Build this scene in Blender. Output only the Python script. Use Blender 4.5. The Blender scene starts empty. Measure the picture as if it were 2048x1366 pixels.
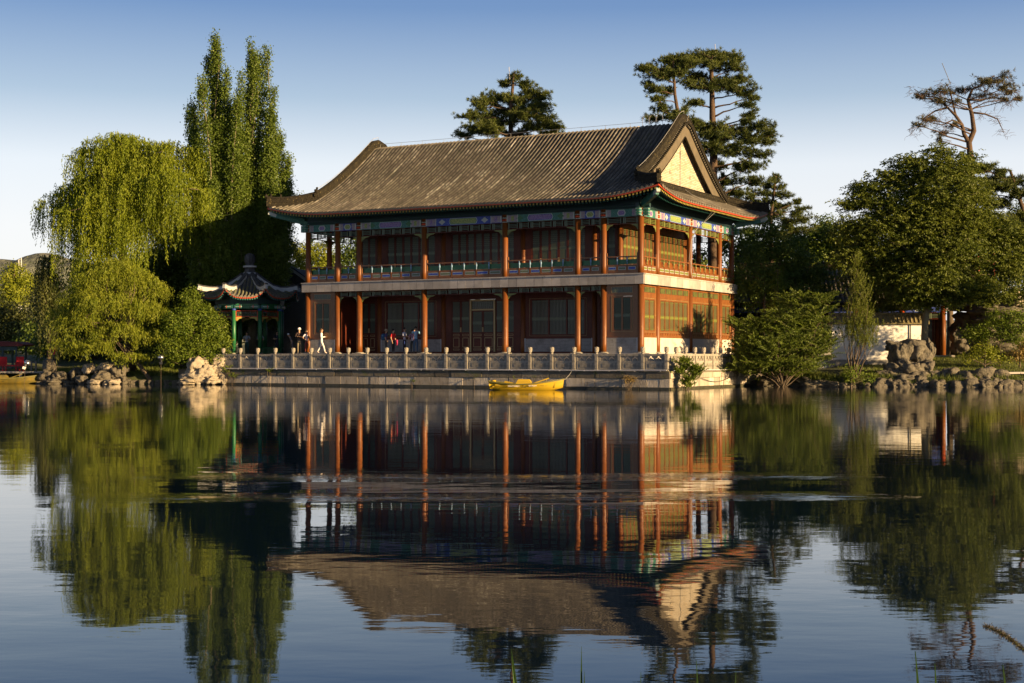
import bpy, math, random
import numpy as np
from mathutils import Vector, Matrix, noise
R = math.radians
random.seed(7); rng = np.random.default_rng(7)
scene = bpy.context.scene
col = scene.collection

# ------------------------------------------------------------------ camera
EYE, HOR, FPX = 1.94, 712.0, 2880.0
cam_d = bpy.data.cameras.new("camera"); cam = bpy.data.objects.new("camera", cam_d); col.objects.link(cam)
cam.location = (0, 0, EYE); cam.rotation_euler = (R(90), 0, 0)
cam_d.sensor_width = 36; cam_d.lens = 36*FPX/2048; cam_d.shift_y = (HOR-683)/2048
cam_d.clip_start = .1; cam_d.clip_end = 6000
scene.camera = cam

# ------------------------------------------------------------------ sky and sun
SUN_EL = 9.5
SD = Vector((.8348, -.5507, 0)).normalized()
SUN = Vector((SD.x*math.cos(R(SUN_EL)), SD.y*math.cos(R(SUN_EL)), math.sin(R(SUN_EL))))
w = bpy.data.worlds.new("World"); scene.world = w; w.use_nodes = True
nt = w.node_tree; nt.nodes.clear()
N = nt.nodes.new; L = nt.links.new
sky = N('ShaderNodeTexSky'); sky.sky_type = 'NISHITA'; sky.sun_disc = False
sky.sun_elevation = R(SUN_EL); sky.sun_rotation = math.atan2(SUN.x, SUN.y)
sky.altitude = 300; sky.air_density = 1.0; sky.dust_density = .8; sky.ozone_density = 2.5
tc = N('ShaderNodeTexCoord'); sp = N('ShaderNodeSeparateXYZ'); L(tc.outputs['Generated'], sp.inputs[0])
cr = N('ShaderNodeValToRGB'); L(sp.outputs['Z'], cr.inputs[0])
e = cr.color_ramp.elements
SKYS = [(0.0,(4.8,4.55,4.5)),(.085,(4.8,4.7,4.75)),(.13,(4.3,4.45,4.7)),(.175,(2.25,2.8,3.5)),(.235,(.84,1.42,2.65)),(.31,(.36,.82,2.2)),(.45,(.22,.36,.8)),(1,(.08,.13,.32))]
while len(e) < len(SKYS): e.new(.5)
for i,(p,c) in enumerate(SKYS):
    e[i].position = p; e[i].color = (c[0]/10,c[1]/10,c[2]/10,1)
sc = N('ShaderNodeVectorMath'); sc.operation = 'SCALE'; sc.inputs['Scale'].default_value = 10
L(cr.outputs[0], sc.inputs[0])
mx = N('ShaderNodeMix'); mx.data_type = 'RGBA'; mx.inputs[0].default_value = .86
L(sky.outputs[0], mx.inputs[6]); L(sc.outputs[0], mx.inputs[7])
bg = N('ShaderNodeBackground'); bg.inputs[1].default_value = .081; L(mx.outputs[2], bg.inputs[0])
wo = N('ShaderNodeOutputWorld'); L(bg.outputs[0], wo.inputs[0])
sl = bpy.data.lights.new("sun", 'SUN'); sl.energy = 5.0; sl.angle = R(.5); sl.color = (1, .69, .34)
so = bpy.data.objects.new("sun", sl); col.objects.link(so)
so.rotation_euler = SUN.to_track_quat('Z', 'Y').to_euler(); so.location = (60, -40, 40)
vs = scene.view_settings
vs.view_transform = 'Standard'; vs.look = 'None'; vs.exposure = 1.35; vs.gamma = 1
scene.cycles.max_bounces = 6; scene.cycles.transparent_max_bounces = 8
scene.cycles.sample_clamp_indirect = 6; scene.cycles.caustics_reflective = False

def at(px, py, Y):
    return Vector(((px-1024)/FPX*Y, Y, EYE-(py-HOR)/FPX*Y))

# ------------------------------------------------------------------ materials
def lin(c): return tuple(c)+(1,) if len(c) == 3 else c
def mat(name, c1, rough=.65, c2=None, ns=3.0, nd=4, bump=0, bs=20, island=0, spec=.5, c3=None, n3=1.0, t3=(.55,.62),
        metal=0, stretch=None, coat=0, attr=None):
    m = bpy.data.materials.new(name); m.use_nodes = True
    nt = m.node_tree; N = nt.nodes.new; L = nt.links.new
    b = nt.nodes['Principled BSDF']
    b.inputs['Roughness'].default_value = rough; b.inputs['Specular IOR Level'].default_value = spec
    b.inputs['Metallic'].default_value = metal
    if coat: b.inputs['Coat Weight'].default_value = coat; b.inputs['Coat Roughness'].default_value = .15
    tc = N('ShaderNodeTexCoord'); vec = tc.outputs['Object']
    if stretch:
        mp = N('ShaderNodeMapping'); mp.inputs['Scale'].default_value = stretch; L(vec, mp.inputs[0]); vec = mp.outputs[0]
    src = None
    if c2 is not None:
        n = N('ShaderNodeTexNoise'); n.inputs['Scale'].default_value = ns; n.inputs['Detail'].default_value = nd; L(vec, n.inputs[0])
        r = N('ShaderNodeValToRGB'); r.color_ramp.elements[0].position = .32; r.color_ramp.elements[1].position = .68
        r.color_ramp.elements[0].color = lin(c1); r.color_ramp.elements[1].color = lin(c2)
        L(n.outputs[0], r.inputs[0]); src = r.outputs[0]
    if c3 is not None:
        n = N('ShaderNodeTexNoise'); n.inputs['Scale'].default_value = n3; n.inputs['Detail'].default_value = 6; n.inputs['Roughness'].default_value = .7; L(vec, n.inputs[0])
        r = N('ShaderNodeValToRGB'); r.color_ramp.elements[0].position = t3[0]; r.color_ramp.elements[1].position = t3[1]
        r.color_ramp.elements[0].color = (0,0,0,1); r.color_ramp.elements[1].color = (1,1,1,1); L(n.outputs[0], r.inputs[0])
        x = N('ShaderNodeMix'); x.data_type = 'RGBA'; L(r.outputs[0], x.inputs[0])
        if src: L(src, x.inputs[6])
        else: x.inputs[6].default_value = lin(c1)
        x.inputs[7].default_value = lin(c3); src = x.outputs[2]
    if island:
        g = N('ShaderNodeNewGeometry'); mr = N('ShaderNodeMapRange'); L(g.outputs['Random Per Island'], mr.inputs[0])
        mr.inputs[3].default_value = 1-island; mr.inputs[4].default_value = 1+island
        x = N('ShaderNodeVectorMath'); x.operation = 'SCALE'
        if src: L(src, x.inputs[0])
        else: x.inputs[0].default_value = c1
        L(mr.outputs[0], x.inputs['Scale']); src = x.outputs[0]
    if src: L(src, b.inputs['Base Color'])
    else: b.inputs['Base Color'].default_value = lin(c1)
    if bump:
        n = N('ShaderNodeTexNoise'); n.inputs['Scale'].default_value = bs; n.inputs['Detail'].default_value = 5; L(vec, n.inputs[0])
        bp = N('ShaderNodeBump'); bp.inputs['Distance'].default_value = bump; L(n.outputs[0], bp.inputs['Height']); L(bp.outputs[0], b.inputs['Normal'])
    return m

def brick_mat(name, c1, c2, mortar, bw=.42, bh=.1, ms=.012, stain=None, st=(.5,.65), rough=.85):
    m = mat(name, c1, rough); nt = m.node_tree; N = nt.nodes.new; L = nt.links.new
    b = nt.nodes['Principled BSDF']; tc = N('ShaderNodeTexCoord'); s = N('ShaderNodeSeparateXYZ'); L(tc.outputs['Object'], s.inputs[0])
    a = N('ShaderNodeMath'); a.operation = 'ADD'; L(s.outputs[0], a.inputs[0]); L(s.outputs[1], a.inputs[1])
    c = N('ShaderNodeCombineXYZ'); L(a.outputs[0], c.inputs[0]); L(s.outputs[2], c.inputs[1])
    k = N('ShaderNodeTexBrick'); L(c.outputs[0], k.inputs[0]); k.inputs['Scale'].default_value = 1
    k.inputs['Brick Width'].default_value = bw; k.inputs['Row Height'].default_value = bh; k.inputs['Mortar Size'].default_value = ms
    k.inputs['Color1'].default_value = lin(c1); k.inputs['Color2'].default_value = lin(c2); k.inputs['Mortar'].default_value = lin(mortar)
    out = k.outputs[0]
    if stain:
        n = N('ShaderNodeTexNoise'); n.inputs['Scale'].default_value = 1.3; n.inputs['Detail'].default_value = 7; n.inputs['Roughness'].default_value = .7; L(tc.outputs['Object'], n.inputs[0])
        r = N('ShaderNodeValToRGB'); r.color_ramp.elements[0].position = st[0]; r.color_ramp.elements[1].position = st[1]
        r.color_ramp.elements[0].color = (0,0,0,1); r.color_ramp.elements[1].color = (.8,.8,.8,1); L(n.outputs[0], r.inputs[0])
        x = N('ShaderNodeMix'); x.data_type = 'RGBA'; L(r.outputs[0], x.inputs[0]); L(out, x.inputs[6]); x.inputs[7].default_value = lin(stain); out = x.outputs[2]
    L(out, b.inputs['Base Color'])
    bp = N('ShaderNodeBump'); bp.inputs['Distance'].default_value = .006; bp.invert = True; L(k.outputs['Fac'], bp.inputs['Height']); L(bp.outputs[0], b.inputs['Normal'])
    return m

def leaf_mat(name, c1, c2, trans=.3, rough=.55, c3=None):
    """leaf colour differs from leaf to leaf (face attribute tint)"""
    m = bpy.data.materials.new(name); m.use_nodes = True; nt = m.node_tree; N = nt.nodes.new; L = nt.links.new
    b = nt.nodes['Principled BSDF']; b.inputs['Roughness'].default_value = rough; b.inputs['Specular IOR Level'].default_value = .3
    a = N('ShaderNodeAttribute'); a.attribute_name = 'tint'
    r = N('ShaderNodeValToRGB'); r.color_ramp.elements[0].color = lin(c1); r.color_ramp.elements[1].color = lin(c2)
    if c3:
        e = r.color_ramp.elements.new(.5); e.color = lin(c2); r.color_ramp.elements[2].color = lin(c3); r.color_ramp.elements[1].position=.6
    L(a.outputs['Fac'], r.inputs[0]); L(r.outputs[0], b.inputs['Base Color'])
    t = N('ShaderNodeBsdfTranslucent'); L(r.outputs[0], t.inputs[0])
    x = N('ShaderNodeMixShader'); x.inputs[0].default_value = trans
    L(b.outputs[0], x.inputs[1]); L(t.outputs[0], x.inputs[2]); L(x.outputs[0], nt.nodes['Material Output'].inputs[0])
    return m

M = {}
M['red'] = mat('red_lacquer', (.185,.060,.009), .5, (.12,.035,.007), 1.6, 7, spec=.35, c3=(.30,.13,.04), n3=9, t3=(.6,.72), stretch=(1,1,.35))
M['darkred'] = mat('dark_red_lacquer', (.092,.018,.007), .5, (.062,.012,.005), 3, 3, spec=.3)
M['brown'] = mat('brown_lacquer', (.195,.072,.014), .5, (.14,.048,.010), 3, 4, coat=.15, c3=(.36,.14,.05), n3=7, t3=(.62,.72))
M['lattice'] = mat('lattice_green_paint', (.085,.12,.085), .5, (.11,.135,.075), 5)
M['latticeyel'] = mat('olive_green_paint', (.16,.17,.035), .5, (.12,.14,.03), 5)
M['gold'] = mat('ochre_outline_paint', (.36,.27,.12), .5)
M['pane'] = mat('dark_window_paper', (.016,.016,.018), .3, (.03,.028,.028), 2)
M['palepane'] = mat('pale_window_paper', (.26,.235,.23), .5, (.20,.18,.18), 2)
M['sunpane'] = mat('sunlit_window_paper', (.23,.175,.12), .5, (.16,.12,.085), 1.2)  # lighter tan copy of the pane, sunlight on the side windows put into its colour
M['teal'] = mat('teal_beam_paint', (.015,.105,.10), .55, (.025,.15,.13), 9, 5, c3=(.10,.28,.22), n3=26, t3=(.55,.62))
M['blue'] = mat('blue_beam_paint', (.015,.035,.28), .55, (.03,.07,.36), 9, 5, c3=(.16,.22,.38), n3=24, t3=(.56,.64))
M['green'] = mat('green_paint', (.012,.10,.035), .45, (.02,.14,.05), 7)
M['cart'] = mat('cartouche_green_paint', (.06,.17,.06), .5, (.32,.34,.08), 16, 5, c3=(.45,.45,.2), n3=30, t3=(.55,.6))
M['cartpurple'] = mat('cartouche_purple_paint', (.12,.06,.22), .5, (.2,.14,.4), 16, 5, c3=(.45,.35,.42), n3=32, t3=(.55,.6))
M['cream'] = mat('cream_pattern_paint', (.25,.22,.23), .6, (.33,.28,.28), 9, c3=(.16,.10,.30), n3=24, t3=(.52,.58))
M['white'] = mat('white_line_paint', (.36,.40,.38), .6)
M['ltblue'] = mat('light_blue_paint', (.18,.30,.45), .6)
M['vermil'] = mat('vermilion_paint', (.50,.055,.015), .5)
M['yelend'] = mat('yellow_rafter_paint', (.34,.27,.055), .6)
M['darkgrn'] = mat('dark_green_eave_paint', (.012,.05,.04), .6, (.015,.035,.06), 8)
M['tile'] = mat('grey_roof_tile', (.10,.089,.070), .85, (.165,.143,.108), 1.3, 9, bump=.015, bs=25, island=.22, c3=(.34,.315,.27), n3=1.3, t3=(.56,.68), stretch=(1.0,.32,.32))
M['tiledark'] = mat('dark_roof_pan', (.035,.031,.026), .9, (.06,.052,.04), 2, 6, bump=.01, bs=30, c3=(.09,.11,.03), n3=1.4, t3=(.58,.68))
M['ridge'] = mat('weathered_ridge_tile', (.014,.012,.009), .95, (.028,.024,.016), 3, 8, bump=.08, spec=.2, bs=11, c3=(.15,.12,.05), n3=7, t3=(.60,.66))
M['tilecap'] = mat('round_tile_end', (.13,.115,.095), .85, (.20,.175,.14), 6, 5)
M['gable'] = brick_mat('gable_brick', (.36,.30,.22), (.56,.49,.38), (.17,.14,.10), .44, .11, .012, stain=(.42,.30,.16), st=(.55,.7))
M['tan'] = mat('tan_bargeboard', (.085,.07,.045), .8, (.125,.10,.065), 2, 8)
M['slab'] = mat('grey_stone_slab', (.30,.275,.255), .75, (.40,.365,.335), 2.2, 7, island=.2, bump=.004, bs=30, c3=(.55,.52,.48), n3=8, t3=(.68,.72))
M['stone'] = mat('carved_grey_stone', (.19,.175,.15), .85, (.33,.30,.25), 5, 8, island=.2, bump=.012, bs=30, c3=(.13,.12,.09), n3=3, t3=(.58,.7))
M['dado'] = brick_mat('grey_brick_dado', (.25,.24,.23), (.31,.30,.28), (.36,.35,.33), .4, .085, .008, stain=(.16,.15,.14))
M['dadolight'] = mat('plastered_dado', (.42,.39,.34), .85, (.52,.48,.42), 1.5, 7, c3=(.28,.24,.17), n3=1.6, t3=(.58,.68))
M['block1'] = mat('dark_mossy_block', (.115,.098,.072), .9, (.175,.15,.11), 1.6, 8, island=.35, bump=.02, bs=9, c3=(.12,.13,.035), n3=1.5, t3=(.55,.66))
M['block2'] = mat('pale_stone_block', (.36,.31,.24), .9, (.48,.42,.34), 2, 8, island=.34, bump=.025, bs=9, c3=(.21,.17,.12), n3=3.5, t3=(.55,.7), stretch=(1.6,1.6,.6))
M['wet'] = mat('wet_algae_stone', (.035,.035,.02), .5, (.06,.055,.035), 4, 6, bump=.02, bs=10)
M['pipe'] = mat('pale_plastic_pipe', (.55,.54,.56), .4)
M['wire'] = mat('grey_cable', (.32,.31,.29), .5)
M['darkmetal'] = mat('dark_metal', (.05,.05,.055), .4, metal=.6)
M['chrome'] = mat('dull_chrome', (.45,.47,.5), .22, metal=.9)
M['rock'] = mat('lake_rock', (.085,.073,.055), .9, (.155,.138,.105), 2.2, 10, bump=.08, bs=5, c3=(.05,.045,.028), n3=2.0, t3=(.52,.62))
M['rockwarm'] = mat('pale_lake_rock', (.27,.225,.165), .9, (.38,.33,.25), 2.2, 10, bump=.08, bs=5, c3=(.17,.13,.08), n3=2.0, t3=(.58,.66))
M['bark'] = mat('tree_bark', (.075,.055,.038), .9, (.12,.09,.06), 6, 6, bump=.03, bs=12, stretch=(1,1,.3))
M['palebark'] = mat('pale_bark', (.13,.115,.07), .9, (.20,.17,.10), 6, 6, bump=.02, bs=12, stretch=(1,1,.3))
M['pinebark'] = mat('pine_bark', (.055,.035,.022), .9, (.10,.06,.035), 6, 6, bump=.03, bs=12)
M['plaster'] = mat('white_plaster', (.86,.84,.80), .8, (.70,.68,.63), 1.2, 6)
M['greybrick'] = brick_mat('dark_grey_brick', (.18,.165,.145), (.23,.21,.19), (.28,.27,.25), .32, .075, .01)
M['greywhite'] = mat('grey_white_trim', (.38,.39,.40), .7, (.48,.49,.50), 3)
M['blacktile'] = mat('dark_slate_tile', (.045,.048,.055), .8, (.07,.07,.075), 3, 6, bump=.01, bs=20)
M['pave'] = mat('stone_paving', (.26,.24,.21), .85, (.32,.30,.26), 1.5, 7, bump=.005)
M['boat'] = mat('yellow_boat_paint', (.52,.34,.014), .45, (.42,.27,.012), 2, 7, coat=.1, c3=(.24,.17,.03), n3=3, t3=(.56,.7), stretch=(.5,1,2.5))
M['boatmoss'] = mat('mossy_boat_paint', (.19,.13,.012), .6, (.08,.07,.018), 3, 7)
M['boatin'] = mat('olive_boat_inside', (.10,.095,.02), .6, (.14,.12,.03), 3)
M['redfab'] = mat('red_cloth', (.50,.015,.02), .8)
M['canopy'] = mat('dark_red_canopy', (.13,.018,.015), .7)

def tile_joints(m, sx=.29, sy=.24, lo=.62, hi=1.3):
    """every roof tile weathered a little differently (cells in object space)"""
    nt = m.node_tree; N = nt.nodes.new; L = nt.links.new; b = nt.nodes['Principled BSDF']; src = b.inputs['Base Color'].links[0].from_socket
    tc = N('ShaderNodeTexCoord'); sn = N('ShaderNodeVectorMath'); sn.operation = 'SNAP'; sn.inputs[1].default_value = (sx, sy, 50); L(tc.outputs['Object'], sn.inputs[0])
    wn = N('ShaderNodeTexWhiteNoise'); wn.noise_dimensions = '3D'; L(sn.outputs[0], wn.inputs['Vector']); mr = N('ShaderNodeMapRange'); L(wn.outputs['Value'], mr.inputs[0])
    mr.inputs[3].default_value = lo; mr.inputs[4].default_value = hi; x = N('ShaderNodeVectorMath'); x.operation = 'SCALE'; L(src, x.inputs[0]); L(mr.outputs[0], x.inputs['Scale']); L(x.outputs[0], b.inputs['Base Color'])
tile_joints(M['tile']); tile_joints(M['blacktile'])
# ------------------------------------------------------------------ mesh helpers
class MB:
    def __init__(s): s.v = []; s.f = []; s.m = []
    def quad(s, a, b, c, d, mi=0): s.poly([a,b,c,d], mi)
    def poly(s, pts, mi=0):
        n = len(s.v); s.v += [tuple(p) for p in pts]; s.f.append(tuple(range(n, n+len(pts)))); s.m.append(mi)
    def box(s, x0, x1, y0, y1, z0, z1, mi=0):
        if x0 > x1: x0, x1 = x1, x0
        if y0 > y1: y0, y1 = y1, y0
        n = len(s.v)
        s.v += [(x0,y0,z0),(x1,y0,z0),(x1,y1,z0),(x0,y1,z0),(x0,y0,z1),(x1,y0,z1),(x1,y1,z1),(x0,y1,z1)]
        for f in ((0,3,2,1),(4,5,6,7),(0,1,5,4),(1,2,6,5),(2,3,7,6),(3,0,4,7)):
            s.f.append(tuple(n+i for i in f)); s.m.append(mi)
    def bar(s, p, q, wd, ht, mi=0, up=(0,0,1)):
        p = Vector(p); q = Vector(q); d = (q-p).normalized(); u = Vector(up)
        if abs(d.dot(u)) > .98: u = Vector((0,1,0))
        a = d.cross(u).normalized()*wd/2; b = a.cross(d).normalized()*ht/2
        n = len(s.v)
        for c in (p, q): s.v += [tuple(c-a-b), tuple(c+a-b), tuple(c+a+b), tuple(c-a+b)]
        for f in ((0,1,2,3),(7,6,5,4),(0,4,5,1),(1,5,6,2),(2,6,7,3),(3,7,4,0)):
            s.f.append(tuple(n+i for i in f)); s.m.append(mi)
    def sweep(s, path, prof, mi=0, closed=False, caps=True, sideax=None):
        """path: points; prof: [(side, up)] section; up stays near world z"""
        n0 = len(s.v); k = len(prof); P = [Vector(p) for p in path]
        for i, p in enumerate(P):
            d = (P[min(i+1,len(P)-1)]-P[max(i-1,0)]).normalized()
            a = Vector(sideax) if sideax else d.cross(Vector((0,0,1)))
            a = a.normalized(); b = a.cross(d).normalized()
            for (u, h) in prof: s.v.append(tuple(p+a*u+b*h))
        kk = k if closed else k-1
        for i in range(len(P)-1):
            for j in range(kk):
                a = n0+i*k+j; b = n0+i*k+(j+1) % k
                s.f.append((a, b, b+k, a+k)); s.m.append(mi)
        if caps and closed:
            s.f.append(tuple(n0+j for j in range(k))); s.m.append(mi)
            s.f.append(tuple(n0+(len(P)-1)*k+j for j in range(k))[::-1]); s.m.append(mi)
    def tube(s, path, rads, n=6, mi=0, cap=True):
        P = [Vector(p) for p in path]
        if not hasattr(rads, '__len__'): rads = [rads]*len(P)
        n0 = len(s.v); a = None
        for i, p in enumerate(P):
            d = (P[min(i+1,len(P)-1)]-P[max(i-1,0)])
            d = d.normalized() if d.length > 1e-9 else Vector((0,0,1))
            if a is None: a = d.orthogonal().normalized()
            a = (a-d*a.dot(d)); a = a.normalized() if a.length > 1e-6 else d.orthogonal().normalized()
            b = d.cross(a)
            for j in range(n):
                t = 2*math.pi*j/n; s.v.append(tuple(p+(a*math.cos(t)+b*math.sin(t))*rads[i]))
        for i in range(len(P)-1):
            for j in range(n):
                x = n0+i*n+j; y = n0+i*n+(j+1) % n
                s.f.append((x, y, y+n, x+n)); s.m.append(mi)
        if cap:
            s.f.append(tuple(n0+j for j in range(n))[::-1]); s.m.append(mi)
            s.f.append(tuple(n0+(len(P)-1)*n+j for j in range(n))); s.m.append(mi)
    def lathe(s, c, prof, n=16, mi=0):
        n0 = len(s.v); mis = mi if hasattr(mi,'__len__') else [mi]*(len(prof)-1)
        for (r, z) in prof:
            for j in range(n):
                t = 2*math.pi*(j+.5)/n; s.v.append((c[0]+r*math.cos(t), c[1]+r*math.sin(t), c[2]+z))
        for i in range(len(prof)-1):
            for j in range(n):
                x = n0+i*n+j; y = n0+i*n+(j+1) % n
                s.f.append((x, y, y+n, x+n)); s.m.append(mis[i])
        s.f.append(tuple(n0+j for j in range(n))[::-1]); s.m.append(mis[0])
        s.f.append(tuple(n0+(len(prof)-1)*n+j for j in range(n))); s.m.append(mis[-1])
    def prism(s, pts, ax, d0, d1, mi=0):
        """2-D outline extruded; ax='y': pts are (x,z); ax='x': pts are (y,z)"""
        f = (lambda p, d: (p[0], d, p[1])) if ax == 'y' else (lambda p, d: (d, p[0], p[1]))
        n = len(s.v); k = len(pts)
        s.v += [f(p, d0) for p in pts]+[f(p, d1) for p in pts]
        s.f.append(tuple(range(n, n+k))); s.m.append(mi); s.f.append(tuple(range(n+k, n+2*k))[::-1]); s.m.append(mi)
        for j in range(k):
            a = n+j; b = n+(j+1) % k; s.f.append((b, a, a+k, b+k)); s.m.append(mi)
    def mesh(s, name, mats, smooth=False):
        me = bpy.data.meshes.new(name); me.from_pydata(s.v, [], s.f)
        for m in mats: me.materials.append(m)
        me.polygons.foreach_set('material_index', s.m)
        if smooth: me.polygons.foreach_set('use_smooth', [True]*len(s.f))
        me.update(); return me
    def build(s, name, mats, parent=None, smooth=False, loc=None, rotz=0):
        if not isinstance(mats, (list, tuple)): mats = [mats]
        return link(name, s.mesh(name, mats, smooth), parent, loc, rotz)

def link(name, me, parent=None, loc=None, rotz=0, scale=None):
    o = bpy.data.objects.new(name, me); col.objects.link(o); o.parent = parent
    if loc is not None: o.location = loc
    if rotz: o.rotation_euler = (0, 0, rotz)
    if scale is not None: o.scale = scale
    return o
def tag(o, label=None, cat=None, group=None, kind=None):
    if label: o['label'] = label
    if cat: o['category'] = cat
    if group: o['group'] = group
    if kind: o['kind'] = kind
    return o
def thing(name, label, cat, loc=(0,0,0), rotz=0, group=None):
    o = bpy.data.objects.new(name, None); col.objects.link(o); o.location = loc; o.rotation_euler = (0,0,rotz)
    o.empty_display_size = .3
    return tag(o, label, cat, group)
def np_mesh(name, V, k, mats, tint=None, mi=None, smooth=False):
    """V: (n*k,3) vertices of n separate k-gons"""
    n = len(V)//k; me = bpy.data.meshes.new(name)
    me.vertices.add(len(V)); me.vertices.foreach_set('co', np.ascontiguousarray(V, dtype=np.float32).ravel())
    me.loops.add(n*k); me.loops.foreach_set('vertex_index', np.arange(n*k, dtype=np.int32))
    me.polygons.add(n); me.polygons.foreach_set('loop_start', np.arange(0, n*k, k, dtype=np.int32))
    me.polygons.foreach_set('loop_total', np.full(n, k, dtype=np.int32))
    for m in mats: me.materials.append(m)
    me.update(calc_edges=True)
    if tint is not None:
        a = me.attributes.new('tint', 'FLOAT', 'FACE'); a.data.foreach_set('value', np.ascontiguousarray(tint, dtype=np.float32))
    return me
# ================================================================== THE HALL
HALL = thing('lakeside_hall', 'two storey red timber hall with grey tiled hip and gable roof on the stone quay', 'hall', (7.75, 86.5, 0), math.atan2(-.4758, .8796))
SX = [0, 2.45, 4.2, 9.3, 15.3, 20.4, 22.15, 24.6]      # column lines along the front
TY = [0, 2.45, 7.95, 13.45, 15.9]                      # along the side
Z0, ZS0, ZS1, ZB0, ZB1 = 2.10, 6.27, 6.93, 10.35, 10.82
def hall_world(x, y, z=0):
    c, s_ = .8796, -.4758
    return Vector((7.75+x*c-y*s_, 86.5+x*s_+y*c, z))

# --- columns
def column_mesh(r, z0, z1, foot, capband):
    b = MB(); prof = [(r*1.02, 0), (r, .5), (r*.97, z1-z0)]
    b.lathe((0,0,z0+(.0)), prof, 20, 0)
    if capband:
        b.lathe((0,0,z1-.50), [(r+.012,0),(r+.012,.05)], 20, 1); b.lathe((0,0,z1-.40), [(r+.012,0),(r+.012,.10)], 20, 2)
        b.lathe((0,0,z1-.24), [(r+.012,0),(r+.012,.05)], 20, 1)
    return b.mesh('column', [M['red'], M['white'], M['vermil']], True)
low_col = column_mesh(.2, Z0+.08, ZS0, True, False)
up_col = column_mesh(.185, ZS1, ZB1+.03, False, True)
in_low = column_mesh(.17, Z0, ZS0, False, False); in_up = column_mesh(.17, ZS1, ZB1, False, False)
for m_ in (low_col, up_col, in_low, in_up):
    for p in m_.polygons: p.use_smooth = abs(p.normal.z) < .9
fb = MB(); fb.box(-.36,.36,-.36,.36,Z0,Z0+.035,0); fb.lathe((0,0,Z0+.035),[(.3,0),(.28,.045),(.24,.06)],16,0)
foot_me = fb.mesh('stone_foot', [M['stone']])
spots = [(-s, 0) for s in SX]+[(0, t) for t in TY[1:]]+[(-24.6, t) for t in TY[1:]]+[(-s, 15.9) for s in SX[1:-1]]
for (x, y) in spots:
    c = link('column', low_col, HALL, (x, y, 0)); link('stone_foot', foot_me, c)
    link('column', up_col, HALL, (x, y, 0))
for s in SX[1:-1]:
    for t in (2.45, 13.45):
        link('inner_column', in_low, HALL, (-s, t, 0)); link('inner_column', in_up, HALL, (-s, t, 0))
link('inner_column', in_up, HALL, (-2.45, 7.95, 0)); link('inner_column', in_up, HALL, (-22.15, 7.95, 0))

# --- floor slab between the storeys: core and facing stones
b = MB(); b.box(-24.85, .25, -.25, 16.15, ZS0+.02, ZS1-.07); b.build('floor_slab', M['slab'], HALL)
b = MB()
def facing(b, a0, a1, fixed, axis, zz0, zz1, out, step=.62, gap=.008):
    n = max(1, round(abs(a1-a0)/step)); e = [a0+(a1-a0)*i/n for i in range(n+1)]
    for i in range(n):
        p, q = e[i]+gap, e[i+1]-gap
        o = out+random.uniform(-.002,.002)
        if axis == 'x': b.box(p, q, fixed-o, fixed+.01, zz0, zz1)
        else: b.box(fixed-.01, fixed+o, p, q, zz0, zz1)
facing(b, -24.92, .32, -.27, 'x', ZS0, ZS1-.09, .06)
facing(b, -.22, 16.22, .27, 'y', ZS0, ZS1-.09, .06, 1.0)
facing(b, -24.96, .36, -.30, 'x', ZS1-.088, ZS1-.02, .08, 1.3)
facing(b, -.22, 16.24, .30, 'y', ZS1-.088, ZS1-.02, .08, 1.3)
b.box(-24.92, -24.86, -.22, 16.2, ZS0, ZS1-.02)
b.box(-24.85, .25, -.22, 16.14, ZS1-.068, ZS1)
b.build('slab_facing', M['slab'], HALL)

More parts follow.
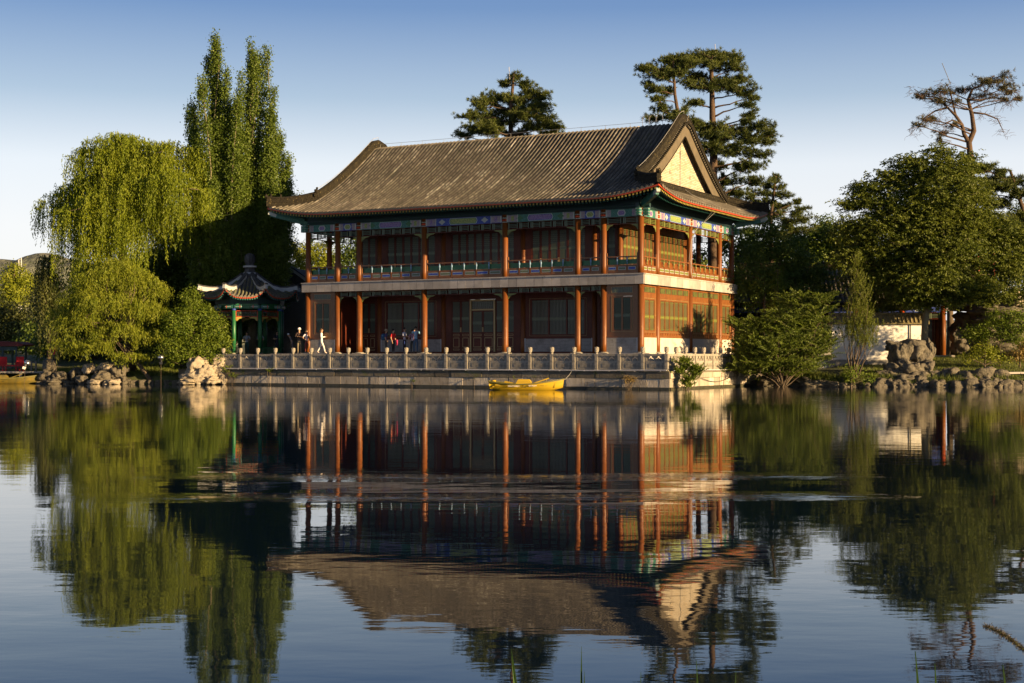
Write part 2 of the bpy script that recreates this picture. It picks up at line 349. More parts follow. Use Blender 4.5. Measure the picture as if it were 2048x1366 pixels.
# --- painted beams under the eave
def painted_beam(L_, scheme):
    """beam of length L_ along local x, outer face y=-.13; painted fields sit 3 mm proud"""
    b = MB(); h = ZB1-ZB0
    base = 0 if scheme in ('teal', 'tealsmall') else 1
    b.box(0, L_, -.13, .13, ZB0, ZB1, base)
    f = lambda x0, x1, z0, z1, m, d=.003: b.box(x0, x1, -.13-d, -.125, ZB0+z0, ZB0+z1, m)
    f(0, .10, .02, h-.02, 3); f(L_-.10, L_, .02, h-.02, 3)
    if L_ < 3:
        f(.10, .35, .03, h-.03, 5, .004); f(L_-.35, L_-.10, .03, h-.03, 5, .004)
        c = L_/2; k = 2 if base else 4
        pts = [(c-.3, ZB0+h/2), (c-.18, ZB0+h-.05), (c+.18, ZB0+h-.05), (c+.3, ZB0+h/2), (c+.18, ZB0+.05), (c-.18, ZB0+.05)]
        b.prism(pts, 'y', -.135, -.12, 3)
        pts = [(c-.22, ZB0+h/2), (c-.13, ZB0+h-.10), (c+.13, ZB0+h-.10), (c+.22, ZB0+h/2), (c+.13, ZB0+.10), (c-.13, ZB0+.10)]
        b.prism(pts, 'y', -.14, -.12, k)
    else:
        c = L_/2; w_ = L_*.17
        f(.10, .75, .03, h-.03, 5, .004); f(L_-.75, L_-.10, .03, h-.03, 5, .004)
        for x in (.32, L_-.53): f(x, x+.2, .08, h-.08, 2 if not base else 4, .007)
        for q, g, mm in ((0, .0, 3), (.04, .006, 0 if base else 1), (.085, .012, 2 if base else 4)):
            ww = w_-q; z0, z1 = ZB0+.03+q*.7, ZB1-.03-q*.7
            pts = [(c-ww-.1, (z0+z1)/2), (c-ww, z1), (c+ww, z1), (c+ww+.1, (z0+z1)/2), (c+ww, z0), (c-ww, z0)]
            b.prism(pts, 'y', -.134-g, -.12, mm)
        for x in (c-w_-.62, c+w_+.62):      # flower between cartouche and end field
            pts = [(x+.2*math.cos(t)*(1+.25*math.cos(4*t)), ZB0+h/2+.15*math.sin(t)*(1+.2*math.cos(4*t))) for t in [i*math.pi/7 for i in range(14)]]
            b.prism(pts, 'y', -.136, -.12, 6 if base else 7)
        f(.75, .80, .0, h, 3, .006); f(L_-.80, L_-.75, .0, h, 3, .006)
    mats = [M['teal'], M['blue'], M['cart'], M['white'], M['cartpurple'], M['cream'], M['white'], M['green']]
    return b.mesh('painted_beam', mats)
# --- frieze lattice hanging under a beam (and under the slab)
def frieze(L_, z0, z1, fr, gm, cell=.86):
    b = MB(); b.box(0, L_, -.04, .04, z0, z0+.045, 0); b.box(0, L_, -.04, .04, z1-.03, z1, 0)
    n = max(1, round(L_/cell)); w_ = L_/n
    for i in range(n):
        x = i*w_
        for o in (.05, .16) if i else (.05,): b.box(x+o, x+o+.07, -.02, .02, z0+.045, z1-.03, 1)
        for o in (.12, .05) if i == n-1 else (.12,): b.box(x+w_-o-.0, x+w_-o+.045, -.02, .02, z0+.045, z1-.03, 1)
        for k in range(3):
            z = z0+.045+(z1-z0-.075)*(k+1)/4
            b.box(x+.12, x+w_-.1, -.015, .015, z-.016, z+.016, 1)
    return b.mesh('frieze_lattice', [fr, gm])
def spandrel(L_, z, fr, gm):
    b = MB(); w_ = min(.62, L_*.22)
    for sgn, x in ((1, 0),):
        pts = [(x, z), (x+sgn*w_, z), (x+sgn*w_*.85, z-.07), (x+sgn*w_*.45, z-.12), (x+sgn*w_*.2, z-.24), (x+sgn*.05, z-.34), (x, z-.36)]
        if sgn < 0: pts = pts[::-1]
        b.prism(pts, 'y', -.025, .025, 0)
    return b.mesh('spandrel', [gm])
# --- upper railing with painted panels
def railing(L_, n, ochre):
    b = MB(); z = ZS1
    b.box(0, L_, -.05, .05, z+.10, z+.17, 0); b.box(0, L_, -.045, .045, z+.46, z+.52, 0)
    b.box(0, L_, -.04, .03, z+.175, z+.455, 0)
    b.box(0, .07, -.055, .05, z, z+1.25, 0); b.box(L_-.07, L_, -.055, .05, z, z+1.25, 0)
    b.box(.07, L_-.07, -.06, .05, z+.98, z+1.05, 0)
    b.box(0, L_, -.03, .03, z, z+.098, 0)
    w_ = (L_-.14)/n
    for i in range(n):
        x0 = .07+i*w_+.08; x1 = x0+w_-.16
        k = 3 if (i % 2 or ochre) else 4
        b.box(x0, x1, -.048, -.03, z+.22, z+.41, 2); b.box(x0+.03, x1-.03, -.052, -.03, z+.25, z+.38, k)
        b.box(x0+.02, x1-.02, -.04, -.02, z+.03, z+.07, 0)
        if i:
            x = .07+i*w_
            b.box(x-.02, x+.02, -.058, .04, z+.1, z+.55, 5)
            b.lathe((x, -.01, z+.52), [(.02,0),(.035,.05),(.025,.09),(.03,.16),(.055,.26),(.055,.32),(.03,.38),(.05,.42),(.06,.46)], 8, 6)
            b.bar((x, .0, z+.96), (x+.16, 0, z+1.0), .03, .05, 5); b.bar((x, .0, z+.96), (x-.16, 0, z+1.0), .03, .05, 5)
    # bench board behind the vases
    b.box(.07, L_-.07, .10, .13, z+.56, z+.86, 5 if ochre else 1); b.box(.07, L_-.07, .05, .5, z+.50, z+.545, 0)
    return b.mesh('gallery_railing', [M['brown'], M['green'], M['white'], M['lattice'] if not ochre else M['latticeyel'], M['blue'], M['red'], M['ltblue'] if not ochre else M['latticeyel']])
def put_spandrels(Lb, z, x, y, rot):
    me = cached(('spn', round(min(.62, Lb*.22), 2), z), lambda: spandrel(Lb, z, None, M['latticeyel']))
    d = Vector((math.cos(rot), math.sin(rot), 0))
    link('spandrel', me, HALL, (x, y, 0), rot); o = link('spandrel', me, HALL, (x+d.x*Lb, y+d.y*Lb, 0), rot+math.pi)
def bays(arr, fn):
    for i in range(len(arr)-1): fn(i, arr[i], arr[i+1])
def front_piece(me, name, s0, y=0): return link(name, me, HALL, (-s0, y, 0))        # s0 = bay end at the left of the picture
cache = {}
def cached(key, f):
    if key not in cache: cache[key] = f()
    return cache[key]
sch = ['teal', 'blue', 'teal', 'blue', 'teal', 'blue', 'teal']
for i in range(7):
    a, b_ = SX[i], SX[i+1]; Lb = b_-a-.36
    q = round(Lb, 2)
    for (nm, me) in (('painted_beam', cached(('pb',q,sch[i]), lambda: painted_beam(Lb, sch[i]))),
                     ('frieze_lattice', cached(('fr',q), lambda: frieze(Lb, ZB0-.44, ZB0-.005, M['darkred'], M['lattice']))),
                     ('gallery_railing', cached(('ra',q), lambda: railing(Lb, {0:3,1:2,2:6,3:6,4:6,5:2,6:3}[i], False)))):
        front_piece(me, nm, b_-.18)
    put_spandrels(Lb, ZB0-.445, -(b_-.18), 0, 0)
    if 1 <= i <= 5:
        front_piece(cached(('fl',q), lambda: frieze(Lb, ZS0-.38, ZS0-.02, M['darkred'], M['lattice'])), 'frieze_lattice', b_-.18)
        put_spandrels(Lb, ZS0-.385, -(b_-.18), 0, 0)
for side in (0, 1):
    for i in range(4):
        a, b_ = TY[i], TY[i+1]; Lb = b_-a-.36; q = round(Lb, 2)
        s2 = ['tealsmall', 'blue', 'blue', 'tealsmall'][i]
        for (nm, me) in (('painted_beam', cached(('pbs',q,s2), lambda: painted_beam(Lb, s2))),
                         ('frieze_lattice', cached(('frs',q), lambda: frieze(Lb, ZB0-.44, ZB0-.005, M['red'], M['latticeyel']))),
                         ('gallery_railing', cached(('ras',q), lambda: railing(Lb, {0:3,1:6,2:6,3:3}[i], True)))):
            o = link(nm, me, HALL, (0, a+.18, 0) if side == 0 else (-24.6, b_-.18, 0), R(90) if side == 0 else R(-90))
        put_spandrels(Lb, ZB0-.445, *((0, a+.18, R(90)) if side == 0 else (-24.6, b_-.18, R(-90))))
for i in range(7):      # rear gallery, seen through the open bays
    a, b_ = SX[i], SX[i+1]; Lb = b_-a-.36; q = round(Lb, 2)
    for k_, nm in (('fr','frieze_lattice'), ('ra','gallery_railing')):
        link(nm, cache[(k_,q)], HALL, (-(a+.18), 15.9, 0), R(180))
# protruding painted beam heads at the corners
for (x, y, dx, dy) in ((0,0,1,-1), (0,15.9,1,1), (-24.6,0,-1,-1), (-24.6,15.9,-1,1)):
    b = MB()
    for (cx, cy, lx, ly) in ((x+dx*.36, y, .17, .13), (x, y+dy*.36, .13, .17)):
        b.box(cx-lx, cx+lx, cy-ly, cy+ly, ZB0+.02, ZB1+.0, 0)
        for zz in (ZB0+.06, ZB0+.22, ZB1-.07): b.box(cx-lx-.006, cx+lx+.006, cy-ly-.006, cy+ly+.006, zz, zz+.025, 1)
        b.box(cx-lx*.4, cx+lx*.4, cy-ly-.008, cy+ly+.008, ZB0+.06, ZB1-.06, 2)
    b.box(x-.14, x+.14, y-.14, y+.14, ZB1+.04, ZB1+.2, 0)
    # corner beam under the hip, green with pale edges
    ex, ey = x+dx*1.8, y+dy*1.8
    b.bar((x, y, ZB1+.12), (ex, ey, 11.5), .2, .26, 0); b.bar((x+dx*1.55, y+dy*1.55, 11.42), (ex+dx*.12, ey+dy*.12, 11.62), .22, .2, 1)
    b.bar((x+dx*.2, y+dy*.2, ZB1+.35), (ex, ey, 11.72), .19, .2, 0)
    b.build('beam_head', [M['teal'], M['white'], M['green']], HALL)

# --- door leaves and windows (unit built along local x, facing local -y)
def lattice_fill(b, x0, x1, z0, z1, y, mi, bars, bands=(.45,), grid=False, t=.022):
    n = bars
    for i in range(1, n): b.box(x0+(x1-x0)*i/n-t/2, x0+(x1-x0)*i/n+t/2, y-.012, y+.012, z0, z1, mi)
    for f in bands:
        z = z0+(z1-z0)*f; b.box(x0, x1, y-.016, y+.016, z-.10, z-.07, mi); b.box(x0, x1, y-.016, y+.016, z+.07, z+.10, mi)
        b.box(x0, x1, y-.013, y+.013, z-.05, z+.05, mi)
    for z in (z0+.07, z1-.09): b.box(x0, x1, y-.015, y+.015, z, z+.02, mi)
    if grid:
        k = 6
        for i in range(k): z = z0+(z1-z0)*(.62+.36*i/k); b.box(x0, x1, y-.014, y+.014, z, z+.02, mi)
def outline(b, x0, x1, z0, z1, y, mi, t=.022):
    b.box(x0, x1, y-.006, y+.01, z0, z0+t, mi); b.box(x0, x1, y-.006, y+.01, z1-t, z1, mi)
    b.box(x0, x0+t, y-.006, y+.01, z0+t, z1-t, mi); b.box(x1-t, x1, y-.006, y+.01, z0+t, z1-t, mi)
def leaf_mesh(w_, h, lower, wood, lat, grid=False, handle=True):
    b = MB(); f = .07
    b.box(0, f, -.03, .03, 0, h, 0); b.box(w_-f, w_, -.03, .03, 0, h, 0)
    b.box(f, w_-f, -.03, .03, h-f, h, 0); b.box(f, w_-f, -.03, .03, lower-.03, lower+.05, 0); b.box(f, w_-f, -.03, .03, 0, .08, 0)
    b.box(f, w_-f, -.012, .012, .08, lower-.03, 0)
    z1 = lower-.06
    outline(b, f+.04, w_-f-.04, z1-.13, z1, -.018, 2)
    if lower > .8:
        outline(b, f+.05, w_-f-.05, .32, z1-.24, -.018, 2, .03); outline(b, f+.04, w_-f-.04, .12, .22, -.018, 2)
    lattice_fill(b, f, w_-f, lower+.05, h-f, -.01, 1, max(4, int((w_-2*f)/(.13 if lat.name.startswith('olive') else .075))), grid=grid)
    return b.mesh('door_leaf', [wood, lat, M['gold']])
def pane_mesh(w_, z0, z1, m):
    b = MB(); b.box(.05, w_-.05, .012, .03, z0, z1); return b.mesh('window_paper', [m])
def brass(x, z0):
    b = MB(); b.box(x-.05, x-.012, -.05, -.02, z0, z0+.3); b.box(x+.012, x+.05, -.05, -.02, z0, z0+.3); return b
def leaf_row(x, y, z, rot, width, n, h, lower, wood, lat, pane, grid=False, skip=()):
    """n leaves side by side starting at x (hall coordinates), going along the rotated local x"""
    w_ = width/n; d = Vector((math.cos(rot), math.sin(rot), 0))
    me = cached(('leaf', round(w_,2), h, lower, wood.name, grid), lambda: leaf_mesh(w_-.012, h, lower, wood, lat, grid))
    pm = cached(('pane', round(w_,2), h, lower, pane.name), lambda: pane_mesh(w_-.012, lower+.05, h-.05, pane))
    hm = cached(('brass',), lambda: brass(0, .85).mesh('door_pull', [M['gold']]))
    for i in range(n):
        p = Vector((x, y, z))+d*(w_*i+.006)
        o = link('door_leaf', me, HALL, p, rot); link('window_paper', pm, o)
        if i % 2 == 1: link('door_pull', hm, o, (-.006, 0, lower-.85+.08))
def boards(name, segs, m):
    b = MB()
    for s in segs: b.box(*s)
    return b.build(name, m, HALL)

# upper storey room: front wall y=2.45, side walls x=-2.45 / x=-22.15
zf = ZS1; H = 3.1
segs = []
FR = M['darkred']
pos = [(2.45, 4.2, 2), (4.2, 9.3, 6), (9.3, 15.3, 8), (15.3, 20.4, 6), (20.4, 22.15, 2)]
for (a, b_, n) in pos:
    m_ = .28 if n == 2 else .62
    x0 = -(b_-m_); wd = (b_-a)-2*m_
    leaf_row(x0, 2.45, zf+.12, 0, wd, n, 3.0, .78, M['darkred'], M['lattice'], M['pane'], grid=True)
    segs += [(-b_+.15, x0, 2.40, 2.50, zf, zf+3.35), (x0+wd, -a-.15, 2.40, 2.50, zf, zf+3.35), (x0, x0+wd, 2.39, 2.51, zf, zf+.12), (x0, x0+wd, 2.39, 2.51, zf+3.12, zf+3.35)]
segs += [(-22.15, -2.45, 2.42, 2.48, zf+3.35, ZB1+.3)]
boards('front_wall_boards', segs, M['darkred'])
segs = []
for (a, b_, n) in ((2.45, 7.95, 8), (7.95, 13.45, 8)):
    wd = b_-a-.7
    leaf_row(-2.45, a+.35, zf+.12, R(90), wd, n, 3.0, .78, M['brown'], M['latticeyel'], M['sunpane'])
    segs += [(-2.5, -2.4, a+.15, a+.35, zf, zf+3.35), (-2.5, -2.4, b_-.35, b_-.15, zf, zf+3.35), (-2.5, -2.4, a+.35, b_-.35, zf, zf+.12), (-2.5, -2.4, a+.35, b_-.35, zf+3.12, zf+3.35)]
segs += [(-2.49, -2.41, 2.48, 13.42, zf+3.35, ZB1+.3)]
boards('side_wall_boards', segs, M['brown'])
boards('rear_wall', [(-22.15, -2.45, 13.42, 13.48, zf, ZB1+.3), (-22.2, -22.1, 2.48, 13.42, zf, ZB1+.3)], M['darkred'])
boards('gallery_ceiling', [(-24.5, -.1, .1, 15.8, ZB1+.31, ZB1+.36)], M['darkgrn'])
b = MB(); b.box(-22.0,-2.6, 2.6, 13.3, zf+.01, zf+.03); b.build('upper_floor', M['darkred'], HALL)

# ground floor: recessed porch wall with door and windows
def window_mesh(wd, h, n, wood, lat, pane, bars, top=None, low=.0):
    """framed window of n lights; returns (frame mesh, paper mesh)"""
    b = MB(); f = .08; z0 = low
    b.box(0, wd, -.05, .05, z0, z0+f, 0); b.box(0, wd, -.05, .05, h-f, h, 0); b.box(0, f, -.05, .05, z0+f, h-f, 0); b.box(wd-f, wd, -.05, .05, z0+f, h-f, 0)
    outline(b, -.03, wd+.03, z0-.03, h+.03, -.045, 2, .015)
    w_ = (wd-2*f)/n
    for i in range(n):
        x0 = f+i*w_; x1 = x0+w_
        b.box(x0, x0+.055, -.04, .03, z0+f, h-f, 0); b.box(x1-.055, x1, -.04, .03, z0+f, h-f, 0)
        lattice_fill(b, x0+.045, x1-.045, z0+f, h-f, -.01, 1, bars)
    return b.mesh('window', [wood, lat, M['gold']])
def window(x, y, z, rot, wd, h, n, wood, lat, pane, bars, low=0):
    me = cached(('win', round(wd,2), h, n, wood.name, bars), lambda: window_mesh(wd, h, n, wood, lat, pane, bars))
    pm = cached(('wp', round(wd,2), h, pane.name), lambda: pane_mesh(wd, .05, h-.05, pane))
    o = link('window', me, HALL, (x, y, z), rot); link('window_paper', pm, o)
    return o
porch = []
for (a, b_) in ((4.2, 9.3), (15.3, 20.4)):
    x0, x1 = -(b_-.5), -(a+.6)
    window(x0, 2.45, 3.25, 0, x1-x0, 2.35, 3, M['darkred'], M['lattice'], M['pane'], 12)
    porch += [(-b_+.15, x0-.01, 2.41, 2.49, 3.05, ZS0), (x1+.01, -a-.15, 2.41, 2.49, 3.05, ZS0), (x0-.01, x1+.01, 2.41, 2.49, 5.61, ZS0), (x0-.01, x1+.01, 2.41, 2.49, 3.05, 3.24)]
    b = MB(); b.box(-b_+.2, -a-.2, 2.37, 2.53, Z0, 3.05); o = b.build('brick_dado', M['dado'], HALL)
    b = MB(); b.box(-b_+.12, -b_+.2, 2.35, 2.55, Z0, 3.08); b.box(-a-.2, -a-.12, 2.35, 2.55, Z0, 3.08); b.build('dado_corner_stone', M['greywhite'], HALL)
# centre door: 2 + 2 + 2 leaves, the middle pair under a transom
xl = -15.3+.62
leaf_row(xl, 2.45, Z0+.1, 0, 1.42, 2, 3.4, 1.25, M['darkred'], M['lattice'], M['pane'])
leaf_row(xl+1.42+.12, 2.45, Z0+.1, 0, 1.68, 2, 2.72, 1.25, M['darkred'], M['lattice'], M['pane'])
leaf_row(xl+1.42+1.68+.24, 2.45, Z0+.1, 0, 1.42, 2, 3.4, 1.25, M['darkred'], M['lattice'], M['pane'])
b = MB(); x = xl+1.42
b.box(x, x+.11, 2.36, 2.5, Z0, Z0+3.55); b.box(x+1.80, x+1.91, 2.36, 2.5, Z0, Z0+3.55); b.box(x+.11, x+1.80, 2.38, 2.5, Z0+2.83, Z0+2.93); b.box(x+.11, x+1.80, 2.38, 2.5, Z0+3.44, Z0+3.55)
b.build('door_frame', M['gold'], HALL)
b = MB(); b.box(x+.12, x+1.79, 2.46, 2.48, Z0+2.94, Z0+3.43, 1)
for i in range(1, 12): b.box(x+.12+i*.139, x+.14+i*.139, 2.43, 2.455, Z0+2.94, Z0+3.43, 0)
for i in range(1, 5): b.box(x+.12, x+1.79, 2.425, 2.45, Z0+2.94+i*.1, Z0+2.955+i*.1, 0)
b.build('transom_lattice', [M['lattice'], M['pane']], HALL)
xr = xl+1.42*2+1.68+.24
porch += [(-15.15, xl, 2.41, 2.49, Z0, ZS0), (xr, -9.45, 2.41, 2.49, Z0, ZS0), (xl, x, 2.41, 2.49, Z0+3.51, ZS0), (x+1.91, xr, 2.41, 2.49, Z0+3.51, ZS0), (x, x+1.91, 2.41, 2.49, Z0+3.56, ZS0)]
# narrow door pairs at both ends
for (a, b_) in ((2.45, 4.2), (20.4, 22.15)):
    leaf_row(-b_+.3, 2.45, Z0+.1, 0, 1.15, 2, 3.4, 1.25, M['darkred'], M['lattice'], M['pane'])
    porch += [(-b_+.15, -b_+.3, 2.41, 2.49, Z0, ZS0), (-a-.3, -a-.15, 2.41, 2.49, Z0, ZS0), (-b_+.3, -a-.3, 2.41, 2.49, Z0+3.51, ZS0)]
# end rooms' walls towards the porch
porch += [(-2.5, -2.4, .2, 2.3, Z0, ZS0), (-22.2, -22.1, .2, 2.3, Z0, ZS0)]
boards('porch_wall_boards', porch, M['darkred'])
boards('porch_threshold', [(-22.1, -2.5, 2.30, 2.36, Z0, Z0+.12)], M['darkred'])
# end rooms, front face: window in a timber wall over a brick dado
for (a, b_, pn) in ((0, 2.45, M['pane']), (22.15, 24.6, M['palepane'])):
    x0 = -(b_-.55); wd = 1.35
    window(x0, 0, 3.45, 0, wd, 2.1, 2, M['brown'], M['lattice'], pn, 9)
    boards('room_wall_boards', [(-b_+.19, x0-.01, -.04, .04, 3.05, ZS0-.02), (x0+wd+.01, -a-.19, -.04, .04, 3.05, ZS0-.02), (x0-.01, x0+wd+.01, -.04, .04, 5.56, ZS0-.02), (x0-.01, x0+wd+.01, -.04, .04, 3.05, 3.44),
           (-b_+.19, -a-.19, -.07, .07, 3.052, 3.13), (x0+.1, x0+wd-.1, -.055, -.03, 3.26, 3.30)], M['brown'])
    b = MB(); b.box(x0, x0+wd, -.05, -.036, 5.78, 6.1, 0); 
    for i in range(4): b.box(x0+.03, x0+wd-.03, -.065, -.045, 5.82+i*.07, 5.845+i*.07, 1)
    for i in range(3): b.box(x0+.2+i*.45, x0+.25+i*.45, -.066, -.044, 5.8, 6.08, 1)
    b.build('transom_lattice', [M['pane'], M['lattice']], HALL)
    b = MB(); outline(b, x0-.02, x0+wd+.02, 5.76, 6.12, -.056, 0, .015); b.build('gilt_outline', M['gold'], HALL)
    b = MB(); b.box(-b_+.2, -a-.26, -.06, .06, Z0, 3.05); b.build('brick_dado', M['dado'], HALL)
    b = MB(); b.box(-a-.26, -a-.19, -.09, .09, Z0, 3.05); b.build('dado_corner_stone', M['greywhite'], HALL)
# side face (x=0): windows of 2/6/6/2 lights, transoms, light dado
for i, n in enumerate((2, 6, 6, 2)):
    a, b_ = TY[i]+.19, TY[i+1]-.19; wd = b_-a-.36
    window(0, a+.18, 3.42, R(90), wd, 2.0, n, M['brown'], M['latticeyel'], M['sunpane'], 5)
    boards('side_boards', [(-.04, .04, a, a+.17, 3.06, ZS0-.02), (-.04, .04, b_-.17, b_, 3.06, ZS0-.02), (-.04, .04, a+.17, b_-.17, 3.06, 3.41), (-.04, .04, a+.17, b_-.17, 5.43, ZS0-.02), (-.08, .08, a, b_, 3.062, 3.16)], M['brown'])
    b = MB(); k = {2:1, 6:5}[n]; w_ = (b_-a-.3)/k
    for j in range(k):
        y0 = a+.15+j*w_+.05; y1 = y0+w_-.1
        b.box(.035, .045, y0, y1, 5.80, 6.13, 0)
        for q in range(4): b.box(.045, .06, y0+.02, y1-.02, 5.83+q*.075, 5.86+q*.075, 1)
        for q in (.33, .66): b.box(.045, .062, y0+(y1-y0)*q-.03, y0+(y1-y0)*q+.03, 5.81, 6.12, 1)
    b.build('transom_lattice', [M['pane'], M['latticeyel']], HALL)
    b = MB()
    for j in range(n):      # fretted apron below each light
        y0 = a+.18+.08+j*(wd-.16)/n+.06; y1 = a+.18+.08+(j+1)*(wd-.16)/n-.06
        b.box(.04, .055, y0, y1, 3.335, 3.35); b.box(.04, .055, y0, y0+.02, 3.22, 3.335); b.box(.04, .055, (y0+y1)/2, (y0+y1)/2+.02, 3.22, 3.335)
    b.build('apron_fretwork', M['darkred'], HALL)
    b = MB(); b.box(-.07, .07, a, b_, Z0, 3.06); b.build('plastered_dado', M['dadolight'], HALL)
boards('left_side_wall', [(-24.64, -24.56, .2, 15.7, Z0, ZS0-.02)], M['brown'])
boards('back_wall', [(-24.4, -.2, 15.86, 15.94, Z0, ZS0-.02)], M['darkred'])

# ------------------------------------------------------------------ roof
A0, A1, B0, B1 = -2.0, 26.6, -2.0, 17.9
HD = (B1-B0)/2
ZE = 11.42
def prof(d):
    if d > HD-.8:
        x = (HD-.8)/HD; zb = ZE+6.0*(.65*x+.35*x*x); k = .47; return zb+k*.64-k*(HD-d)**2
    x = max(d, 0)/HD; return ZE+6.0*(.65*x+.35*x*x)
def roof_z(s, t):
    ws = min(s-A0, A1-s); wt = min(t-B0, B1-t)
    up = .62*max(0, 1-max(ws, wt)/5.2)**2.2*max(0, 1-min(ws, wt)/4)
    inside = ws < min(wt, 2.75)
    return prof(ws if inside else wt)+up
VG = .2         # outer edge of the verge
GW = .75        # plane of the gable wall
def pt(s, t, dz=0): return (-s, t, roof_z(s, t)+dz)
def pfront(s, wt, far=False, dz=0):
    """point on the front (or rear) slope regardless of the hip test"""
    t = B0+wt if not far else B1-wt
    ws = min(s-A0, A1-s); up = .62*max(0, 1-max(ws, wt)/5.2)**2.2*max(0, 1-min(ws, wt)/4)
    return (-s, t, prof(wt)+up+dz)
def pside(ws, t, far=False, dz=0):
    s = A0+ws if not far else A1-ws
    wt = min(t-B0, B1-t); up = .62*max(0, 1-max(ws, wt)/5.2)**2.2*max(0, 1-min(ws, wt)/4)
    return (-s, t, prof(ws)+up+dz)
base = MB(); rolls = MB()
def grid_strip(fn, ulist, vlists, dz):
    """fn(u, v); rows of v for each u"""
    for i in range(len(ulist)-1):
        a = [fn(ulist[i], v, dz) for v in vlists[i]]; b = [fn(ulist[i+1], v, dz) for v in vlists[i+1]]
        for j in range(len(a)-1): base.quad(a[j], a[j+1], b[j+1], b[j], 0)
NS = 18
for far in (False, True):
    wl = [0, .3, .6, 1, 1.5, 2.2]+[2.2+(HD-2.2)*i/12 for i in range(1, 13)]
    vl = []
    for w_ in wl:
        s0 = A0+min(w_, 2.2); vl.append([s0+(A1-A0-2*(s0-A0))*f for f in [0,.02,.05,.08,.12,.16,.2,.3,.4,.5,.6,.7,.8,.84,.88,.92,.95,.98,1]])
    for dz in (0, -.16): grid_strip(lambda u, v, d: pfront(v, u, far, d), wl, vl, dz)
for far in (False, True):
    wl = [0, .3, .6, 1, 1.4, 1.8, 2.2, 2.75]; vl = []
    for w_ in wl: vl.append([B0+w_+(B1-B0-2*w_)*f for f in [0,.04,.08,.12,.16,.2,.3,.4,.5,.6,.7,.8,.84,.88,.92,.96,1]])
    for dz in (0, -.16): grid_strip(lambda u, v, d: pside(u, v, far, d), wl, vl, dz)
RP = [(-.075,0),(-.058,.055),(0,.08),(.058,.055),(.075,0)]
def roll(path, sax):
    rolls.sweep(path, RP, 0, False, False, sideax=sax)
def capdisc(p, ax):
    """round tile end facing outwards, and the pointed drip tile beside it"""
    p = Vector(p); u = Vector(ax); n_ = u.cross(Vector((0,0,1)))
    if True:
        rolls.poly([p+u*.088*math.cos(k*math.pi/4)+Vector((0,0,.02+.088*math.sin(k*math.pi/4))) for k in range(8)], 1)
ROW = .30
n = int((A1-A0)/ROW)
for far in (False, True):
    for i in range(n):
        s = A0+.15+(A1-A0-.3)*i/(n-1); ws = min(s-A0, A1-s)
        if ws < 2.2: wmax = ws
        else: wmax = HD
        if wmax < .3: continue
        k = max(2, int(wmax/.7)+1)
        path = [Vector(pfront(s, wmax*j/k, far)) for j in range(k+1)]
        if wmax == HD and not far: pass
        path = [path[0]+(path[0]-path[1]).normalized()*.06]+path
        roll(path, (1,0,0))
        sg = 1 if far else -1
        q = path[0]+Vector((0, sg*.004, 0)); capdisc(q, (1,0,0))
        h = ROW/2
        q2 = Vector(pfront(min(A1, s+h), 0, far))+Vector((0, sg*.03, 0))
        rolls.poly([q2+Vector((-.075,0,.0)), q2+Vector((.075,0,.0)), q2+Vector((.05,0,-.07)), q2+Vector((0,0,-.12)), q2+Vector((-.05,0,-.07))], 1)
n = int((B1-B0)/ROW)
for far in (False, True):
    for i in range(n):
        t = B0+.15+(B1-B0-.3)*i/(n-1); wt = min(t-B0, B1-t); wmax = min(wt, 2.7)
        if wmax < .3: continue
        k = max(2, int(wmax/.6)+1)
        path = [Vector(pside(wmax*j/k, t, far)) for j in range(k+1)]
        path = [path[0]+(path[0]-path[1]).normalized()*.06]+path
        roll(path, (0,1,0)); sg = -1 if far else 1
        capdisc(path[0]+Vector((sg*.004,0,0)), (0,1,0))
        q2 = Vector(pside(0, min(B1, t+ROW/2), far))+Vector((sg*.03, 0, 0))
        rolls.poly([q2+Vector((0,-.075,0)), q2+Vector((0,.075,0)), q2+Vector((0,.05,-.07)), q2+Vector((0,0,-.12)), q2+Vector((0,-.05,-.07))], 1)
ROOF = base.build('roof', M['tiledark'], HALL)
rolls.build('roof_tiles', [M['tile'], M['tilecap']], ROOF, True)
# verge ridges (curved, over the rolled top), hip ridges, boji ridges
def ridge_sec(w_, h, cap=.1):
    return [(-w_/2, -.1), (-w_/2, h*.30), (-w_/2-.03, h*.33), (-w_/2-.03, h*.42), (-w_/2, h*.45), (-w_/2, h*.75), (-w_/2-.04, h*.78), (-w_/2-.04, h*.86), (-w_*.3, h*.95), (0, h), (w_*.3, h*.95),
            (w_/2+.04, h*.86), (w_/2+.04, h*.78), (w_/2, h*.75), (w_/2, h*.45), (w_/2+.03, h*.42), (w_/2+.03, h*.33), (w_/2, h*.30), (w_/2, -.1)]
def ornament(b, p, s=1):
    p = Vector(p)
    for (dx, dy, dz, r) in ((0,0,.18,.2), (.06,-.1,.42,.15), (-.04,.06,.5,.12), (.02,-.2,.2,.14), (0,.04,.66,.08), (.02,-.18,.5,.08)):
        b.lathe(p+Vector((dx,dy,dz-.1))*s, [(.3*r*s,-r*s),(.85*r*s,-.5*r*s),(r*s,0),(.85*r*s,.5*r*s),(.3*r*s,r*s)], 7, 0)
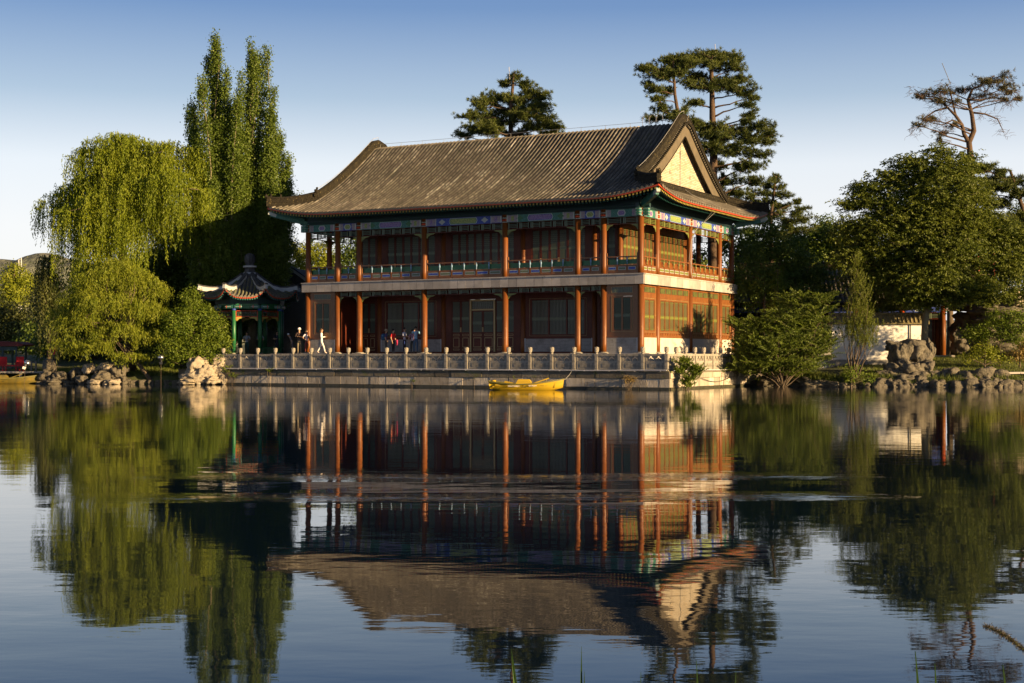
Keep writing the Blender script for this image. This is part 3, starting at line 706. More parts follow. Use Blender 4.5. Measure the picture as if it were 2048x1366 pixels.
for sV in (VG+.2, 24.6-VG-.2):
    b = MB(); path = []
    w0 = 2.45
    for i in range(15): path.append(Vector(pfront(sV, w0+(HD-w0)*i/14)))
    for i in range(13, -1, -1): path.append(Vector(pfront(sV, w0+(HD-w0)*i/14, True)))
    b.sweep(path, ridge_sec(.30, .62), 0, True, True, sideax=(1,0,0))
    out = 1 if sV < 10 else -1
    # short tiles laid sideways under the ridge on the verge
    for i in range(len(path)-1):
        for f in (0, .34, .67):
            p = path[i].lerp(path[i+1], f); d = (path[i+1]-path[i]).normalized(); nrm = Vector((0, -d.z, d.y)); 
            if nrm.z < 0: nrm = -nrm
            c = p+nrm*.02
            b.tube([c, c+Vector((out*.34, 0, -.02))], .075, 6, 0)
    for e_, sg in ((path[0], -1), (path[-1], 1)): ornament(b, e_+Vector((0, sg*.05, .25)), 1.05)
    b.build('verge_ridge', M['ridge'], ROOF)
    # bargeboard and recessed gable wall
    xb = -(VG+.13) if sV < 10 else -(24.6-VG-.13)
    b = MB(); pr = []
    for i in range(15): w_ = 1.9+(HD-1.9)*i/14; p = pfront(sV, w_); pr.append((p[1], p[2]))
    pr = pr+[(B1+B0-y, z) for (y, z) in pr[-2::-1]]
    def off(k, dd):
        a = Vector(pr[max(k-1,0)]); c = Vector(pr[min(k+1,len(pr)-1)]); d = (c-a).normalized(); n_ = Vector((d.y, -d.x))
        return Vector(pr[k])+n_*dd
    for k in range(len(pr)-1):
        q = [off(k, .12), off(k+1, .12), off(k+1, .86), off(k, .86)]
        mid = (B0+B1)/2
        for e2 in q:
            pass
        q = [Vector((min(v.x, mid) if k < 14 else max(v.x, mid), v.y)) for v in q]
        b.prism([tuple(v) for v in q], 'x', xb-.03, xb+.03, 0)
        q = [off(k, .86), off(k+1, .86), off(k+1, .93), off(k, .93)]
        q = [Vector((min(v.x, mid) if k < 14 else max(v.x, mid), v.y)) for v in q]
        b.prism([tuple(v) for v in q], 'x', xb-.05, xb+.05, 1)
    b.build('bargeboard', [M['tan'], M['ridge']], ROOF)
    xg = -GW if sV < 10 else -(24.6-GW); b = MB()
    tri = [(B0+2.6, 12.55)]+[(y, z-.15) for (y, z) in pr if B0+2.6 < y < B1-2.6]+[(B1-2.6, 12.55)]
    b.prism(tri, 'x', xg-.08, xg+.08, 0)
    g = b.build('gable_wall', M['gable'], ROOF)
    b = MB(); xo = xg+out*.09
    for (y, z) in ((6.2, 13.6), (9.7, 13.6), (7.95, 14.8)): b.box(xo-.012, xo+.012, y-.03, y+.03, z, z+(.5 if y == 7.95 else .28))
    b.build('wall_anchor', M['darkmetal'], g)
    # boji ridge at the foot of the gable
    b = MB(); xs_ = GW-.35 if sV < 10 else 24.6-GW+.35
    pth = [Vector((-xs_, B0+2.55+(B1-B0-5.1)*i/10, prof(2.4)-.02)) for i in range(11)]
    b.sweep(pth, ridge_sec(.28, .48), 0, True, True, sideax=(1,0,0)); b.build('gable_foot_ridge', M['ridge'], ROOF)
for (cs, ct, ds, dt) in ((A0, B0, 1, 1), (A1, B0, -1, 1), (A0, B1, 1, -1), (A1, B1, -1, -1)):
    b = MB(); path = []
    for i in range(12):
        w_ = 2.55*(1-i/11)-.02; s = cs+ds*w_; t = ct+dt*w_
        z = roof_z(s, t) if w_ > 0 else roof_z(cs+ds*.01, ct+dt*.01)
        path.append(Vector((-s, t, z+.03+.08*(i/11)**3)))
    b.sweep(path, ridge_sec(.26, .60), 0, True, True)
    d = (path[-1]-path[-2]).normalized(); e_ = path[-1]
    b.lathe(e_+Vector((0,0,.55)), [(.08,-.1),(.13,0),(.10,.1),(.03,.2)], 7, 0)
    for k in (2, 4): b.lathe(path[-k]+Vector((0,0,.64)), [(.08,-.08),(.07,.05),(.035,.14)], 6, 0)
    b.build('hip_ridge', M['ridge'], ROOF)

# eaves: vermilion fascia, flying rafters with painted ends, dark boarding
fas = MB(); raf = MB(); bd = MB()
def eave_run(fn, a0, a1, ax, outw):
    """fn(a) -> point on the eave edge; ax along, outw outward unit"""
    n = int((a1-a0)/.4); O = Vector(outw); prev = None
    for i in range(n+1):
        p = Vector(fn(a0+(a1-a0)*i/n))
        if prev is not None:
            fas.bar(prev-O*.06+Vector((0,0,-.10)), p-O*.06+Vector((0,0,-.10)), .05, .10, 0)
        prev = p
    n = int((a1-a0)/.235)
    for i in range(1, n):
        a = a0+(a1-a0)*i/n; p = Vector(fn(a)); edge = min(a-a0, a1-a)
        e0 = p-O*.12+Vector((0,0,-.22)); inn = 1.0 if edge > 1.2 else max(.15, edge*.8)
        fan = 0
        e1 = e0-O*inn+Vector((0,0,.20*inn))
        raf.bar(e1, e0, .085, .10, 0); raf.bar(e0, e0+O*.012, .095, .11, 1)
        r0 = e0-O*.55+Vector((0,0,-.03)); inn2 = 1.5 if edge > 2.4 else max(.1, (edge-.5)*.8)
        if edge > .8:
            r1 = r0-O*inn2+Vector((0,0,.30*inn2-.0)); raf.bar(r1, r0, .10, .10, 0); raf.bar(r0, r0+O*.01, .11, .11, 2)
eave_run(lambda a: pfront(a, 0), A0+.05, A1-.05, (1,0,0), (0,-1,0))
eave_run(lambda a: pfront(a, 0, True), A0+.05, A1-.05, (1,0,0), (0,1,0))
eave_run(lambda a: pside(0, a), B0+.05, B1-.05, (0,1,0), (1,0,0))
eave_run(lambda a: pside(0, a, True), B0+.05, B1-.05, (0,1,0), (-1,0,0))
fas.build('eave_fascia', M['vermil'], ROOF)
raf.build('rafters', [M['darkgrn'], M['yelend'], M['teal']], ROOF)
# eave purlin and dark infill above the painted beam
bd.box(-24.6, 0, -.09, .09, ZB1+.03, ZB1+.75); bd.box(-24.6, 0, 15.81, 15.99, ZB1+.03, ZB1+.75)
bd.box(-.09, .09, .1, 15.8, ZB1+.03, ZB1+.75); bd.box(-24.69, -24.51, .1, 15.8, ZB1+.03, ZB1+.75)
bd.tube([(-25.2, -.02, ZB1+.16), (.6, -.02, ZB1+.16)], .13, 10); bd.tube([(0.02, -.6, ZB1+.16), (.02, 16.5, ZB1+.16)], .13, 10)
bd.build('eave_purlin', M['darkgrn'], ROOF)

# lightning conductor wires on short posts
b = MB(); pth = []
for i in range(40):
    s = .6+23.4*i/39; p = Vector(pfront(s, HD)); pth.append(p+Vector((0,0,.28)))
    if i % 3 == 0: b.tube([p, p+Vector((0,0,.28))], .012, 4)
b.tube(pth, .014, 4)
for sV in (VG+.2, 24.2):
    pp = [Vector(pfront(sV, 2.4+(HD-2.4)*i/12))+Vector((0,0,.80)) for i in range(13)]
    b.tube(pp, .014, 4)
    for q in pp[::2]: b.tube([q, q-Vector((0,0,.2))], .012, 4)
pp = [Vector(pfront(VG+.2, HD))+Vector((.36,0,.6)), Vector((-.5,7.95,16.2)), Vector((-GW+.14,7.9,15.5)), Vector((-GW+.14,7.85,13.0)), Vector(pside(1.8, 7.9))+Vector((0,0,.2)), Vector(pside(0, 8.3))+Vector((0,0,.12)),
      Vector((.6,7.6,10.1)), Vector((.35,7.4,9.4)), Vector((.33,7.4,7.4)), Vector((.38,7.45,6.95))]
b.tube(pp, .02, 4); b.tube([Vector((2.0,6.9,11.2)), Vector((.4,7.3,9.6)), Vector((.3,7.1,8.2)), Vector((.45,7.5,7.4)), Vector((.4,7.8,7.0))], .016, 4)
c_ = Vector(pfront(2.6, HD))
for dx in (-.5, 0, .5):
    arc = [c_+Vector((dx+.22*math.cos(t), 0, .35+.3*math.sin(t)+.1)) for t in [math.pi*k/8 for k in range(9)]]
    b.tube(arc, .014, 4); b.tube([arc[0], arc[0]-Vector((0,0,.45))], .014, 4); b.tube([arc[-1], arc[-1]-Vector((0,0,.45))], .014, 4)
b.build('lightning_conductor', M['wire'], ROOF)
# ================================================================== TERRACE, QUAY, GROUND, WATER
ROT = math.atan2(-.4758, .8796); HL = (7.75, 86.5, 0)
b = MB(); b.box(-27.0, .95, -.95, 17.2, .9, Z0-.12)
for (x0, x1, y0, y1, dv, ax) in ((-27.05, 1.0, -1.0, -.5, 20, 'x'), (.5, 1.0, -.49, 17.2, 12, 'y')):
    n = dv
    for i in range(n):
        if ax == 'x': a = x0+(x1-x0)*i/n; c = x0+(x1-x0)*(i+1)/n; b.box(a+.006, c-.006, y0, y1, Z0-.118, Z0)
        else: a = y0+(y1-y0)*i/n; c = y0+(y1-y0)*(i+1)/n; b.box(x0, x1, a+.006, c-.006, Z0-.118, Z0)
b.box(-27.0, .49, -.49, 17.1, Z0-.118, Z0-.004)
o = b.build('podium', M['slab'], None, loc=HL, rotz=ROT); tag(o, kind='structure')
b = MB(); b.box(-33.5, 2.9, -2.95, 24, .3, 1.04); o = b.build('terrace', M['pave'], None, loc=HL, rotz=ROT); tag(o, kind='structure')

QW = thing('quay_wall', 'long two course stone block quay wall rising from the water under the hall', 'wall', HL, ROT)
def course(L0, L1, fixed, axis, z0, z1, wmin, wmax, mi, prot, jit=.015):
    x = L0
    while x < L1-.05:
        w_ = min(random.uniform(wmin, wmax), L1-x)
        if L1-x-w_ < wmin*.5: w_ = L1-x
        o = prot+random.uniform(-jit, jit); g = .015
        za, zb = z0+.006, z1-.006-random.uniform(0,.01)
        if axis == 'x': a = (x+g, x+w_-g, fixed-o, fixed+.5)
        else: a = (fixed-.5, fixed+o, x+g, x+w_-g)
        n = len(cb.v); cb.box(*a, za, zb, mi)
        # soften the outer edges of the block
        for k in range(n, n+8):
            v = list(cb.v[k]); ax = 1 if axis == 'x' else 0
            outer = v[1] < fixed if axis == 'x' else v[0] > fixed
            if outer:
                v[2] += random.uniform(-.008,.008); v[0 if axis == 'x' else 1] += random.uniform(-.006,.006)
                cb.v[k] = tuple(v)
        x += w_
cb = MB()
for (axis, fixed, L0, L1) in (('x', -3.18, -33.3, 3.15), ('y', 3.16, -3.17, 13.5)):
    course(L0, L1, fixed, axis, -1.2, .13, 1.2, 2.0, 2, .05)
    course(L0, L1, fixed, axis, .13, .64, .55, 1.35, 1, .0, .02)
    course(L0, L1, fixed, axis, .64, .98, 1.0, 2.2, 0 if axis == 'x' else 1, .03)
    course(L0, L1, fixed, axis, .98, 1.07, 1.3, 1.6, 0, .07, .004)
cb.build('stone_blocks', [M['block1'], M['block2'], M['wet']], QW)
b = MB(); b.box(-33.2, 3.0, -3.0, -2.6, -1.2, 1.0); b.box(2.6, 3.0, -2.6, 13.4, -1.2, 1.0); b.build('backing', M['wet'], QW)
b = MB(); pth = [(x, -3.30+.008*math.sin(x*1.7), 1.105+.01*math.sin(x*.9)+.012*math.sin(x*.31)) for x in np.linspace(-29.2, 3.0, 60)]
b.tube(pth, .033, 6)
pth = [(3.30, y, 1.10+.012*math.sin(y*1.1)) for y in np.linspace(-2.9, 9.0, 24)]; b.tube(pth, .03, 6)
for x in np.linspace(-28, 2.6, 20): b.box(x, x+.05, -3.34, -3.25, 1.05, 1.075)
b.build('water_pipe', M['pipe'], QW)
b = MB(); pts = [(3.27, t, .62-.26*math.sin(math.pi*(t-1.5)/5.2)) for t in np.linspace(1.5, 6.7, 14)]; b.tube(pts, .018, 5); b.build('slack_cable', M['darkmetal'], QW)

# balustrade
def post_mesh():
    b = MB(); r = .105
    b.box(-r, r, -r, r, 0, .98); b.box(-r-.012, r+.012, -r-.012, r+.012, 0, .07)
    for z0 in (.16, .55): b.box(-.07, .07, -r-.01, -r+.01, z0, z0+.32)
    b.lathe((0,0,.98), [(.085,0),(.10,.02),(.10,.045),(.07,.065),(.075,.09)], 14)
    pr = [(.075,.09),(.115,.12),(.122,.16),(.118,.24),(.122,.30),(.118,.37),(.10,.41),(.05,.43)]
    b.lathe((0,0,.98), pr, 16)
    for k in range(34):     # carved cloud scrolls on the head
        a = k*2.399; z = 1.12+.26*(k/34); b.lathe((.113*math.cos(a), .113*math.sin(a), z), [(.006,-.028),(.028,-.014),(.03,0),(.024,.018),(.006,.028)], 6)
    return b.mesh('post', [M['stone']])
def panel_mesh(Lp):
    b = MB(); h = Lp/2; t = .055
    b.box(-h, h, -t, t, 0, .58); b.box(-h, h, -t-.035, t+.035, .86, .97); b.box(-h, h, -t-.02, t+.02, .97, .995)
    b.box(-h, -h+.13, -t, t, .58, .86); b.box(h-.13, h, -t, t, .58, .86)
    b.box(-h+.10, h-.10, -t-.01, -t+.005, .10, .13); b.box(-h+.10, h-.10, -t-.01, -t+.005, .50, .53)
    b.box(-h+.10, -h+.13, -t-.01, -t+.005, .13, .50); b.box(h-.13, h-.10, -t-.01, -t+.005, .13, .50)
    b.box(-h+.28, h-.28, -t-.012, -t+.005, .2, .43)
    o0, o1 = -h+.13, h-.13; W = o1-o0
    for c in (-W/4, W/4):   # lotus leaf shapes standing in the openings
        pts = [(c-.13,.58),(c-.15,.66),(c-.10,.72),(c-.055,.70),(c,.79),(c+.055,.70),(c+.10,.72),(c+.15,.66),(c+.13,.58)]
        b.prism(pts, 'y', -.03, .03)
    for c in (-W/2+.02, 0, W/2-.02):  # hanging scrolls between
        pts = [(c-.06,.58),(c-.035,.66),(c-.08,.74),(c-.15,.77),(c-.17,.83),(c-.2,.86),(c+.2,.86),(c+.17,.83),(c+.15,.77),(c+.08,.74),(c+.035,.66),(c+.06,.58)]
        pts = [(min(max(x, o0), o1), z) for (x, z) in pts]
        b.prism(pts[::-1], 'y', -.035, .035)
    b.box(-h, h, -.09, .09, -.02, .0)
    return b.mesh('panel', [M['stone']])
pm = post_mesh()
BF = thing('stone_balustrade', 'carved grey stone balustrade with barrel headed posts along the front of the quay', 'balustrade', HL, ROT)
npst = 25; x0 = 2.85; stp = 1.473; pl = panel_mesh(stp-.22)
for i in range(npst):
    link('post', pm, BF, (x0-i*stp, -2.92, 1.07), random.uniform(-.02,.02))
    if i < npst-1: link('panel', pl, BF, (x0-(i+.5)*stp, -2.92, 1.07))
BS = thing('stone_balustrade', 'sunlit stone balustrade running back along the right side of the quay', 'balustrade', HL, ROT)
pl2 = panel_mesh(1.48-.22)
for i in range(11):
    if i: link('post', pm, BS, (x0, -2.92+i*1.48, 1.07), R(90))
    if i < 10: link('panel', pl2, BS, (x0, -2.92+(i+.5)*1.48, 1.07), R(90))

# ------------------------------------------------------------------ ground
qa = hall_world(-33.0, -3.0); qb = hall_world(3.0, -3.0); qc = hall_world(3.0, 12.0)
SHORE = [(-700, 330), (-160, 150), (-80, 112), (-37.5, 104.5), (-32.6, 101.5), (-26.5, 99.6), (-22.5, 98.8), (qa.x, qa.y+.3), (qb.x-.3, qb.y+.4), (qc.x-.4, qc.y), (16.3, 92.9), (19.5, 91.2), (24, 90.0), (29.5, 89.3), (36, 89.6), (60, 86), (140, 70), (700, 20)]
def shore_sd(x, y):
    """positive inland"""
    best = 1e9; inside = None
    for i in range(len(SHORE)-1):
        (ax, ay), (bx, by) = SHORE[i], SHORE[i+1]
        dx, dy = bx-ax, by-ay; t = max(0, min(1, ((x-ax)*dx+(y-ay)*dy)/(dx*dx+dy*dy)))
        d = math.hypot(x-ax-t*dx, y-ay-t*dy)
        if d < best: best = d
        if ax <= x < bx or bx <= x < ax:
            inside = y > ay+(x-ax)/(bx-ax)*dy
    return best if inside else -best
def ground_z(x, y):
    d = shore_sd(x, y)
    if d < 0: return max(-2.0, .1+d*1.6)
    z = min(.1+d*1.0, .55)+min(max(d-.5,0), 14)/14*1.35
    z += .12*noise.noise(Vector((x*.25, y*.25, 3)))*min(1, d)
    if -19.5 < x < 16 and d > 0: z = min(z, .9)
    if y > 130: z += (min(y, 400)-130)*.012
    return z
def axis_vals(a, b_, fine0, fine1, st):
    v = [fine0+st*i for i in range(int((fine1-fine0)/st)+1)]
    x = fine0; s = st
    while x > a: s *= 1.35; x -= s; v.insert(0, x)
    x = v[-1]; s = st
    while x < b_: s *= 1.35; x += s; v.append(x)
    return v
gx = axis_vals(-3000, 3000, -46, 46, .55); gy = axis_vals(-60, 4500, 84, 112, .5)
b = MB()
for y in gy:
    for x in gx: b.v.append((x, y, ground_z(x, y) if y < 900 else 4.0))
nx = len(gx)
for j in range(len(gy)-1):
    for i in range(nx-1):
        a = j*nx+i; b.f.append((a, a+1, a+1+nx, a+nx)); b.m.append(0)
M['ground'] = mat('grass_and_soil', (.055,.075,.018), .95, (.10,.11,.03), 1.2, 8, bump=.03, bs=14, c3=(.13,.10,.06), n3=.6, t3=(.55,.65))
o = b.build('ground', M['ground'], None, True); tag(o, kind='structure')
# bank the photographer stands on, below the frame
b = MB(); n = 24
for j, (y, z) in enumerate(((-12, .6), (0, .45), (2.4, .38), (3.4, .22), (4.3, .02), (5.4, -.6), (7, -1.8))):
    for i in range(n+1): x = -24+2*i; b.v.append((x, y+.25*noise.noise(Vector((x*.6, y, 0))), z+(.05*noise.noise(Vector((x, y, 5))))))
for j in range(6):
    for i in range(n): a = j*(n+1)+i; b.f.append((a, a+1, a+n+2, a+n+1)); b.m.append(0)
o = b.build('near_bank', M['ground'], None, True); tag(o, kind='structure')

# grass on the right lawn and along the shore
def grass_patch(name, pts_fn, n, h, mats_):
    P = np.array([pts_fn() for _ in range(n)]); a = rng.uniform(0, 2*np.pi, n); hh = h*rng.uniform(.5, 1.4, n)
    w_ = .022; dx = np.cos(a)*w_; dy = np.sin(a)*w_
    lean = rng.normal(0, .35, (n, 2))*hh[:, None]
    V = np.empty((n, 3, 3)); V[:,0] = P+np.stack([dx, dy, np.zeros(n)], 1); V[:,1] = P-np.stack([dx, dy, np.zeros(n)], 1)
    V[:,2] = P+np.stack([lean[:,0], lean[:,1], hh], 1)
    me = np_mesh(name, V.reshape(-1,3), 3, mats_, rng.random(n)); o = link(name, me); tag(o, kind='stuff'); return o
M['grass'] = leaf_mat('grass_blades', (.07,.11,.015), (.17,.19,.03), .3)
def lawn_pt():
    while True:
        x = random.uniform(22, 42); y = random.uniform(89.6, 106); d = shore_sd(x, y)
        if d > 1.2: return (x, y, ground_z(x, y)-.02)
tag(grass_patch('lawn_grass', lawn_pt, 26000, .13, [M['grass']]), 'short green grass on the right bank behind the shore rocks')
def lpt():
    while True:
        x = random.uniform(-40, -19.5); y = random.uniform(99, 108); d = shore_sd(x, y)
        if d > .7: return (x, y, ground_z(x, y)-.02)
tag(grass_patch('shore_grass', lpt, 16000, .22, [M['grass']]), 'low weeds under the trees on the left bank')

# ------------------------------------------------------------------ water
m = bpy.data.materials.new('lake_water'); m.use_nodes = True; nt = m.node_tree; N = nt.nodes.new; L = nt.links.new
bs = nt.nodes['Principled BSDF']; bs.inputs['Base Color'].default_value = (.003,.010,.024,1); bs.inputs['Roughness'].default_value = .02
bs.inputs['IOR'].default_value = 1.45; bs.inputs['Specular IOR Level'].default_value = .5
g = N('ShaderNodeNewGeometry')
def nz(scale, sx, sy, det, dist):
    mp = N('ShaderNodeMapping'); mp.inputs['Scale'].default_value = (sx, sy, 1); L(g.outputs['Position'], mp.inputs[0])
    n = N('ShaderNodeTexNoise'); n.inputs['Scale'].default_value = scale; n.inputs['Detail'].default_value = det; n.inputs['Roughness'].default_value = .5
    L(mp.outputs[0], n.inputs[0]); k = N('ShaderNodeMath'); k.operation = 'MULTIPLY'; L(n.outputs[0], k.inputs[0]); k.inputs[1].default_value = dist; return k.outputs[0]
def mth(op, a, b_):
    k = N('ShaderNodeMath'); k.operation = op
    for i, q in enumerate((a, b_)):
        if hasattr(q, 'is_linked'): L(q, k.inputs[i])
        else: k.inputs[i].default_value = q
    return k.outputs[0]
sp = N('ShaderNodeSeparateXYZ'); L(g.outputs['Position'], sp.inputs[0])
def band(y0, y1, x0=None, x1=None):
    """soft mask of a rippled strip of the lake between two distances"""
    c = (y0+y1)/2; h = (y1-y0)/2
    wob = nz(.12, 1, 0, 1, 3.0)
    v = mth('SUBTRACT', 1.0, mth('DIVIDE', mth('ABSOLUTE', mth('SUBTRACT', mth('ADD', sp.outputs['Y'], wob), c+1.5), 0), h))
    k = N('ShaderNodeClamp'); L(v, k.inputs[0]); return k.outputs[0]
swell = nz(.5, 1, 1.5, 2, .0038)
chop = nz(2.6, .55, 1.2, 3, .0013)
gust = N('ShaderNodeMapRange'); L(nz(.07, .5, 1.4, 3, 1.0), gust.inputs[0]); gust.inputs[1].default_value = .42; gust.inputs[2].default_value = .62; gust.inputs[3].default_value = .25; gust.inputs[4].default_value = 2.2
far = mth('MULTIPLY', mth('MULTIPLY', nz(5.0, .35, 1.3, 3, .0022), gust.outputs[0]), band(22, 110))
def xband(x0, x1, s=2.5):
    a = N('ShaderNodeMapRange'); L(sp.outputs['X'], a.inputs[0]); a.inputs[1].default_value = x0-s; a.inputs[2].default_value = x0
    c = N('ShaderNodeMapRange'); L(sp.outputs['X'], c.inputs[0]); c.inputs[1].default_value = x1; c.inputs[2].default_value = x1+s; c.inputs[3].default_value = 1; c.inputs[4].default_value = 0
    return mth('MULTIPLY', a.outputs[0], c.outputs[0])
wake = mth('MULTIPLY', nz(2.4, .45, 2.2, 3, .018), mth('MULTIPLY', xband(-4.2, 4.0), mth('MAXIMUM', band(19.0, 20.4), band(22.2, 23.8))))
tot = mth('ADD', mth('ADD', swell, chop), mth('ADD', far, wake))
bp = N('ShaderNodeBump'); bp.inputs['Distance'].default_value = 1.0; bp.inputs['Strength'].default_value = 1.0; L(tot, bp.inputs['Height']); L(bp.outputs[0], bs.inputs['Normal'])
M['water'] = m
b = MB(); b.quad((-900,-60,0),(900,-60,0),(900,700,0),(-900,700,0)); o = b.build('water', m); tag(o, kind='structure')

# ------------------------------------------------------------------ hills
def hill(name, x0, x1, y, base, prf, dep, mt):
    b = MB(); n = 300; k = 16
    for j in range(k+1):
        f = j/k; hh = math.sin(f*math.pi/2)**.8 if j < k else 1
        for i in range(n+1):
            x = x0+(x1-x0)*i/n
            z = base+(prf(x)-base)*hh*(1+.0)+2.2*noise.fractal(Vector((x*.02, f*3, 1)), 1, 2, 5)*hh+1.5*abs(noise.noise(Vector((x*.16, f*9, 4))))*hh
            b.v.append((x, y+dep*f, z))
    for j in range(k):
        for i in range(n): a = j*(n+1)+i; b.f.append((a, a+1, a+n+2, a+n+1)); b.m.append(0)
    o = b.build(name, mt, None, True); return tag(o, kind='structure')
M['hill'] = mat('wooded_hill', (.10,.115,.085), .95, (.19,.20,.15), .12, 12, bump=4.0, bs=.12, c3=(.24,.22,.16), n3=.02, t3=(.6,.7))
def hp(x):
    px = 1024+x*FPX/900
    y = np.interp(px, [-400,-60,0,30,45,70,80,95,115,135,200,420,700,1500,2600], [540,522,516,519,513,508,507,509,513,520,530,560,600,640,650])
    return EYE+(HOR-y)*900/FPX
hill('hill', -520, 420, 820, 2, hp, 90, M['hill'])
def hp2(x): return 14+10*math.sin(x*.011+1)+6*math.sin(x*.03)
hill('hill', -900, 900, 1000, 2, hp2, 120, M['hill'])

# ================================================================== OCTAGONAL PAVILION
PC = at(499.6, 707, 103.6); PC.z = 0
PV = thing('octagonal_pavilion', 'octagonal garden pavilion with green columns, white edged ridges and a knob finial', 'pavilion', PC)
FL = 2.06; RC, RE = 2.37, 3.72; A8 = [R(-62.5+45*k) for k in range(8)]
def pv(r, a, z): return Vector((r*math.sin(a), -r*math.cos(a), z))
b = MB(); b.lathe((0,0,0), [(2.95,.6),(2.95,FL)], 32); b.build('stone_base', M['slab'], PV)
cm = MB(); cm.lathe((0,0,0), [(.15,FL+.1),(.145,5.15)], 14, 0); cm.lathe((0,0,0), [(.155,5.15),(.155,5.28)], 14, 1); cm.lathe((0,0,0), [(.21,FL+.0),(.20,FL+.1)], 14, 2)
cme = cm.mesh('column', [M['green'], M['blue'], M['stone']], True)
for p in cme.polygons: p.use_smooth = abs(p.normal.z) < .5
for a in A8: p = pv(RC, a, 0); link('column', cme, PV, (p.x, p.y, 0))
side = 2*RC*math.sin(R(22.5))
def pav_side():
    b = MB(); Ls = side-.28
    b.box(-Ls/2, Ls/2, -.09, .09, 5.28, 5.62, 0)                           # beam
    b.box(-Ls/2, Ls/2, -.03, .03, 5.10, 5.14, 1); b.box(-Ls/2, Ls/2, -.03, .03, 4.70, 4.74, 1)
    b.box(-Ls/2, -Ls/2+.04, -.03, .03, 4.45, 5.14, 1); b.box(Ls/2-.04, Ls/2, -.03, .03, 4.45, 5.14, 1)
    for z in (4.80, 4.90, 5.0): b.box(-Ls/2+.04, Ls/2-.04, -.015, .015, z, z+.025, 2)
    for i in range(1, 9): x = -Ls/2+Ls*i/9; b.box(x-.012, x+.012, -.016, .016, 4.74 if i % 2 else 4.9, 4.92 if i % 2 else 5.1, 2)
    for sg in (-1, 1):
        e = sg*(Ls/2-.04); pts = [(e,4.69),(e-sg*.62,4.69),(e-sg*.45,4.60),(e-sg*.2,4.56),(e-sg*.06,4.42),(e,4.40)]
        b.prism(pts if sg > 0 else pts[::-1], 'y', -.02, .02, 3)
    b.prism([(-.17,5.63),(-.12,5.75),(0,5.86),(.12,5.75),(.17,5.63)], 'y', -.06, .06, 1)
    b.prism([(-.62,5.63),(-.58,5.72),(-.5,5.78),(-.42,5.72),(-.38,5.63)], 'y', -.05, .05, 0); b.prism([(.38,5.63),(.42,5.72),(.5,5.78),(.58,5.72),(.62,5.63)], 'y', -.05, .05, 0)
    return b.mesh('beam_and_frieze', [M['green'], M['vermil'], M['lattice'], M['yelend']])
ps = pav_side()
def rail_side():
    b = MB(); Ls = side-.28; b.box(-Ls/2, Ls/2, -.2, .06, FL+.44, FL+.5, 0); b.box(-Ls/2, Ls/2, -.03, .03, FL+.05, FL+.09, 0)
    for z in (.16,.24,.32): b.box(-Ls/2, Ls/2, -.015, .015, FL+z, FL+z+.02, 0)
    for i in range(10): x = -Ls/2+Ls*i/9; b.box(x-.012, x+.012, -.02, .02, FL+.05, FL+.44, 0)
    return b.mesh('bench', [M['green']])
rsm = rail_side()
for k in range(8):
    a = (A8[k]+A8[(k+1) % 8]+(2*math.pi if k == 7 else 0))/2; rr = RC*math.cos(R(22.5)); p = pv(rr, a, 0)
    link('beam_and_frieze', ps, PV, (p.x, p.y, 0), a)
    if k not in (1, 5): link('bench', rsm, PV, (p.x, p.y, 0), a)
    # painted bracket heads on each column
for a in A8:
    b = MB()
    for da in (-1, 1):
        d = Vector((math.cos(a), math.sin(a), 0)); p = pv(RC, a, 5.42); q = p+d*da*.62
        b.bar(p+d*da*.05, q, .2, .24, 0); b.bar(p+d*da*.18, q+d*da*.01, .21, .05, 1); b.bar(p+d*da*.5, p+d*da*.55, .215, .22, 2)
    b.build('bracket_head', [M['teal'], M['white'], M['vermil']], PV)
def pz(r, f):
    """roof height at radius r; f = 0 at mid side .. 1 at a corner"""
    x = 1-r/RE; return 6.08+2.0*(.40*x+.60*x*x)*1.0+.62*f**3*max(0, 1-x*2.2)**1.3
b = MB(); t = MB(); rs = [RE, RE-.25, RE-.55, RE-.95, RE-1.5, RE-2.1, RE-2.7, .45]
for k in range(8):
    a0 = A8[k]; a1 = A8[k]+R(45)
    def rp(r, f, dz=0):
        p = pv(r, a0, 0).lerp(pv(r, a1, 0), f); return Vector((p.x, p.y, pz(r, abs(2*f-1))+dz))
    F = [0,.08,.2,.35,.5,.65,.8,.92,1]
    for dz in (0, -.12):
        for i in range(len(rs)-1):
            for j in range(8): b.quad(rp(rs[i],F[j],dz), rp(rs[i],F[j+1],dz), rp(rs[i+1],F[j+1],dz), rp(rs[i+1],F[j],dz))
    am = (a0+a1)/2; sx = (math.cos(am), math.sin(am), 0); n = 11; eL = 2*RE*math.sin(R(22.5))
    for i in range(n):
        f = (i+.5)/n; off_ = (f-.5)*eL
        path = []
        for r in [RE+.03]+rs:
            half = r*math.sin(R(22.5))
            if abs(off_) > half-.02: break
            path.append(rp(r, .5+off_/(2*half)))
        if len(path) > 1:
            t.sweep(path, [(-.07,0),(-.05,.06),(0,.085),(.05,.06),(.07,0)], 0, sideax=sx)
            c = path[0]; u = Vector(sx); o_ = Vector((math.sin(am), -math.cos(am), 0))*.01
            t.poly([c+o_+u*.085*math.cos(q*math.pi/4)+Vector((0,0,.02+.085*math.sin(q*math.pi/4))) for q in range(8)], 1)
            q2 = rp(RE, min(1, f+.5/n))+o_*3; t.poly([q2-u*.07, q2+u*.07, q2+Vector((0,0,-.12))], 1)
RF = b.build('roof', M['blacktile'], PV); 
t.build('roof_tiles', [mat('mossy_pavilion_tile', (.10,.095,.08), .85, (.16,.14,.10), 3, 6, c3=(.14,.16,.03), n3=1.8, t3=(.5,.62)), M['tilecap']], RF, True)
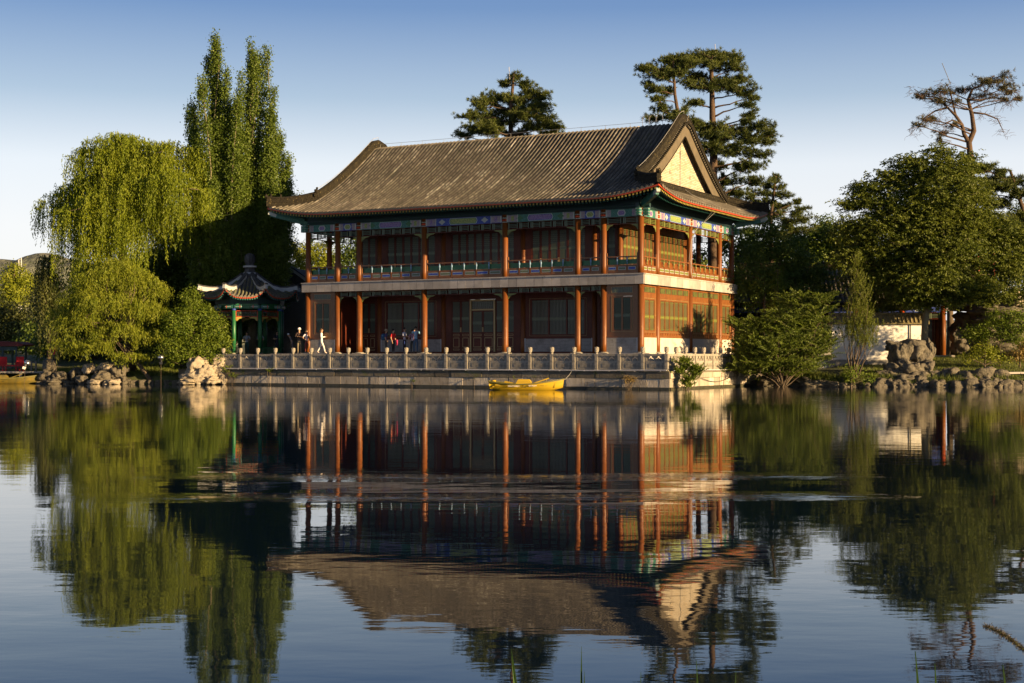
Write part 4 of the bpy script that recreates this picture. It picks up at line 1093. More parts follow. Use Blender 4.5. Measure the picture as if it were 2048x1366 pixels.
for a in A8:
    pth = [Vector((pv(r, a, 0).x, pv(r, a, 0).y, pz(r, 1))) for r in (RE+.10, RE, RE-.3, RE-.7, RE-1.2, RE-1.8, RE-2.5, .55)]
    b = MB(); b.sweep(pth, [(-.10,-.08),(-.10,.22),(.10,.22),(.10,-.08)], 0, True); b.sweep([p+Vector((0,0,.255)) for p in pth], [(-.13,-.035),(-.13,.03),(0,.07),(.13,.03),(.13,-.035)], 1, True)
    b.build('hip_ridge', [M['greywhite'], M['blacktile']], RF)
b = MB()
for k in range(8):
    a0 = A8[k]; a1 = A8[k]+R(45)
    for i in range(17):
        f = (i+.5)/17; p = pv(RE-.06, a0, 0).lerp(pv(RE-.06, a1, 0), f); z = pz(RE, abs(2*f-1)); p.z = z-.20
        o_ = Vector((p.x, p.y, 0)).normalized(); b.bar(p-o_*1.1+Vector((0,0,.12)), p, .07, .08, 0); b.bar(p, p+o_*.012, .08, .09, 1)
    pts = [pv(RE-.03, a0, 0).lerp(pv(RE-.03, a1, 0), i/8) for i in range(9)]
    for i, p in enumerate(pts): p.z = pz(RE, abs(i/4-1))-.10
    for i in range(8): b.bar(pts[i], pts[i+1], .04, .08, 2)
b.build('rafters', [M['darkgrn'], M['teal'], M['vermil']], RF)
b = MB(); b.lathe((0,0,0), [(2.5,5.62),(2.55,6.0),(2.9,6.1)], 8, 0); b.build('eave_boarding', M['darkgrn'], RF)
b = MB(); b.lathe((0,0,0), [(.62,7.60),(.66,7.75),(.52,7.82),(.44,7.95),(.36,8.10),(.36,8.24),(.48,8.30),(.49,8.42),(.30,8.48),(.28,8.55),(.34,8.68),(.37,8.9),(.34,9.12),(.24,9.27),(.08,9.34)], 20, [0,0,1,0,0,0,2,0,0,0,0,0,0,0])
for k in range(12):
    a = k*math.pi/6; b.tube([(r*math.cos(a), r*math.sin(a), z) for (r, z) in ((.30,8.55),(.355,8.7),(.385,8.9),(.35,9.12),(.25,9.27))], .022, 5, 0)
b.build('finial', [M['blacktile'], M['greywhite'], M['greywhite']], RF, True)

# ================================================================== GREY GABLED HOUSE behind the pavilion
gh = hall_world(-34.8, 11.3)
GH = thing('gabled_house', 'dark grey brick house with curved white edged gable behind the pavilion', 'house', gh, ROT)
def gz(x):
    a = abs(x); return 9.15-.60*math.sqrt(a*a*1.55+.35)+.035*a*a-.0
HWD = 4.1; xs = [HWD*(i/24*2-1) for i in range(25)]
b = MB(); pts = [(-HWD+.35, 1.5), (HWD-.35, 1.5)]+[(x, gz(x)-.35) for x in xs[::-1] if abs(x) <= HWD-.34]
b.prism(pts, 'y', 0, .3, 0); b.box(-HWD+.35, -HWD+.65, .3, 14, 1.5, gz(HWD)-.3); b.box(HWD-.65, HWD-.35, .3, 14, 1.5, gz(HWD)-.3)
b.build('wall', M['greybrick'], GH)
b = MB(); lo = [(x, gz(x)-1.0) for x in xs if abs(x) < HWD-.3]; up_ = [(x, gz(x)-.12) for x in xs if abs(x) < HWD-.3]
for i in range(len(lo)-1): b.prism([lo[i], lo[i+1], up_[i+1], up_[i]], 'y', -.16, -.002, 0)
b.build('gable_board', M['blacktile'], GH)
b = MB()
for i in range(24): b.prism([(xs[i], gz(xs[i])-.12), (xs[i+1], gz(xs[i+1])-.12), (xs[i+1], gz(xs[i+1])+.16), (xs[i], gz(xs[i])+.16)], 'y', -.30, -.05, 0)
for i in range(24): b.prism([(xs[i], gz(xs[i])+.16), (xs[i+1], gz(xs[i+1])+.16), (xs[i+1], gz(xs[i+1])+.25), (xs[i], gz(xs[i])+.25)], 'y', -.36, .1, 1)
b.build('gable_trim', [M['greywhite'], M['blacktile']], GH)
b = MB(); 
for i in range(24):
    for dz in (.0, -.15): b.quad((xs[i], -.05, gz(xs[i])+dz), (xs[i+1], -.05, gz(xs[i+1])+dz), (xs[i+1], 14.3, gz(xs[i+1])+dz), (xs[i], 14.3, gz(xs[i])+dz))
RG = b.build('roof', M['blacktile'], GH, True); b = MB()
for k in range(44):
    y = .25+k*.32; b.sweep([(x, y, gz(x)) for x in xs], [(-.08,0),(-.05,.06),(0,.09),(.05,.06),(.08,0)], 0, sideax=(0,1,0))
b.build('roof_tiles', M['blacktile'], RG)

# ================================================================== RIGHT SIDE: garden hall, wall, corridor, rockery pavilion
def simple_roof(par, x0, x1, y0, y1, ze, zr, inset, mt, row=.3, mts=None):
    """hipped tiled roof with concave slopes and upturned corners; local coordinates"""
    hd = (y1-y0)/2; b = MB(); t = MB()
    def z(w_, c): x = w_/hd; return ze+(zr-ze)*(.6*x+.4*x*x)+.35*max(0, 1-c/2.5)**2*max(0, 1-w_/2)
    def P(u, w_, far): 
        y = y0+w_ if not far else y1-w_
        return Vector((u, y, z(w_, min(u-x0, x1-u))))
    W = [hd*i/8 for i in range(9)]
    for far in (False, True):
        for i in range(8):
            for dz in (0, -.14):
                a0 = min(W[i], inset); a1 = min(W[i+1], inset)
                for j in range(12):
                    f = lambda q, aa: x0+aa+(x1-x0-2*aa)*q/12
                    d = Vector((0,0,dz)); b.quad(P(f(j,a0),W[i],far)+d, P(f(j+1,a0),W[i],far)+d, P(f(j+1,a1),W[i+1],far)+d, P(f(j,a1),W[i+1],far)+d)
        n = int((x1-x0)/row)
        for k in range(n):
            u = x0+.15+(x1-x0-.3)*k/(n-1); e_ = min(u-x0, x1-u); wm = hd if e_ >= inset else e_
            if wm < .3: continue
            pth = [P(u, wm*q/8, far) for q in range(9)]; t.sweep(pth, [(-.075,0),(-.05,.06),(0,.08),(.05,.06),(.075,0)], 0, sideax=(1,0,0))
            c = pth[0]+Vector((0, -.01 if not far else .01, 0)); t.poly([c+Vector((.085*math.cos(q*math.pi/4), 0, .02+.085*math.sin(q*math.pi/4))) for q in range(8)], 0)
    for (xe, s_) in ((x0, 1), (x1, -1)):
        for i in range(6):
            u0 = inset*i/6; u1 = inset*(i+1)/6
            for j in range(10):
                g_ = lambda q, uu: y0+uu+(y1-y0-2*uu)*q/10
                Q = lambda uu, y: Vector((xe+s_*uu, y, z(uu, min(y-y0, y1-y))))
                b.quad(Q(u0,g_(j,u0)), Q(u0,g_(j+1,u0)), Q(u1,g_(j+1,u1)), Q(u1,g_(j,u1)))
        n = int((y1-y0)/row)
        for k in range(n):
            y = y0+.15+(y1-y0-.3)*k/(n-1); e_ = min(y-y0, y1-y); wm = min(e_, inset)
            if wm < .3: continue
            pth = [Vector((xe+s_*wm*q/4, y, z(wm*q/4, e_))) for q in range(5)]; t.sweep(pth, [(-.075,0),(-.05,.06),(0,.08),(.05,.06),(.075,0)], 0, sideax=(0,1,0))
    o = b.build('roof', mts or mt, par); t.build('roof_tiles', mt, o, True)
    b = MB(); b.sweep([(x0+inset, (y0+y1)/2, zr), ((x0+x1)/2, (y0+y1)/2, zr), (x1-inset, (y0+y1)/2, zr)], ridge_sec(.28, .5), 0, True)
    for (xe, s_) in ((x0, 1), (x1, -1)):
        for (ye, sy) in ((y0, 1), (y1, -1)):
            pth = [Vector((xe+s_*min(q, inset), ye+sy*q, z(q, q if q < inset else 9))) for q in [0,.3,.7,1.2,1.8,2.5,hd*.8,hd]]
            b.sweep(pth, ridge_sec(.24, .36), 0, True)
    b.build('ridge', M['ridge'], o)
    return o
gp = at(1886, 708, 104); gp.z = 0
GD = thing('garden_hall', 'low red columned hall with dark tiled roof behind the white garden wall', 'hall', gp, R(-6))
WL = 15.4; DP = 7.0; bz = 2.0
b = MB(); b.box(-WL-.6, .7, -.7, DP+.6, .9, bz); b.build('stone_base', M['stone'], GD)
cg = MB(); cg.lathe((0,0,bz), [(.2,0),(.19,3.1)], 14, 0); cg.lathe((0,0,bz+3.1), [(.2,0),(.2,.42)], 14, 1); cgm = cg.mesh('column', [M['red'], M['vermil']], True)
for x in (0, -2.9, -6.2, -9.4, -12.4, -WL): link('column', cgm, GD, (x, 0, 0))
for y in (1.9, DP): link('column', cgm, GD, (0, y, 0))
b = MB(); b.box(-WL, -.21, -.12, .12, bz+3.1, bz+3.5, 0)
for x in (-1.5, -4.6, -7.8, -10.9, -13.9): b.box(x-.5, x+.5, -.126, -.11, bz+3.16, bz+3.44, 1); b.box(x-.3, x+.3, -.13, -.11, bz+3.21, bz+3.39, 2)
b.box(-.12, .12, .21, DP, bz+3.1, bz+3.5, 0); b.box(.11, .126, .3, .8, bz+3.15, bz+3.45, 3); b.box(.11, .126, 1.0, 1.6, bz+3.15, bz+3.45, 2)
b.box(.05, .4, -.13, .13, bz+3.14, bz+3.46, 4); b.box(.2, .41, -.14, .14, bz+3.2, bz+3.4, 3)
b.build('painted_beam', [M['blue'], M['white'], M['teal'], M['cream'], M['green']], GD)
me = frieze(1.5, bz+2.6, bz+3.08, M['red'], M['latticeyel'], .5); link('frieze_lattice', me, GD, (0, .2, 0), R(90)); link('frieze_lattice', frieze(2.5, bz+2.6, bz+3.08, M['darkred'], M['lattice']), GD, (-2.7, 0, 0))
b = MB(); b.box(-WL, -.2, 1.9, 2.0, bz, bz+3.4, 0); b.box(-.05, .05, 2.1, DP-.2, bz, bz+3.4, 0); b.box(-WL, -.3, DP-.1, DP, bz, bz+3.4, 0)
b.build('wall', M['darkred'], GD)
for x in (-2.7, -6.0, -9.2, -12.2, -15.2):
    m1 = cached(('gw',), lambda: window_mesh(2.4, 2.2, 3, M['darkred'], M['lattice'], None, 8)); o = link('window', m1, GD, (x, 1.84, bz+.85)); link('window_paper', pane_mesh(2.4, .05, 2.1, M['pane']), o)
b = MB(); b.box(-WL, -.2, 1.75, 1.895, bz, bz+.8); b.build('brick_dado', M['dado'], GD)
simple_roof(GD, -WL-1.3, 1.4, -1.4, DP+1.4, bz+3.75, bz+6.5, 2.4, M['tile'], .32, M['tiledark'])
b = MB(); b.box(-1.9, .75, -2.2, -.71, 1.0, 1.62); b.box(.0, 1.3, -2.0, -.72, .9, 1.3); o = b.build('stone_step', M['block2'], GD)

wp = at(1664, 716, 98.5); wp.z = 0
WW = thing('garden_wall', 'white plastered garden wall with tiled coping and grey stone foot', 'wall', wp, R(-2))
LW = 6.45; b = MB(); b.box(0, LW, 0, .35, 1.70, 4.1); b.build('plaster_face', M['plaster'], WW)
b = MB(); b.box(-.3, LW+.02, -.06, .42, .2, 1.70); b.build('stone_foot', M['dado'], WW)
b = MB(); b.prism([(-.25,4.1),(-.28,4.2),(.175,4.75),(.63,4.2),(.6,4.1)], 'x', -.2, LW+.1, 0)
for i in range(24): x = i*.28; b.sweep([(x,-.3,4.2),(x,-.05,4.5),(x,.175,4.78)], [(-.06,0),(0,.06),(.06,0)], 0, sideax=(1,0,0))
b.tube([(-.2,.175,4.82),(LW+.1,.175,4.82)], .09, 8, 0); b.build('tiled_coping', mat('mossy_coping', (.16,.13,.07), .9, (.26,.22,.10), 5, 6, bump=.02), WW)
b = MB(); b.tube([(LW-1.15,-.07,1.75),(LW-1.15,-.07,4.7)], .035, 6); b.build('drain_pipe', M['darkmetal'], WW)
b = MB(); b.box(-5.5, -.32, .0, .3, .2, 1.62); b.build('wall_extension', M['plaster'], WW)

cp = at(1488, 600, 108); cp.z = 0
CO = thing('corridor', 'small grey tiled corridor roof just behind the right end of the hall', 'corridor', cp, ROT)
b = MB()
for x in (-2.2, 2.2):
    for y in (-1, 1): b.lathe((x,y,0), [(.12,1.2),(.12,4.6)], 10, 0)
b.box(-2.4, 2.4, -1.1, -.9, 4.5, 4.75, 0); b.build('column', M['darkred'], CO)
simple_roof(CO, -3.2, 3.2, -1.9, 1.9, 5.0, 6.25, .8, M['blacktile'], .3)

rp_ = at(1946, 572, 112); 
RPV = thing('rockery_pavilion', 'little open red pavilion high on the rockery behind the broad tree', 'pavilion', (rp_.x, rp_.y, rp_.z), R(12))
b = MB()
for (x, y) in ((-1.1,-1.1),(1.1,-1.1),(-1.1,1.1),(1.1,1.1)): b.lathe((x,y,0), [(.1,0),(.1,2.5)], 8, 0)
for (x, y) in ((-1.1,-1.1),(1.1,-1.1),(-1.1,1.1),(1.1,1.1)): b.box(x-.16, x+.16, y-.16, y+.16, 2.3, 2.6, 0)
b.build('column', M['vermil'], RPV)
b = MB(); b.box(-1.2, 1.2, -1.22, -1.02, 2.3, 2.6); b.box(-1.2, 1.2, 1.02, 1.22, 2.3, 2.6); b.build('beam', M['teal'], RPV)
b = MB(); b.box(-1.6, 1.6, -1.6, 1.6, -.4, .0); b.build('stone_base', M['slab'], RPV)
simple_roof(RPV, -1.9, 1.9, -1.9, 1.9, 2.7, 3.9, 1.2, M['tile'], .3)
# ================================================================== ROCKS
def rock_mesh(seed, rough=.35, holes=0, sub=4, mt='rock', blocky=.0):
    import bmesh
    bm = bmesh.new(); bmesh.ops.create_icosphere(bm, subdivisions=sub, radius=1)
    off = Vector((seed*7.3, seed*3.1, seed*1.7))
    for v in bm.verts:
        p = v.co.copy()
        if blocky:
            q = p.copy(); mxx = max(abs(q.x), abs(q.y), abs(q.z)); p = p.lerp(q/mxx*.8, blocky)
        d = noise.fractal(p*1.1+off, .9, 2.1, 5)*rough+noise.voronoi(p*1.6+off)[0][0]*rough*.8-.1
        d += noise.noise(p*5+off)*rough*.16
        if holes: d -= max(0, noise.noise(p*2.4+off*2)-.12)*holes
        v.co = p*(1+d)
    me = bpy.data.meshes.new('rock'); bm.to_mesh(me); bm.free(); me.materials.append(M[mt])
    me.polygons.foreach_set('use_smooth', [True]*len(me.polygons)); return me
rocks = [rock_mesh(i, .46, .5 if i % 2 else .2, 4, 'rock', .35) for i in range(6)]
rocksw = [rock_mesh(i+20, .38, .6, 4, 'rockwarm', .25) for i in range(5)]
flat = [rock_mesh(i+40, .2, 0, 3, 'rock', .8) for i in range(3)]
def put_rock(me, p, s, label, group=None, cat='rock', rot=None, name='rock'):
    o = link(name, me, None, p, random.uniform(0, 6.28) if rot is None else rot, s); return tag(o, label, cat, group)
def on_shore(px, dY=.0):
    """a point near the water's edge in the direction of px"""
    y = 80.0; kx = (px-1024)/FPX
    while shore_sd(kx*y, y) < dY and y < 120: y += .08
    return Vector((kx*y, y, 0))
# waterline rocks on the right
px = 1492; k = 0
while px < 2130:
    w_ = random.uniform(20, 40) if px > 1740 else random.uniform(26, 50)
    p = on_shore(px+w_/2, .15); s = w_/FPX*p.y*.62
    hgt = s*random.uniform(.55, .8) if px > 1740 else s*random.uniform(.35,.5)
    p.z = .05
    put_rock((rocks+flat)[k % 9], p, (s, s*.8, hgt), 'low grey rock edging the water below the trees on the right bank', 'rocks edging the right bank')
    px += w_*.78; k += 1
px = 1740
while px < 2120:
    w_ = random.uniform(20, 44); p = on_shore(px+w_/2, 1.1); s = w_/FPX*p.y*.6; p.z = .55+random.uniform(-.1,.12)
    if (px < 1790 or px > 1900) and random.random() < .6: put_rock(random.choice(rocks), p, (s, s*.9, s*random.uniform(.55,.8)), 'rounded grey rock in the second row of the right bank', 'second row of rocks on the right bank')
    px += w_*.8
# stacked garden rock
ST = [(1800,712,22,30,0),(1845,716,20,28,.2),(1822,700,26,26,.4),(1790,742,20,20,-.6),(1818,742,26,24,-.8),(1850,742,20,22,-.6),(1770,752,14,14,-1.0),(1835,757,26,16,-1.3),(1800,760,28,15,-1.4),(1868,752,16,14,-.9),(1860,700,10,22,.3),(1787,693,16,12,.3)]
for i, (a, c, rx, rz, dy) in enumerate(ST):
    Y = 92.2+dy; p = at(a, c, Y); put_rock(rocks[i % 6], p, (rx/FPX*Y, rx/FPX*Y*.8, rz/FPX*Y*.8), 'weathered rock piled in the tall garden rock heap before the white wall', 'rocks of the heap before the white wall')
put_rock(rocks[2], at(1905, 749, 91), (.75,.6,.42), 'greenish round boulder at the left end of the stone path', rot=1.0)
# rockery on the right edge
for i, (a, c, rx, rz, Y) in enumerate([(1975,612,50,14,104),(2010,600,45,14,104),(1960,590,30,12,105),(2000,628,60,16,103.5),(2040,640,40,18,103),(1985,650,45,20,104),(1950,640,30,26,105),(2045,600,25,16,105),(1925,610,25,14,108),(1930,680,28,30,105),(1990,685,60,25,104.5),(2060,680,40,30,104)]):
    p = at(a, c, Y); put_rock(rocks[(i*5+1) % 6], p, (rx/FPX*Y, 1.4, rz/FPX*Y), 'layered dark rock in the rockery above the right bank', 'rocks of the dark rockery')
put_rock(rocksw[1], at(2034, 594, 102.5), (.5,.45,.6), 'sunlit orange tinted rock knob topping the rockery on the right edge')
# sunlit rocks on the left end of the quay
LT = [(400,735,26,20,0,3),(388,752,24,14,-.3,1),(418,748,18,18,-.4,2),(438,725,13,12,.1,0),(440,742,10,14,-.2,4),(425,760,18,8,-.6,3),(400,760,14,10,-.7,1),(378,763,26,6,-.7,2),(445,712,9,5,.2,0),(446,760,8,9,-.5,4)]
for i, (a, c, rx, rz, dy, v) in enumerate(LT):
    Y = 98.0+dy; put_rock(rocksw[v], at(a, c, Y), (rx/FPX*Y*1.05, rx/FPX*Y*.8, rz/FPX*Y*1.1), 'pale sunlit lake rock piled against the left end of the quay', 'pale rocks at the left end of the quay')
for i, (a, c, rx, rz, dy) in enumerate([(205,752,22,12,0),(235,745,16,14,0),(190,765,18,7,-.6),(225,765,22,8,-.6),(250,762,12,8,-.5),(248,737,10,9,.3),(215,735,22,11,.6),(180,738,18,10,.8),(165,760,14,9,0)]):
    Y = 99.6+dy; put_rock((rocks+rocksw)[(i*3) % 11], at(a, c, Y), (rx/FPX*Y, rx/FPX*Y*.8, rz/FPX*Y), 'brown rock in the pile at the water under the small willow', 'rocks under the small willow')
for i, (a, c, rx, rz, dy) in enumerate([(100,735,15,16,1),(95,752,16,12,.2),(125,755,18,12,0),(150,752,16,14,0),(110,765,20,6,-.5),(140,767,18,6,-.5),(85,768,12,6,0)]):
    Y = 101+dy; put_rock(rocks[(i*5+2) % 6], at(a, c, Y), (rx/FPX*Y, rx/FPX*Y*.8, rz/FPX*Y), 'dark rock between the landing and the small willow', 'dark rocks beside the landing')
for i, px in enumerate(range(268, 372, 17)):
    p = on_shore(px, .1); p.z = .1; put_rock(flat[i % 3], p, (.35,.3,.22), 'low wet stone in the shade between the willow and the pale rocks', 'wet stones in the shade')
ORD = 'first second third fourth fifth sixth seventh eighth ninth tenth eleventh twelfth thirteenth fourteenth fifteenth sixteenth seventeenth eighteenth nineteenth twentieth'.split()
ORD += ['twenty-'+o for o in ORD[:9]]+['thirtieth']+['thirty-'+o for o in ORD[:9]]
SHORTL = {'rocks edging the right bank':'low rock at the water of the right bank', 'second row of rocks on the right bank':'rounded rock in the upper row of the right bank', 'rocks of the heap before the white wall':'weathered rock in the heap before the white wall', 'rocks of the dark rockery':'dark layered rock in the right edge rockery',
  'pale rocks at the left end of the quay':'pale sunlit rock at the left end of the quay', 'rocks under the small willow':'brown rock under the small willow', 'dark rocks beside the landing':'dark rock beside the landing', 'wet stones in the shade':'low wet stone left of the pale rocks'}
for g_, lb_ in SHORTL.items():
    rs_ = sorted([o for o in col.objects if o.get('group') == g_], key=lambda o: o.location.x/o.location.y)
    for i_, o in enumerate(rs_): o['label'] = '%s %s, %s from the left' % (('higher' if o.location.z > .9 else 'lower'), lb_, ORD[i_]) if g_ != 'wet stones in the shade' else '%s, %s from the left' % (lb_, ORD[i_])
# stone path on the right bank
b = MB(); pts = []
for px in range(1925, 2200, 22): p = on_shore(px, 1.9+max(0, px-1925)*.004); p.z = ground_z(p.x, p.y)+.10+(px-1925)*.0006; pts.append(p)
b.sweep(pts, [(-.35,-.08),(-.35,.04),(.35,.04),(.35,-.08)], 0, True); o = b.build('path', M['slab']); tag(o, kind='structure')

# ================================================================== LEAVES
def unit(n):
    v = rng.normal(size=(n, 3)); return v/np.linalg.norm(v, axis=1)[:, None]
def diamonds(P, D, Wd, fold=0):
    """P base, D length vector, Wd half width vector -> quads"""
    V = np.empty((len(P), 4, 3)); V[:,0] = P; V[:,1] = P+D*.45+Wd; V[:,2] = P+D; V[:,3] = P+D*.45-Wd; return V.reshape(-1, 3)
def cross_unit(a, b_):
    c = np.cross(a, b_); return c/(np.linalg.norm(c, axis=1)[:, None]+1e-9)
def crown_arrays(lobes, dens, per, cr, size, asp=.5, flat_=.75, droop=.3, shell=.5):
    """lobes: (centre, rx, ry, rz). returns V, tint, clump centres"""
    Vs, Ts, Cs = [], [], []
    for (c, rx, ry, rz) in lobes:
        n = max(3, int(dens*(rx*rz+.5*rx*ry)))
        u = unit(n); r = shell+(1-shell)*rng.random(n)**.6
        C = np.array(c)+u*r[:, None]*np.array([rx, ry, rz])*(1+.12*rng.normal(size=(n,1)))
        ct = rng.random(n)*.6+.2
        k = per; P = np.repeat(C, k, 0)+rng.normal(size=(n*k, 3))*np.array([cr, cr, cr*flat_])
        outw = np.repeat(u, k, 0)*.5+(P-np.repeat(C, k, 0))/cr*.5+np.array([0,0,.35])
        nr = outw+rng.normal(size=(n*k, 3))*.75; nr /= np.linalg.norm(nr, axis=1)[:, None]
        D = cross_unit(nr, unit(n*k)); D[:,2] -= droop; D /= np.linalg.norm(D, axis=1)[:, None]
        Wv = cross_unit(nr, D); sz = size*rng.uniform(.6, 1.3, n*k)
        Vs.append(diamonds(P, D*sz[:, None], Wv*(sz*asp*.5)[:, None])); Ts.append(np.clip(np.repeat(ct, k)+rng.normal(size=n*k)*.18, 0, 1)); Cs.append(C)
    return np.concatenate(Vs), np.concatenate(Ts), np.concatenate(Cs)
def limb(b, p0, p1, r0, r1, n=6, wob=.12, seg=6):
    p0 = Vector(p0); p1 = Vector(p1); L_ = (p1-p0).length; pts = []; rd = []
    s1 = Vector((random.uniform(-1,1), random.uniform(-1,1), random.uniform(-.3,.6)))*wob*L_
    for i in range(seg+1):
        f = i/seg; pts.append(p0.lerp(p1, f)+s1*math.sin(f*math.pi)+Vector((random.uniform(-1,1), random.uniform(-1,1), random.uniform(-1,1)))*.02*L_*(0<f<1)); rd.append(r0+(r1-r0)*f)
    b.tube(pts, rd, n, 0); return pts
def lobe_px(l, Y):
    out = []
    for t_ in l:
        px, py, rx, rz = t_[:4]; dy = t_[4] if len(t_) > 4 else random.uniform(-1, 1)*rx/FPX*Y*.5
        c = at(px, py, Y); out.append(((c.x, c.y+dy, c.z), rx/FPX*Y, rx/FPX*Y*.9, rz/FPX*Y))
    return out
def tree(name, label, cat, Y, lobes, base, trunk_top, tr, lm, barkm, dens=26, per=46, cr=.34, size=.17, group=None, limbs=26, asp=.5, flat_=.75, droop=.3, shell=.45, trunkpts=None):
    root = thing(name, label, cat, (at(*base, Y).x, Y, 0), 0, group)
    off = np.array([root.location.x, root.location.y, 0])
    lb = lobe_px(lobes, Y); V, T, C = crown_arrays(lb, dens, per, cr, size, asp, flat_, droop, shell)
    b = MB(); P0 = at(*base, Y); P0.z = max(ground_z(P0.x, P0.y), 0)-.2; 
    mids = [at(q[0], q[1], Y) for q in (trunkpts or [])]; top = at(*trunk_top, Y)
    ax = [P0]+mids+[top]; rr = [tr*(1-.6*i/(len(ax)-1)) for i in range(len(ax))]; rr[0] *= 1.25
    fine = []; fr = []
    for i in range(len(ax)-1):
        for q in range(4): fine.append(ax[i].lerp(ax[i+1], q/4)+Vector((random.uniform(-1,1),random.uniform(-1,1),0))*tr*.25*(i+q > 0)); fr.append(rr[i]+(rr[i+1]-rr[i])*q/4)
    fine.append(ax[-1]); fr.append(rr[-1]); b.tube(fine, fr, 9, 0)
    idx = rng.choice(len(C), min(limbs, len(C)), replace=False)
    for i in idx:
        e_ = Vector(C[i]); j = min(range(len(fine)), key=lambda q: abs(fine[q].z-(e_.z-.45*(Vector((e_.x-fine[q].x, e_.y-fine[q].y, 0)).length)))) if len(fine) > 1 else 0
        j = max(j, len(fine)//3)
        limb(b, fine[j], e_, max(.03, fr[j]*.45), .012, 5)
    for q in range(len(b.v)): v = b.v[q]; b.v[q] = (v[0]-off[0], v[1]-off[1], v[2])
    b.build('trunk', M[barkm], root, True)
    link('crown', np_mesh('crown', V-off, 4, [M[lm]], T), root)
    return root
M['lf_willow'] = leaf_mat('willow_leaves', (.105,.155,.008), (.25,.29,.018), .4)
M['lf_willow2'] = leaf_mat('young_willow_leaves', (.125,.175,.010), (.27,.295,.025), .4)
M['lf_poplar'] = leaf_mat('poplar_leaves', (.065,.11,.012), (.145,.195,.028), .35, .5)
M['lf_dark'] = leaf_mat('dark_leaves', (.055,.10,.014), (.13,.18,.028), .4)
M['lf_mid'] = leaf_mat('green_leaves', (.06,.105,.008), (.16,.21,.018), .35)
M['lf_yel'] = leaf_mat('yellow_green_leaves', (.13,.17,.010), (.25,.27,.02), .35)
M['lf_bush'] = leaf_mat('bush_leaves', (.055,.09,.009), (.14,.18,.018), .35)
M['lf_locust'] = leaf_mat('locust_leaflets', (.06,.088,.009), (.15,.175,.018), .3)
M['lf_pine'] = leaf_mat('pine_needles', (.03,.05,.010), (.105,.125,.020), .15, .6)
M['lf_pinebrown'] = leaf_mat('thin_pine_needles', (.05,.05,.022), (.10,.09,.03), .1, .6)
M['lf_tam'] = leaf_mat('feathery_green', (.08,.115,.014), (.18,.205,.025), .35)
M['lf_far'] = leaf_mat('far_leaves', (.05,.07,.02), (.12,.13,.03), .25)
M['lf_dry'] = leaf_mat('dry_stems', (.22,.15,.04), (.34,.24,.07), .3)

def strands(mounds, Y, n_per, lmin, lmax, leafL=.24, leafW=.045, clus=.45, k=9, out=.35, spacing=.11):
    """hanging shoots below mounds: (px, py, rx, rz, scale of length)"""
    Vs, Ts, Cs = [], [], []
    for t_ in mounds:
        px, py, rx, rz = t_[:4]; ls = t_[4] if len(t_) > 4 else 1; dy = t_[5] if len(t_) > 5 else random.uniform(-1, 1)*rx/FPX*Y*.35
        c = at(px, py, Y); c.y += dy; RX = rx/FPX*Y; RZ = rz/FPX*Y; RY = RX*.95
        n = max(4, int(n_per*RX*RY))
        th = rng.uniform(0, 2*np.pi, n); q = rng.random(n)**.55
        sx, sy = np.cos(th)*q, np.sin(th)*q; sz = np.sqrt(np.maximum(0, 1-q*q))
        C = np.stack([c.x+sx*RX, c.y+sy*RY, c.z+sz*RZ], 1)+rng.normal(size=(n,3))*.12
        Cs.append(C); ct = rng.random(n)*.5+.25; llen = rng.uniform(lmin, lmax, n)*ls
        S = np.repeat(C, k, 0)+rng.normal(size=(n*k,3))*np.array([clus, clus, clus*.5])*.55
        dirx = np.repeat(np.stack([sx, sy], 1), k, 0)+rng.normal(size=(n*k,2))*.25
        ln = np.repeat(llen, k)*rng.uniform(.45, 1.1, n*k); tt = np.repeat(ct, k)
        m_ = int(lmax*ls/spacing)+1; f = np.arange(m_)*spacing
        s = f[None,:]; keep = s < ln[:, None]
        hor = out*(1-np.exp(-s*1.6)); X = S[:,0,None]+dirx[:,0,None]*hor; Yy = S[:,1,None]+dirx[:,1,None]*hor
        rise = .25*np.sin(np.minimum(s/.8,1)*np.pi)
        Z = S[:,2,None]-np.maximum(0, s-.2)*.97+rise*.6
        sway = np.sin(s*1.3+rng.uniform(0,6,(n*k,1)))*.06; X = X+sway
        P = np.stack([X, Yy, Z], 2)[keep]; T = np.broadcast_to(tt[:, None], keep.shape)[keep]
        nn = len(P); D = rng.normal(size=(nn,3))*.42; D[:,2] -= 1; D /= np.linalg.norm(D, axis=1)[:, None]
        L_ = leafL*rng.uniform(.6,1.3,nn); Wv = cross_unit(D, unit(nn)+np.array([0,.0,0]))*leafW*.5*rng.uniform(.7,1.3,(nn,1))
        Vs.append(diamonds(P+rng.normal(size=(nn,3))*.03, D*L_[:, None], Wv)); Ts.append(np.clip(T+rng.normal(size=nn)*.15, 0, 1))
    return np.concatenate(Vs), np.concatenate(Ts), np.concatenate(Cs)
def willow(label, Y, mounds, base, path, tr, lm, n_per, lmin, lmax, limbs=30, name='weeping_willow', cat='tree', **kw):
    P0 = at(*base, Y); root = thing(name, label, cat, (P0.x, Y, 0)); off = np.array([P0.x, Y, 0])
    V, T, C = strands(mounds, Y, n_per, lmin, lmax, **kw)
    b = MB(); P0.z = max(0, ground_z(P0.x, P0.y))-.3; ax = [P0]+[at(x, y, Y) for x, y in path]
    rr = [tr*(1-.55*i/(len(ax)-1)) for i in range(len(ax))]; b.tube(ax, rr, 9)
    for i in rng.choice(len(C), min(limbs, len(C)), replace=False):
        j = random.randint(max(1, len(ax)//2), len(ax)-1); e_ = Vector(C[i]); limb(b, ax[j], e_, rr[j]*.45, .02, 5)
    b.v = [(v[0]-off[0], v[1]-off[1], v[2]) for v in b.v]; b.build('trunk', M['bark'], root, True)
    link('crown', np_mesh('crown', V-off, 4, [M[lm]], T), root); return root
